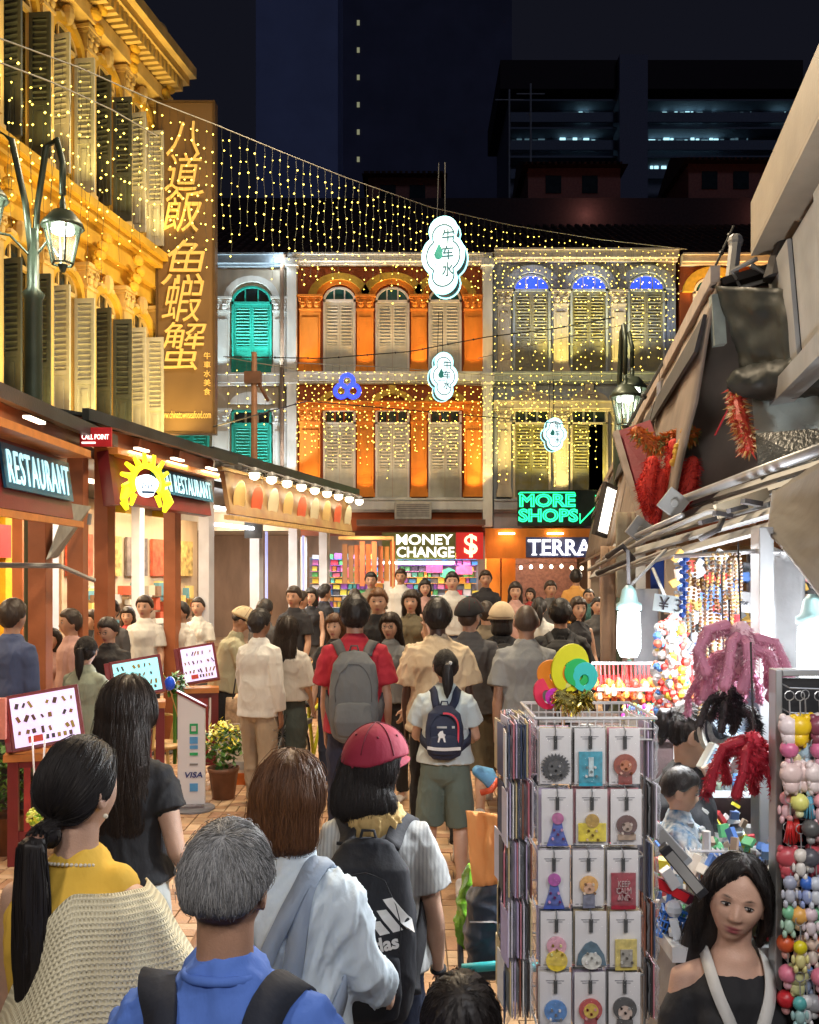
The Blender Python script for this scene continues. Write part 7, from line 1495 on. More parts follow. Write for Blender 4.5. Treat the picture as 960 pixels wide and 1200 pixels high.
q = MB(); sheet(q, W(546, 950, 3.15), W(592, 955, 3.1), W(596, 1035, 3.0), W(553, 1040, 3.1), 14, 14, .05, 9, .008, 4.5); tag(q.build('towel', cloth('towel_orange', (.78, .32, .10)), smooth=True), 'orange towel draped over the pushchair behind the rack', 'towel')
t = thing('plastic_bag', 'green plastic bag hanging below the orange towel', 'bag', W(547, 1062, 3.5)); q = MB(); loft(q, [(.01, 0, .15), (0, 0, .05), (-.01, 0, -.07), (-.005, 0, -.13)], [(.012, .03), (.03, .05), (.04, .06), (.03, .04)], n=14); me = fuse(q, .008, 1, 'sack', mat('bag_green', (.16, .38, .03), .25, 0, .3, 12, .4)); crease(me, .012, 16, 5, 8); me.polygons.foreach_set('use_smooth', [True] * len(me.polygons)); link('sack', me, t)
t = thing('toddler_shoe', 'blue and red child seat corner showing past the green shorts', 'child seat', W(568, 912, 6.4)); q = MB(); loft(q, [(-.05, 0, .05), (.02, 0, .02), (.05, 0, -.03)], [.04, .06, .05]); q.build('pad', mat('pad_blue', (.15, .4, .7), .6), t, True); q = MB(); q.tube([(-.03, -.04, -.09), (.04, -.05, -.07), (.09, -.03, .0)], .022, 8); q.build('rim', mat('rim_red', (.75, .1, .04), .4), t, True)
# ================================================================ the people in the street
def at(px, Y): return ((px - 480) * Y / FPX, Y)
def hh(top, Y): return CAMZ - (top - HOR) * Y / FPX
LT, MD, TN, DK = [(k, SKINS[k]) for k in ('skin_light', 'skin_mid', 'skin_tan', 'skin_dark')]
def P(label, px, Y, topy, face=0, sk=LT, **k):
    k.setdefault('h', hh(topy, Y)); return person('person', label, at(px, Y), face=face, skin=sk[0], skincol=sk[1], **k)
def settop(o, py, Y): o['root'].location.z += hh(py, Y) - (o['root'].location.z + max(v[2] for v in verts(o['hair'].data)))
cl = cloth; blk = cl('cloth_black', (.014, .014, .017)); navy_c = cl('cloth_navy', (.016, .020, .045)); jeans = cl('denim_dark', (.025, .035, .07)); khaki = cl('cloth_khaki', (.36, .29, .21)); whitec = cl('cloth_white', (.62, .62, .60)); creamc = cl('cloth_cream', (.58, .46, .31)); greyc = cl('cloth_grey', (.25, .26, .27)); olive = cl('cloth_olive', (.10, .13, .11)); redc = cl('cloth_red', (.32, .010, .025)); strapm = cl('strap_cloth', (.02, .02, .024))
# 1 grey haired man in blue
o = P('grey haired man in blue polo with black rucksack straps, nearest in the frame', 264, 1.66, 975, -6, MD, wide=1.04, vox=.006, top=('tee', cl('cloth_blue', (.09, .19, .60), .1), .93, .2, .022, .010), bottom=('trousers', navy_c), hair=('crop', 'grey', 9000), arms=((6, 14, 20, 4), (6, 14, 20, 4)), turn=(-6, -4, 0), headk=.96)
# rolled collar of the polo
q = MB(); T = o['T']; c = [T((.072 * math.sin(a_), -.012 - .066 * math.cos(a_), 1.488 - .010 * (1 - math.cos(a_)))) for a_ in [R(t) for t in range(-150, 151, 15)]]; q.tube(c, .010, 8); link('collar', o['fin'](q.mesh('collar', cl('cloth_blue', (.1, .2, .6)), True)), o['top'])
backpack(o, cl('bag_black', (.012, .013, .018)), cl('strap_navy', (.014, .018, .032)), top=1.385, w_=.32, strapx=.125, sw=.070)
# 2 woman in a knitted cardigan
o = P('woman with low black ponytail, yellow top and cream knitted cardigan', 90, 2.02, 868, -10, LT, fem=1, vox=.006, top=('tank', cl('cloth_yellow', (.74, .46, .06)), .93, .2, .012), bottom=('trousers', khaki), hair=('tail', 'black', 2600, .46, -.085), turn=(-16, -4, 0), arms=((10, 10, 30, 6), (20, 14, 95, 10)), headk=.95)
def cardigan(o):
    T, S = o['T'], o['S']; vs = []; fs = []; nu, nv = 150, 90
    for t in (0, 1):
        for j in range(nv + 1):
            for i in range(nu + 1):
                u = i / nu; v = j / nv; th = R(-150 + 275 * u)     # around the back from the left arm to the right front
                top_ = 1.12 + .335 * float(sst(.34, .62, u)) - .02 * u - .05 * math.sin(u * 3.1) * (u < .3)
                z = top_ + (.60 - top_) * v; k = float(sst(0, .35, v))
                a = .20 + .075 * k + .05 * float(sst(.5, .9, u)) * k; b = .125 + .075 * k; sw = float(sst(.85, 0, v)) * float(sst(1.35, 1.45, z))
                a -= .045 * float(sst(1.38, 1.47, z)); b -= .035 * float(sst(1.38, 1.47, z))
                f = 1 + (.055 * math.sin(u * 46 + 2 * noise.noise(V((u * 5, v * 2, 1)))) + .05 * noise.noise(V((u * 12, v * 3, 4)))) * (.3 + v) - .02 * t
                x = a * f * math.sin(th); y = -b * f * math.cos(th) - .01
                vs.append(T((x, y, z + .02 * math.sin(u * 30) * v)))
    w_ = nu + 1; N = w_ * (nv + 1)
    for j in range(nv):
        for i in range(nu): q0 = j * w_ + i; fs += [(q0, q0 + w_, q0 + w_ + 1, q0 + 1)]
    q = MB(); q.add(vs[:N], fs); me = o['fin'](q.mesh('cardigan', knit, True))
    uv = me.uv_layers.new(name='UVMap')
    for p in me.polygons:
        for li in p.loop_indices: vi = me.loops[li].vertex_index; uv.data[li].uv = ((vi % w_) / nu, (vi // w_) / nv)
    c = link('cardigan', me, o['root']); s = c.modifiers.new('s', 'SOLIDIFY'); s.thickness = .004
knit = bpy.data.materials.new('cream_knit'); knit.use_nodes = True; t_ = knit.node_tree; N_ = t_.nodes; L_ = t_.links; p_ = N_['Principled BSDF']; p_.inputs['Roughness'].default_value = .9; p_.inputs['Base Color'].default_value = (.80, .72, .50, 1)
uvn = N_.new('ShaderNodeTexCoord'); sep = N_.new('ShaderNodeSeparateXYZ'); L_.new(uvn.outputs['UV'], sep.inputs[0])
def mth(op, a, b=None, c=None):
    n = N_.new('ShaderNodeMath'); n.operation = op
    for i, x in enumerate((a, b, c)):
        if x is None: continue
        if isinstance(x, (int, float)): n.inputs[i].default_value = x
        else: L_.new(x, n.inputs[i])
    return n.outputs[0]
su = mth('MULTIPLY', sep.outputs[0], 2 * math.pi * 105); sv = mth('MULTIPLY', sep.outputs[1], 2 * math.pi * 78); half = mth('MULTIPLY', mth('SIGN', mth('SINE', mth('MULTIPLY', sv, .5))), math.pi / 2)
wv = mth('MULTIPLY', mth('ADD', mth('SINE', mth('ADD', su, half)), 1), mth('ADD', mth('SINE', sv), 1)); hole = mth('GREATER_THAN', wv, 3.55)
col_ = mth('GREATER_THAN', mth('SINE', mth('MULTIPLY', su, 1 / 6)), -.35); hole = mth('MULTIPLY', hole, col_)
bmp = N_.new('ShaderNodeBump'); bmp.inputs['Strength'].default_value = .6; bmp.inputs['Distance'].default_value = .004; bmp.invert = True; L_.new(wv, bmp.inputs['Height']); L_.new(bmp.outputs[0], p_.inputs['Normal'])
trn = N_.new('ShaderNodeBsdfTransparent'); mxn = N_.new('ShaderNodeMixShader'); L_.new(hole, mxn.inputs[0]); L_.new(p_.outputs[0], mxn.inputs[1]); L_.new(trn.outputs[0], mxn.inputs[2]); L_.new(mxn.outputs[0], N_['Material Output'].inputs[0])
cardigan(o)
q = MB(); T = o['T']; pm = mat('pearl', (.75, .68, .55), .2, bump=0); [q.ell(T((.060 * math.sin(R(a)), -.010 - .060 * math.cos(R(a)), 1.492 - .016 * (1 - math.cos(R(a))))), .0042, 8, 6) for a in range(-120, 121, 9)]; nk = link('necklace', o['fin'](q.mesh('necklace', pm, True)), o['root'])
q = MB(); q.ell(o['hp'](.090, -.006, -.048), .006, 8, 6); link('earring', o['fin'](q.mesh('earring', pm, True)), o['root']); q = MB(); tie = o['tie']; q.lathe([(.015, -.010), (.020, -.004), (.020, .004), (.015, .010)], tie + V((0, -.012, 0)), 14); link('hair_tie', o['fin'](q.mesh('hair_tie', mat('tie_brown', (.28, .13, .08), .5), True)), o['root'])
# 3 woman in black
o = P('woman with long dark wavy hair in a black top and pale skirt', 148, 3.45, 803, -8, LT, fem=1, wide=1.06, vox=.008, top=('tee', blk, 1.0, .13, .016), bottom=('skirt', cl('cloth_pale', (.50, .52, .50)), .75), hair=('long', 'dark', 2200, .42), arms=((0, 10, 60, 0), (-8, 16, 55, 0)), turn=(4, -2, 0), headk=1.08)
# 4 woman with a brown bob
o = P('woman with brown bob in a white sweater with pale blue sling rucksack', 338, 2.42, 892, -14, LT, fem=1, wide=1.0, vox=.007, top=('sweater', cl('cloth_iceblue', (.52, .60, .66)), .92, .44, .030, .013), bottom=('trousers', greyc), hair=('bob', 'brown', 3600), arms=((8, 14, 25, 4), (14, 16, 42, 6)), turn=(-14, -3, 0), headk=1.0)
palebag = cl('bag_pale', (.30, .40, .46)); backpack(o, palebag, cl('strap_greyblue', (.23, .28, .36)), top=1.20, w_=.25, h_=.36, strapx=.10, sw=.055)
q = MB(); T = o['T']; ribbon(q, [T((-.03, -.26, 1.12)), T((.02, -.17, 1.28)), T((.075, -.12, 1.42)), T((.10, -.03, 1.49)), T((.11, .06, 1.44))], .046, .006, o['bvh_top'], .010); link('sling', o['fin'](q.mesh('sling', cl('strap_greyblue', (.23, .28, .36)), True)), o['root'])
# 5 woman in the red cap
stripe = cl('grey_striped', (.30, .31, .31), .05, .85, .3, ((.42, .43, .43), 26, 'X')); o = P('woman in maroon cap and grey striped shirt with large black adidas rucksack', 440, 3.0, 864, -5, LT, fem=1, wide=1.10, vox=.007, top=('tee', stripe, .92, .20, .022), bottom=('trousers', jeans), hair=('long', 'black', 2200, .10), arms=((2, 10, 10, 0), (2, 13, 12, 2)), turn=(-48, -2, 0), headk=.98)
cap_hat(o, cl('cap_maroon', (.22, .008, .03), .1, .8, .3)); q = MB(); T = o['T']
loft(q, [T((.082 * math.sin(R(a)), -.02 - .078 * math.cos(R(a)), 1.468 - .012 * math.cos(R(a)))) for a in range(-140, 141, 20)], [(.034, .030)] * 15, ref=(0, 0, 1), n=14); loft(q, [T((-.07, -.085, 1.45)), T((0, -.115, 1.43)), T((.07, -.085, 1.45))], [(.045, .02), (.055, .026), (.045, .02)], ref=(0, 0, 1), n=14)
me = fuse(q, .007, 2, 'hood', cl('hood_mustard', (.55, .38, .15))); crease(me, .010, 16, 16, 3); me.polygons.foreach_set('use_smooth', [True] * len(me.polygons)); link('hood', o['fin'](me), o['root'])
bag = backpack(o, cl('bag_black2', (.010, .011, .016), .2), strapm, top=1.43, w_=.335, h_=.60, d_=.18, strapx=.115, sw=.062)
# white three bars and name printed low on the bag
wp = mat('print_white', (.62, .62, .62), .6, bump=0); S = o['S']
def onbag(me, c, rz):
    a = verts(me); a = np.array([[x * math.cos(rz) - z * math.sin(rz), y, x * math.sin(rz) + z * math.cos(rz)] for x, y, z in a]); bv = o['bvh_bag']
    for i, (x, y, z) in enumerate(a):
        p = o['T']((c[0] + x, -.60, c[1] + z)); h = bv.ray_cast(p, V((0, 1, 0))); h2 = o['bvh_pocket'].ray_cast(p, V((0, 1, 0))); h = h2 if h2[0] is not None and (h[0] is None or h2[0].y < h[0].y) else h
        a[i] = (h[0] + V((0, -.002 - (.002 if y < 0 else 0), 0))) if h[0] is not None else p + V((0, .25, 0))
    setverts(me, a); return o['fin'](me)
q = MB()
for k in range(3):
    x0 = .012 + k * .043; L = .045 + .032 * k; n = 5
    bx0 = [(x0 + u * .026, .0) for u in (0, 1)]
    for j in range(n):
        f0, f1 = j / n, (j + 1) / n; sk_ = -.55; vs = []
        for y in (-.001, .001):
            for (u, f) in ((0, f0), (1, f0), (1, f1), (0, f1)): vs.append((x0 + u * .032 + sk_ * L * f, y, L * f - .012 * (1 - u) * 0))
        q.add(vs, [(0, 1, 2, 3), (7, 6, 5, 4), (0, 4, 5, 1), (2, 6, 7, 3), (1, 5, 6, 2), (3, 7, 4, 0)])
me = q.mesh('bag_stripes', wp); link('bag_stripes', onbag(me, (.045, 1.150), R(10)), bag); me = textmesh('adidas', .155, None, ext=.004, bold=.03, m=wp); me.name = 'bag_lettering'; link('bag_lettering', onbag(me, (.040, 1.118), R(10)), bag)
q = MB(); wr, fd = o['J']['wrR'], o['J']['fdR']; q.lathe([(.030, -.006), (.031, .006)], (0, 0, 0), 16, fd.to_track_quat('Z', 'Y').to_matrix()); q.v = [tuple(V(v) + wr - fd * .01) for v in q.v]; link('wristband', o['fin'](q.mesh('wristband', blk, True)), o['root'])
ph = thing('mobile_phone', 'small white phone held low in the cap wearer\'s hand', 'phone'); p = Matrix.Rotation(R(-20), 3, 'Z') @ o['pt'](wr + fd * .11 + V((.0, .02, 0))) + V(o['root'].location); ph.location = p; q = MB(); q.box((0, 0, 0), (.02, .06, .10), Matrix.Rotation(R(20), 3, 'X')); q.build('shell', mat('phone_white', (.6, .6, .6), .3), ph, bevel=.004); q = MB(); q.box((-.0105, 0, 0), (.002, .05, .09), Matrix.Rotation(R(20), 3, 'X')); q.build('screen', mat('phone_screen', (.02, .02, .03), .1), ph)
# 6 girl with the navy rucksack
o = P('girl in pale grey shirt and dark green shorts with small navy rucksack', 522, 6.1, 763, -4, LT, fem=1, wide=1.1, top=('tee', cl('cloth_palegrey', (.42, .48, .50)), .95, .18, .026), bottom=('shorts', olive, 1.0, .014), hair=('tail', 'black', 700, .24, .02), legs=((8, 4, 4), (-2, 3, 16)), arms=((16, 14, 60, 8), (16, 14, 60, 8)), turn=(10, -6, 0), headk=1.06)
bag = backpack(o, cl('bag_navy2', (.012, .018, .045)), cl('bag_navy2', (.012, .018, .045)), top=1.38, w_=.27, h_=.36, d_=.14, strapx=.09)
q = MB(); T = o['T']
for pts in ([(x, -.335, z) for x, z in ((-.12, 1.10), (0, 1.095), (.12, 1.10))],):
    ribbon(q, [T(p) for p in pts], .022, .003, o['bvh_bag'], .042); 
link('reflective_band', o['fin'](q.mesh('reflective_band', wp)), bag); q = MB(); ribbon(q, [T((.10 * math.cos(R(a)) + .02, -.33, 1.2 + .15 * math.sin(R(a)))) for a in range(-60, 120, 15)], .012, .004, o['bvh_bag'], .006); link('red_piping', o['fin'](q.mesh('red_piping', mat('piping_red', (.6, .04, .07), .5))), bag)
q = MB(); z = 1.185
q.prism([(-.01, z + .035), (.008, z + .04), (.012, z + .02), (.028, z + .012), (.02, z - .004), (.028, z - .04), (.016, z - .04), (.008, z - .012), (-.008, z - .012), (-.018, z - .042), (-.028, z - .04), (-.02, z - .004), (-.028, z + .012)], .003, c=(-.015, -.330, 0)); q.v = [tuple(T(v)) for v in q.v]
def snapto(q, bv, off): 
    out = []
    for v in q.v: h = bv.ray_cast(V((v[0], -.8, v[2])), V((0, 1, 0))); out.append(tuple(h[0] + V((0, -off, 0))) if h[0] is not None else v)
    q.v = out
snapto(q, o['bvh_bag'], .034); link('rider_crest', o['fin'](q.mesh('rider_crest', wp)), bag); q = MB(); q.bb(-.05, .02, -.33, -.329, z + .052, z + .066); q.bb(.055, .075, -.33, -.329, z + .052, z + .068); q.v = [tuple(T(v)) for v in q.v]; snapto(q, o['bvh_bag'], .012); link('bag_print', o['fin'](q.mesh('bag_print', wp)), bag)
q = MB(); q.ell(o['tie'] + V((.02, -.01, .01)), .014, 8, 6); link('hair_clip', o['fin'](q.mesh('hair_clip', wp, True)), o['root'])
# 7 .. the walkers ahead
o = P('tall dark skinned man in cream t-shirt behind the girl with the rucksack', 513, 6.95, 704, 0, DK, wide=1.12, top=('tee', creamc, .86, .23, .035, .012), bottom=('trousers', blk), hair=('short', 'black', 500), arms=((2, 9, 12, 2), (0, 9, 10, 2)), legs=((8, 4, 3), (-14, 4, 16)), headk=1.06)
o = P('man in red t-shirt carrying a tall grey rucksack', 416, 6.7, 699, 2, MD, wide=1.08, top=('tee', redc, .88, .21, .026), bottom=('trousers', navy_c), hair=('short', 'black', 600), arms=((4, 6, 8, 2), (-2, 9, 8, 2)), legs=((12, 3, 3), (-10, 3, 14)), headk=1.06)
backpack(o, cl('rucksack_grey', (.11, .115, .12)), cl('bag_strap_grey', (.07, .07, .075)), top=1.42, w_=.31, h_=.56, d_=.15, strapx=.12, sw=.06)
o = P('man with shaved head in grey t-shirt just left of the foam rings', 617, 7.0, 711, -3, MD, wide=1.10, top=('tee', greyc, .90, .22, .024), bottom=('trousers', navy_c), hair=('buzz', 'bald'), arms=((-6, 8, 10, 0), (6, 8, 30, 6)), turn=(0, -2, 0), headk=1.06); q = MB(); T = o['T']; loft(q, [T((0, 0, .88)), T((0, 0, .915))], [(.182, .138)] * 2, n=24, p=2.3, k0=.05, k1=.05); link('red_hem', o['fin'](q.mesh('red_hem', redc, True)), o['top'])
o = P('man in black cap and dark ribbed polo beside the cream t-shirt', 550, 7.9, 706, -14, LT, wide=1.15, deep=1.1, top=('tee', cl('dark_ribbed', (.045, .045, .05), .05, .85, .3, ((.09, .09, .1), 30, 'Z')), .88, .22, .03), bottom=('shorts', cl('camo', (.09, .07, .04), .5), 1.15, .03), hair=('buzz', 'bald'), turn=(-20, 0, 0), legs=((12, 3, 3), (-10, 3, 10))); cap_hat(o, blk)
o = P('walker in cream bucket hat with a black rucksack', 588, 8.6, 712, -6, LT, fem=1, wide=1.1, top=('tee', blk, .92, .2, .025), bottom=('trousers', khaki), hair=('bob', 'black'), turn=(0, -2, 0)); cap_hat(o, creamc, brim=False, name='bucket_hat'); q = MB(); q.lathe([(.10, -.01), (.135, -.05), (.130, -.052), (.095, -.012)], o['hp'](0, 0, .06), 24); link('brim', o['fin'](q.mesh('brim', creamc, True)), o['root']); backpack(o, blk, strapm, w_=.3)
o = P('man in black t-shirt with black rucksack walking right of the grey t-shirt', 657, 8.4, 702, -8, MD, wide=1.12, top=('tee', blk, .9, .22, .025), bottom=('trousers', blk), hair=('short', 'black', 300), arms=((0, 9, 20, 0), (10, 12, 40, 0)), legs=((14, 4, 3), (-14, 4, 20))); backpack(o, blk, strapm, w_=.3)
o = P('dark skinned man in white long sleeved shirt and khaki trousers with back turned', 304, 8.15, 716, -24, TN, wide=1.02, top=('shirt', whitec, .84, .52, .026, .006), bottom=('trousers', khaki, 1, .02), hair=('short', 'black', 400), arms=((8, 7, 14, 2), (-6, 8, 16, 0)), legs=((6, 2, 2), (-6, 4, 6)), shoes=(.03, .03, .035), turn=(-16, -2, 0))
o = P('woman with long dark hair in white blouse and dark wide trousers', 337, 8.4, 724, -16, LT, fem=1, wide=1.08, top=('tee', cl('blouse_white', (.50, .47, .43)), 1.0, .27, .03), bottom=('trousers', cl('trousers_green', (.05, .065, .06)), 1, .035), hair=('long', 'dark', 900, .30), arms=((4, 8, 30, 2), (2, 8, 40, 6)), legs=((12, 2, 2), (-12, 3, 10))); q = MB(); T = o['T']; ribbon(q, [T((-.14, -.12, 1.0)), T((-.05, -.14, 1.25)), T((.06, -.10, 1.44)), T((.09, 0, 1.49))], .02, .006, o['bvh_top'], .006); link('sling', o['fin'](q.mesh('sling', strapm, True)), o['root'])
o = P('man in pale cap and beige t-shirt looking down at the third menu stand', 262, 9.6, 727, -78, MD, h=1.72, lean=14, top=('tee', cl('cloth_sand', (.40, .38, .26)), .9, .24, .03), bottom=('shorts', blk, 1.1, .03), hair=('crop', 'black', 200), arms=((40, 8, 40, 6), (42, 8, 45, 6)), turn=(0, -22, 0)); cap_hat(o, cl('cap_cream', (.60, .48, .30)))
t = thing('cloth_bag', 'patterned cream cloth bag held beside the man in the pale cap', 'bag', W(280, 838, 9.3)); q = MB(); sheet(q, (-.13, 0, .17), (.13, 0, .17), (.14, 0, -.17), (-.14, 0, -.17), 8, 8, .03, 4, .05); q.build('sack', mat('bag_pattern', (.50, .34, .22), .8, 0, .35, 18), t, True); q = MB(); q.tube([(-.06, 0, .16), (-.03, 0, .36), (.03, 0, .36), (.06, 0, .16)], .008, 5); q.build('handle', strapm, t)
o = P('woman in glasses and grey shirt with cream tote bag, facing the camera side', 458, 8.6, 721, 155, LT, fem=1, wide=1.05, vox=.009, eyes=True, top=('tee', cl('cloth_slate', (.16, .17, .18)), .93, .22, .02), bottom=('trousers', blk), hair=('long', 'dark', 500, .26), turn=(10, 0, 0), arms=((4, 8, 20, 2), (10, 10, 50, 4)))
q = MB()
for s in (-1, 1): q.tube([o['hp'](s * .032 + .02 * math.cos(a), .096, .008 + .016 * math.sin(a)) for a in [R(k) for k in range(0, 361, 30)]], .0018, 5, False)
q.tube([o['hp'](-.012, .097, .010), o['hp'](.012, .097, .010)], .0018, 5); link('glasses', o['fin'](q.mesh('glasses', blk)), o['root']); tote = cl('tote_cream', (.58, .46, .33)); q = MB(); T = o['T']; loft(q, [T((.22, .06, 1.12)), T((.23, .05, 1.0)), T((.23, .05, .86))], [(.03, .13), (.05, .16), (.045, .15)], n=16, p=3); link('tote_bag', o['fin'](q.mesh('tote_bag', tote, True)), o['root']); q = MB(); ribbon(q, [T((.22, .02, 1.10)), T((.16, .10, 1.28)), T((.12, .04, 1.45)), T((.13, -.06, 1.42)), T((.22, -.04, 1.15))], .05, .006, o['bvh_top'], .01); link('tote_strap', o['fin'](q.mesh('tote_strap', tote, True)), o['root'])
o = P('smiling young man with brown hair in black shirt facing the camera', 443, 9.8, 692, 178, LT, vox=.009, eyes=True, top=('shirt', blk, .9, .24, .02), bottom=('trousers', jeans), hair=('short', 'brown', 500), arms=((10, 10, 30, 4), (10, 10, 60, 4)))
o = P('smiling woman with long brown hair half hidden by the red t-shirt', 393, 9.0, 722, 170, LT, fem=1, vox=.009, eyes=True, top=('tee', blk, .93, .2, .02), bottom=('trousers', jeans), hair=('long', 'brown', 400, .3), turn=(-8, 0, 4))
o = P('woman in olive tank dress with a hand raised to her cheek', 482, 11.2, 694, 172, LT, fem=1, vox=.009, eyes=True, top=('tank', cl('olive_tank', (.12, .10, .06)), .8, .2, .02), bottom=('skirt', cl('olive_tank', (.12, .1, .06)), .4), hair=('long', 'dark', 300, .22), arms=((30, 14, 125, 10), (6, 10, 30, 2)))
o = P('woman with long black ponytail in olive vest reading the first menu stand', 100, 7.15, 748, -20, LT, fem=1, wide=1.1, top=('tee', cl('vest_olive', (.22, .25, .19)), .93, .18, .025), bottom=('trousers', blk), hair=('tail', 'black', 700, .26, .02), turn=(22, -8, 0), headk=1.06, arms=((24, 8, 40, 4), (24, 8, 40, 4)))
o = P('man in glasses and black shirt sitting at the kiosk behind the menu stands', 128, 8.9, 728, 160, LT, h=1.72, wide=1.15, vox=.009, eyes=True, top=('tee', blk, .9, .24, .026), bottom=('trousers', navy_c), hair=('short', 'black', 300), arms=((28, 10, 50, 4), (28, 10, 50, 4)), turn=(0, -14, 0)); o['root'].location.z = -.08
q = MB(); [q.tube([o['hp'](s * .031 + .019 * math.cos(a), .096, .008 + .014 * math.sin(a)) for a in [R(k) for k in range(0, 361, 30)]], .002, 5, False) for s in (-1, 1)]; link('glasses', o['fin'](q.mesh('glasses', blk)), o['root'])
# 8 child's head at the bottom edge
o = P('small child whose black haired head shows at the bottom edge', 540, 1.95, 1166, -10, LT, h=1.18, child=1, headk=1.34, vox=.008, wide=.95, top=('tee', navy_c, .93, .2, .02), bottom=('shorts', jeans), hair=('short', 'black', 2600))
# ---- stall holder
Y = 2.5; o = person('person', 'young woman in black off-shoulder top leaning among the keychains', (*at(856, Y), .105), 1.60, 176, 1, 'skin_stall', (.56, .34, .25), vox=.0035, eyes='hero', wide=1.02, lean=4, arms=((14, 14, 30, 6), (20, 10, 26, 10)), legs=((75, 8, 75), (75, 8, 75)), top=('off', cl('top_black', (.010, .010, .013), .1, .8), .90, .2, .014, .003), bottom=('trousers', blk), hair=('hero', 'black', 2400, .30), turn=(-14, 5, -9), headk=.97); settop(o, 990, 2.5)
q = MB(); T = o['T']
for s in (-1, 1): ribbon(q, [T((s * .075, -.03, 1.472)), T((s * .078, .045, 1.455)), T((s * .070, .105, 1.40)), T((s * .045, .135, 1.33)), T((s * .018, .150, 1.26))], .033, .006, BVHTree.FromPolygons([tuple(v / o['S'] + np.array((0, 0, o['zmin']))) for v in verts(o['root'].children[0].data)] if o['root'].children else [], [tuple(p.vertices) for p in o['root'].children[0].data.polygons]) if len(o['root'].children) else None, .017, up=(0, 1, 0))
link('halter_collar', o['fin'](q.mesh('halter_collar', cl('halter_white', (.55, .54, .52)), True)), o['root'])
q = MB(); q.ell(o['hp'](.075, -.07, .02), (.03, .02, .03), 10, 8); link('hair_claw', o['fin'](q.mesh('hair_claw', mat('claw_red', (.30, .02, .02), .3), True)), o['root'])
t = thing('stool', 'dark round stool under the young woman in the stall', 'stool', (*at(856, 2.5), 0)); q = MB(); q.lathe([(0, .50), (.16, .50), (.17, .52), (.16, .55), (0, .55)], n=20); q.build('seat', black, t, True)
for a in (45, 135, 225, 315): q = MB(); q.tube([(.11 * math.cos(R(a)), .11 * math.sin(R(a)), .5), (.17 * math.cos(R(a)), .17 * math.sin(R(a)), 0)], .012, 6); q.build('leg', alu, t)
# ---- mother and baby
o = P('woman in black with tied hair bending over the stall goods beside the rack', 772, 3.25, 820, -100, LT, fem=1, h=1.62, lean=10, vox=.007, eyes=True, top=('tee', blk, .93, .3, .02), bottom=('trousers', blk), hair=('tail', 'black', 900, .12, .02), turn=(-4, -24, 0), arms=((24, 10, 80, 10), (30, 8, 80, 6)), headk=1.05)
o = person('person', 'baby with short black hair and blue patterned shirt carried at the stall', (*at(795, 2.98), .60), 0.86, -108, 0, 'skin_light', SKINS['skin_light'], vox=.009, child=1, eyes=True, headk=1.28, wide=1.15, legs=((60, 14, 60), (60, 14, 60)), arms=((40, 10, 30, 4), (40, 10, 30, 4)), top=('tee', mat('baby_print', (.06, .25, .50), .8, 0, .5, 45, .2, col2=(.6, .62, .62)), .92, .2, .03), bottom=('shorts', navy_c), hair=('crop', 'black', 700), turn=(6, -10, 0))
settop(o, 896, 2.98)
# ---- the distant crowd: a few figures copied with other clothes
def base(fem, hair, top, bottom, face180, **k):
    o = person('person', 'x', (0, 0), 1.7, 0, fem, 'skin_light', SKINS['skin_light'], vox=.012, top=top, bottom=bottom, hair=hair, eyes=face180, shoes=(.05, .05, .05), **k); return o
tops = [cl('far_%d' % i, c) for i, c in enumerate([(.55, .55, .53), (.015, .015, .02), (.05, .07, .15), (.55, .28, .07), (.30, .03, .03), (.16, .13, .09), (.07, .07, .075), (.42, .25, .22), (.04, .12, .12)])]
sks = [skinmat(*k) for k in (LT, MD, TN)]
hairs = [bpy.data.materials[n] for n in ('hair_black', 'hair_dark', 'hair_brown')]
B = []
for k, (f, hr, tp) in enumerate(((0, ('short', 'black'), ('tee', tops[0])), (1, ('long', 'dark', 0, .25), ('tee', tops[1], .93, .2, .02)), (0, ('short', 'dark'), ('shirt', tops[2], .88, .4)), (1, ('bob', 'black'), ('tank', tops[3], .93)), (1, ('tail', 'black', 0, .22, .01), ('tee', tops[4])))):
    o = base(f, hr, tp, ('trousers', jeans), True, arms=(((6, 9, 20, 2), (14, 9, 70, 6)), ((10, 8, 60, 6), (2, 8, 15, 2)), ((2, 8, 10, 2), (0, 8, 14, 2)))[k % 3], legs=((10, 3, 3), (-10, 3, 12)) if k != 2 else ((0, 4, 2), (0, 4, 2))); B.append((o['root'], tree_of(o['root']), o))
used = set()
def far(px, Y, top, face, label, b, ti, si=0, hi=0, bi=None, seat=0):
    root, tr, o = B[b]; h = hh(top, Y) + seat; sc_ = h / 1.7
    r = root if b not in used else dup(root, tree=tr)
    used.add(b) if r is root else None
    r.location = (*at(px, Y), -seat); r.rotation_euler = (0, 0, R(face)); r.scale = (sc_,) * 3; r['label'] = label
    for c in [x for x in COL.objects if x.parent == r] if r is root else NEW(r):
        n = c.name.split('.')[0]
        if n == 'body': setm(c, sks[si])
        elif n in ('shirt', 'top'): setm(c, tops[ti])
        elif n == 'hair': setm(c, hairs[hi])
        elif n == 'trousers' and bi is not None: setm(c, tops[bi])
    return r
def NEW(r): return [x for x in COL.objects[-14:] if x.parent == r]
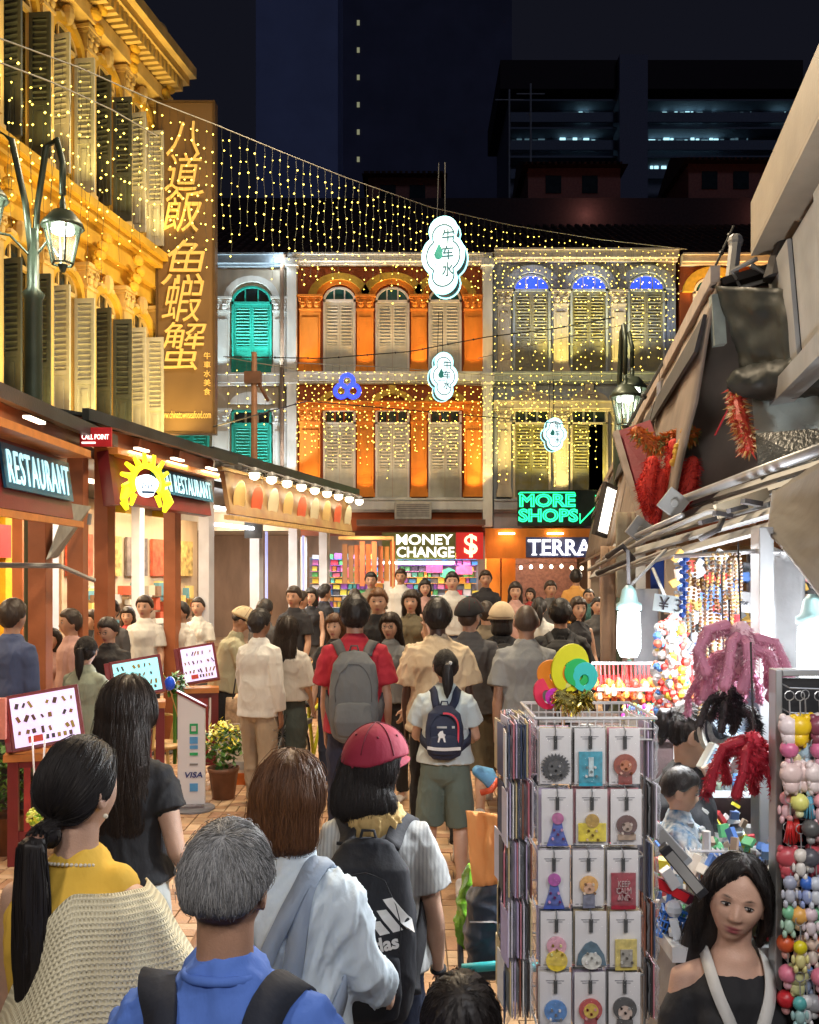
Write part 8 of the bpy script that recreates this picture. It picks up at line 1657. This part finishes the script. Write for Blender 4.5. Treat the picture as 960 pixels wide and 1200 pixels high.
FAR_ = [(530, 15.0, 671, 178, 'man in white t-shirt with a dark strap before the souvenir wall', 0, 0, 0), (569, 16.5, 669, 180, 'man in black t-shirt between MONEY CHANGE and TERRA', 0, 1, 1), (604, 14.5, 683, 176, 'woman in pale top with long hair before the orange pier', 1, 7, 0), (645, 15.5, 682, 185, 'man in dark shirt standing before the TERRA dining room', 2, 6, 1), (675, 18, 668, -10, 'man in orange shirt with back turned under the TERRA sign', 0, 3, 1), (622, 19, 690, 150, 'seated diner in dark red under TERRA', 3, 4, 0), (700, 13, 700, 190, 'woman in grey passing the far stall post', 4, 6, 0), (677, 10.6, 701, 195, 'woman in black by the kerb of the stall row', 3, 1, 0),
 (435, 17, 671, 178, 'man in tan shirt in front of the souvenir wall, left side', 0, 5, 1), (470, 18.5, 668, 172, 'tall man in white behind the olive dress', 2, 0, 0), (498, 16, 680, 186, 'woman in pink top before the tube lights', 3, 7, 0), (416, 14, 690, 10, 'woman in black walking away by the last kiosk post', 4, 1, 0), (380, 15, 686, -60, 'man in dark shirt at the lit far kiosk', 2, 1, 1), (352, 13.5, 694, -70, 'man with black hair at the painted fascia kiosk post', 2, 6, 0), (365, 14.5, 690, 170, 'woman in dark top seated beyond the fascia kiosk', 3, 1, 0), (345, 12, 688, 160, 'man in cap coloured shirt inside the grey kiosk', 0, 1, 1),
 (310, 10.9, 704, -30, 'man in dark brown shirt at the kiosk table', 2, 6, 1), (233, 12, 700, 168, 'woman in white blouse with strap between the kiosk posts', 4, 0, 0), (213, 11, 706, 140, 'man in white t-shirt behind the terracotta post', 0, 0, 1), (170, 10.8, 699, 175, 'smiling man in white behind the terracotta kiosk', 0, 0, 0), (130, 10.4, 704, 165, 'man with black hair in the shade of the kiosk post', 2, 6, 0), (84, 8.6, 716, 120, 'man leaning over a table inside the RESTAURANT kiosk', 2, 7, 1), (62, 9.2, 738, 170, 'woman eating at the table inside the RESTAURANT kiosk', 3, 7, 0), (14, 7.2, 705, -20, 'man in navy shirt seated at the left edge with back turned', 2, 2, 1), (150, 12, 712, 180, 'diner in red at the far restaurant wall', 1, 4, 0), (108, 11, 716, 150, 'diner in black beside the second post', 1, 1, 0), (690, 16, 690, 170, 'woman in teal beside the TERRA tables', 4, 8, 0), (570, 10.2, 706, 8, 'man in brown shirt ahead of the bucket hat', 0, 5, 1), (632, 11.5, 700, -5, 'woman in white walking ahead of the grey t-shirt', 4, 0, 0)]
for k, (px_, Y, top, face, lb, b, ti, si) in enumerate(FAR_): far(px_, Y, top, face, lb, b, ti, si, k % 2, [None, 1, 6][k % 3])
# ---- added fill lamps, out of view behind the camera and above the street
def addedlamp(label, loc, power, col, to):
    t = thing('added_lamp', label, 'lamp', loc); q = MB(); q.lathe([(.03, .16), (.06, .14), (.22, .02), (.21, .015), (.05, .10), (0, .10)], n=18); q.build('lamp_hood', iron_, t, True); q = MB(); q.ell((0, 0, .03), (.06, .06, .06), 12, 8); q.build('bulb', glow('added_bulb', (1, .95, .85), 12), t, True); q = MB(); q.tube([(0, 0, .15), (0, 0, .9)], .012, 6); q.build('stem', iron_, t)
    lamp('AREA', V(loc) - V((0, 0, .06)), power, col, .35, to=to)
iron_ = mat('lamp_iron', (.1, .12, .1), .5, .3)
addedlamp('added unseen fill lamp overhead to the left, behind the walkers', (-1.7, -.6, 3.6), 40, (1, .90, .78), (-.2, 3.0, 1))
addedlamp('added unseen fill lamp overhead in the middle, behind the walkers', (.2, -1.3, 3.9), 38, (1, .93, .86), (.1, 3.4, 1))
addedlamp('added unseen fill lamp over the stall roof edge at the right', (1.0, .5, 3.2), 16, (.95, .97, 1), (.7, 2.4, 1.2))
for x, y, z, pw_, lb in ((-.6, 5.4, 6.4, 210, 'added unseen fill lamp high over the near walkers'), (.6, 9.5, 8.5, 520, 'added unseen fill lamp high over the middle of the street'), (-.2, 14.5, 11.6, 700, 'added unseen fill lamp high over the far crowd')): addedlamp(lb, (x, y, z), pw_, (1, .80, .54), (x, y + .5, 0))
# ================================================================ street lamps, hanging signs, string lights
iron = mat('lamp_green', (.05, .065, .045), .4, .4, .15, 8, .08); lglass = glow('lamp_glass', (.75, 1, .80), 1.0); lhot = glow('lamp_white', (.95, 1, .9), 22)
def lantern(par, c, s=1.0, light=60, lit=True):
    q = MB(); q.lathe([(.015, .30), (.03, .22), (.03, .16), (.10, .14), (.19, .03), (.205, -.01), (.19, -.02), (.0, -.0)], n=14); o = link('lantern_hood', q.mesh('lantern_hood', iron, True), par, c); o.scale = (s,) * 3
    q = MB()
    for k in range(6):
        a, b = R(60 * k), R(60 * k + 60); q.bar((.175 * math.cos(a), .175 * math.sin(a), -.02), (.10 * math.cos(a), .10 * math.sin(a), -.36), .016); q.bar((.10 * math.cos(a), .10 * math.sin(a), -.36), (.10 * math.cos(b), .10 * math.sin(b), -.36), .016)
    o = link('lantern_cage', q.mesh('lantern_cage', iron), par, c); o.scale = (s,) * 3
    g = bpy.data.materials.get('lantern_glass')
    if g is None:
        g = bpy.data.materials.new('lantern_glass'); g.use_nodes = True; N = g.node_tree.nodes; p = N['Principled BSDF']; tr = N.new('ShaderNodeBsdfTransparent'); mx = N.new('ShaderNodeMixShader'); mx.inputs[0].default_value = .02; p.inputs['Roughness'].default_value = .1; p.inputs['Base Color'].default_value = (.7, .8, .7, 1)
        g.node_tree.links.new(tr.outputs[0], mx.inputs[1]); g.node_tree.links.new(p.outputs[0], mx.inputs[2]); g.node_tree.links.new(mx.outputs[0], N['Material Output'].inputs[0])
    q = MB(); q.lathe([(.165, -.03), (.095, -.35)], n=6, caps=False); o = link('lantern_glass', q.mesh('lantern_glass', g), par, c); o.scale = (s,) * 3
    q = MB(); q.lathe([(.0, -.03), (.11, -.03), (.10, -.06), (0, -.07)], n=14); o = link('lamp_disc', q.mesh('lamp_disc', lhot, True), par, c); o.scale = (s,) * 3
    q = MB(); q.lathe([(.02, -.44), (.05, -.37), (.02, -.36)], n=10); o = link('finial', q.mesh('finial', iron), par, c); o.scale = (s,) * 3
    if light: lamp('POINT', V(par.location) + V(c) + V((0, 0, -.16 * s)), light, (.92, 1, .85), .08 * s)
def lamppost(label, X, Y, ztop, arms, light, s=1.0, r=.075):
    t = thing('street_lamp', label, 'street lamp', (X, Y, 0)); q = MB(); q.lathe([(.16, 0), (.16, .25), (.11, .35), (r, .5), (r, ztop - 1.35), (r * 1.3, ztop - 1.3), (r * .7, ztop - 1.25), (r * .6, ztop - .75)], n=14); q.build('post', iron, t, True)
    for dx, dy, dz in arms:
        q = MB(); q.tube([(0, 0, ztop - 1.1), (dx * .15, dy * .2, ztop - .55), (dx * .45, dy * .5, ztop - .05), (dx * .8, dy * .8, ztop + .0), (dx, dy, ztop - .2), (dx, dy, ztop - .45 + dz)], .028, 8); q.build('arm', iron, t, True)
        q = MB(); q.tube([(0, 0, ztop - 1.0), (dx * .5, dy * .5, ztop - .85), (dx * .85, dy * .85, ztop - .98 + dz)], .012, 6); q.build('scroll', iron, t)
        lantern(t, (dx, dy, ztop - .72 + dz), s, light)
    return t
X = P_(39, 8.0); lamppost('green iron street lamp with two glass lanterns by the yellow house', X, 8.0, 5.75, ((.27, -.05, -.02), (-.27, -.3, .12)), 40, .88)
X = P_(724, 12.0); lamppost('green iron street lamp standing before the grey shophouse', X, 12.0, 5.15, ((.16, -.1, .0), (-.02, -.5, -.18)), 22, .95, .06)
# twin lamp head seen beyond the teal house
t = thing('wooden_mast', 'tall wooden mast with string lights before the teal shutters', 'mast', (P_(298, 20), 20, 0)); q = MB(); q.tube([(0, 0, 0), (0, 0, Z_(413, 20))], [.09, .06], 8); q.build('pole', mat('mast_wood', (.38, .2, .12), .6), t); q = MB(); q.tube([(0, 0, Z_(440, 20)), (.3, 0, Z_(470, 20))], .04, 6); q.bb(-.2, .15, -.1, .1, Z_(450, 20), Z_(436, 20)); q.build('cross_arm', terd, t)
# ---- quatrefoil hanging signs
fro = glow('sign_white', (.72, .98, 1.0), 1.35); ed = glow('sign_edge', (.35, .95, 1.0), 2.6); ink = mat('sign_ink', (.01, .09, .12), .5); cas = mat('sign_case', (.06, .07, .08), .4, .3)
def quatre(a, b, n=72):
    pts = []
    for i in range(n):
        t = 2 * math.pi * i / n; dx, dz = math.cos(t), math.sin(t); best = 0
        for cx, cz, rx, rz in ((a * .36, 0, a * .64, b * .46), (-a * .36, 0, a * .64, b * .46), (0, b - a * .66, a * .66, a * .66), (0, -b + a * .66, a * .66, a * .66)):
            A_ = dx * dx / rx / rx + dz * dz / rz / rz; B_ = -2 * (dx * cx / rx / rx + dz * cz / rz / rz); C_ = cx * cx / rx / rx + cz * cz / rz / rz - 1; D_ = B_ * B_ - 4 * A_ * C_
            if D_ > 0: best = max(best, (-B_ + math.sqrt(D_)) / 2 / A_)
        pts.append((dx * best, dz * best))
    return pts
def hangsign(label, px, py, wpx, hpx, Y, rz, side):
    c = W(px, py, Y); a, b = wpx * Y / FPX / 2, hpx * Y / FPX / 2; t = thing('hanging_sign', label, 'hanging sign', c, R(rz), 'lit quatrefoil signs over the street')
    o_ = quatre(a, b * .98); q = MB(); q.prism(o_, .22, c=(0, .0, 0)); q.build('case', cas, t)
    q = MB(); q.prism([(x * .95, z * .96) for x, z in o_], .02, c=(0, -.025, 0)); q.build('face', fro, t)
    for s_, r in ((.99, .018), (.80, .010)):
        q = MB(); q.tube([(x * s_, -.035, z * s_) for x, z in o_ + o_[:1]], r * a / .3, 6, False); q.build('edge_tube' if s_ > .9 else 'inner_line', ed if s_ > .9 else ink, t)
    q = MB(); q.tube([(x * 1.0, .23, z * 1.0) for x, z in o_ + o_[:1]], .015 * a / .3, 6, False); q.build('rear_tube', ed, t)
    hh = b * .36
    for k, ch in enumerate('牛车水'): link('lettering', textmesh(ch, hh * .85, hh, m=ink, ext=.01, bold=.01), t, (a * .22, -.036, b * (.48 - .42 * k)))
    q = MB(); q.ell((-a * .22, -.034, b * .02), (a * .2, .008, b * .11), 12, 6); q.prism([(-a * .46, b * .02), (-a * .2, b * .32), (0, b * .1)], .008, c=(0, -.04, 0)); q.build('crest', mat('crest_teal', (.03, .3, .27), .5), t)
    link('lettering', textmesh('CHINATOWN', a * .6, b * .06, m=ink, ext=.006), t, (-a * .22, -.036, -b * .2))
    q = MB(); q.tube([(0, .1, b), (0, .1, b + 1.0)], .01, 5); q.tube([(-a * .4, .1, b * .8), (-a * .3, .1, b + 1.0)], .008, 5); q.build('hanger', mat('cord_black', (.02, .02, .02)), t)
    lamp('POINT', c + V((0, -.6, 0)), 10 * a, (.7, .95, 1), .2)
hangsign('largest white quatrefoil sign hanging before the orange cornice', 520, 300, 50, 92, 16.5, -16, 1)
hangsign('white quatrefoil sign hanging before the middle of the orange house', 520, 441, 32, 56, 22.5, 12, 1)
hangsign('smallest white quatrefoil sign hanging before the yellow shutters', 650, 509, 27, 38, 23.5, 8, 1)
# blue neon trefoil
c = W(407, 454, 22); t = thing('neon_lantern', 'blue glowing three lobed lantern before the orange house', 'lantern', c); bl = glow('neon_blue', (.03, .06, 1), 2.2); q = MB()
for a in (90, 215, 325):
    cx, cz = .17 * math.cos(R(a)), .15 * math.sin(R(a))
    for r in (.13, .16): q.tube([(cx + r * math.cos(R(k)), 0, cz + r * math.sin(R(k))) for k in range(0, 361, 24)], .036, 6, False)
q.build('neon_loops', bl, t); q = MB(); q.ell((0, .02, 0), (.1, .05, .1), 10, 8); q.build('core', mat('lantern_core', (.5, .3, .2), .5), t); lamp('POINT', c + V((0, -.3, 0)), 6, (.1, .2, 1), .2)
# ---- cables and light curtains
wirem = mat('strand_wire', (.10, .10, .07), .6); cab = mat('cable_grey', (.30, .28, .24), .6); cabd = mat('cable_black', (.02, .02, .02), .6); fairy = glow('fairy_light', (1, .70, .10), 7.5); octa = [(1, 0, 0), (-1, 0, 0), (0, 1, 0), (0, -1, 0), (0, 0, 1), (0, 0, -1)]; of = [(0, 2, 4), (2, 1, 4), (1, 3, 4), (3, 0, 4), (2, 0, 5), (1, 2, 5), (3, 1, 5), (0, 3, 5)]
def curtain(label, pts, gap, drop, bgap, r, dr=0, skip=None, cabm=cab, cr=.009):
    t = thing('light_curtain', label, 'string lights', (0, 0, 0), 0, 'fairy light curtains over the street'); P = [W(*p) for p in pts]; L = [0]
    for a, b in zip(P[:-1], P[1:]): L.append(L[-1] + (b - a).length)
    q = MB(); q.tube(P, cr, 5); q.build('cable', cabm, t)
    def at(s):
        for i in range(len(P) - 1):
            if s <= L[i + 1]: f = (s - L[i]) / (L[i + 1] - L[i]); return P[i].lerp(P[i + 1], f), i + f
        return P[-1], len(P) - 1
    n = int(L[-1] / gap)
    for k in range(n):
        p, u = at((k + .5) * gap); d = drop(u) if callable(drop) else drop
        d *= rng.uniform(.7, 1.1)
        if d < .15: continue
        m = max(1, int(d / bgap)); q = MB(); path = [p]; ph = rng.uniform(0, 6)
        for j in range(m): path.append(p + V((math.sin(ph + j * 1.3) * .015, math.cos(ph + j) * .015, -(j + 1) * bgap)))
        q.tube(path, .002 + r * .04, 3, False); w_ = q.build('strand', wirem, t)
        q = MB()
        for j, c in enumerate(path[1:]):
            c = c + V((rng.uniform(-.02, .02), rng.uniform(-.02, .02), rng.uniform(-.05, .05))); rr = r * rng.uniform(.55, 1.2)
            q.add([c + V(o) * rr for o in octa], of)
        b_ = link('bulbs', q.mesh('bulbs', fairy), w_); b_['kind'] = 'stuff'
    return t
A = ((-60, 22, 8.2), (0, 45, 9.5), (90, 78, 11), (185, 120, 13), (250, 145, 14.5), (330, 178, 16), (400, 206, 17.5), (505, 243, 20), (600, 264, 22), (700, 280, 23.8), (805, 292, 25.4))
curtain('long curtain of fairy lights sagging from the yellow house to the far roofs', A, .215, lambda u: 2.1 if u < 5 else 2.1 - .05 * (u - 5), .20, .0155)
curtain('dense curtain of fairy lights across the grey shophouse upper floor', ((575, 296, 24.8), (680, 294, 24.9), (800, 292, 25.2)), .22, 3.4, .22, .0185)
curtain('fairy light curtain hanging before the lower orange windows', ((345, 425, 24.3), (450, 430, 24.3), (575, 440, 24.3), (710, 440, 24.3)), .18, 2.7, .18, .018)
curtain('second row of fairy lights before the lower windows', ((345, 444, 24.9), (575, 452, 24.9), (700, 470, 24.9)), .22, 1.9, .2, .018)
curtain('sparse fairy lights on the orange house upper windows', ((345, 303, 25.1), (470, 302, 25.1), (572, 300, 25.1)), .42, .9, .28, .018)
curtain('fairy lights dropped in front of the yellow windows by the lamp', ((560, 420, 22.4), (640, 400, 22.0), (735, 380, 21.0), (800, 340, 20.2)), .24, 1.6, .24, .013)
curtain('short fairy lights around the wooden mast', ((262, 418, 20), (298, 425, 20), (345, 432, 20.2)), .2, 1.6, .19, .016)
curtain('close fairy lights along the yellow house cornice', ((-30, 62, 9.0), (60, 96, 10.4), (130, 128, 11.8), (185, 160, 12.8)), .42, 2.3, .27, .010)
for pts, lb in ((((262, 418, 20), (380, 420, 21), (480, 412, 21.5), (570, 395, 21.5), (650, 385, 21), (720, 372, 20)), 'thin black wire with knots crossing the orange house'), (((250, 500, 14), (360, 470, 20), (700, 500, 24)), 'thin wire above the grey kiosk roof'), (((860, 265, 9.0), (830, 330, 8.5), (735, 500, 6.5)), 'slanting wire from the roof beam to the stall')):
    P = [W(*p) for p in pts]; q = MB(); q.tube(P, .012, 5); 
    for a, b in zip(P[:-1], P[1:]):
        for k in range(3): q.ell(a.lerp(b, (k + .5) / 3), .025, 6, 4)
    tag(q.build('wire', cabd), lb, 'wire')
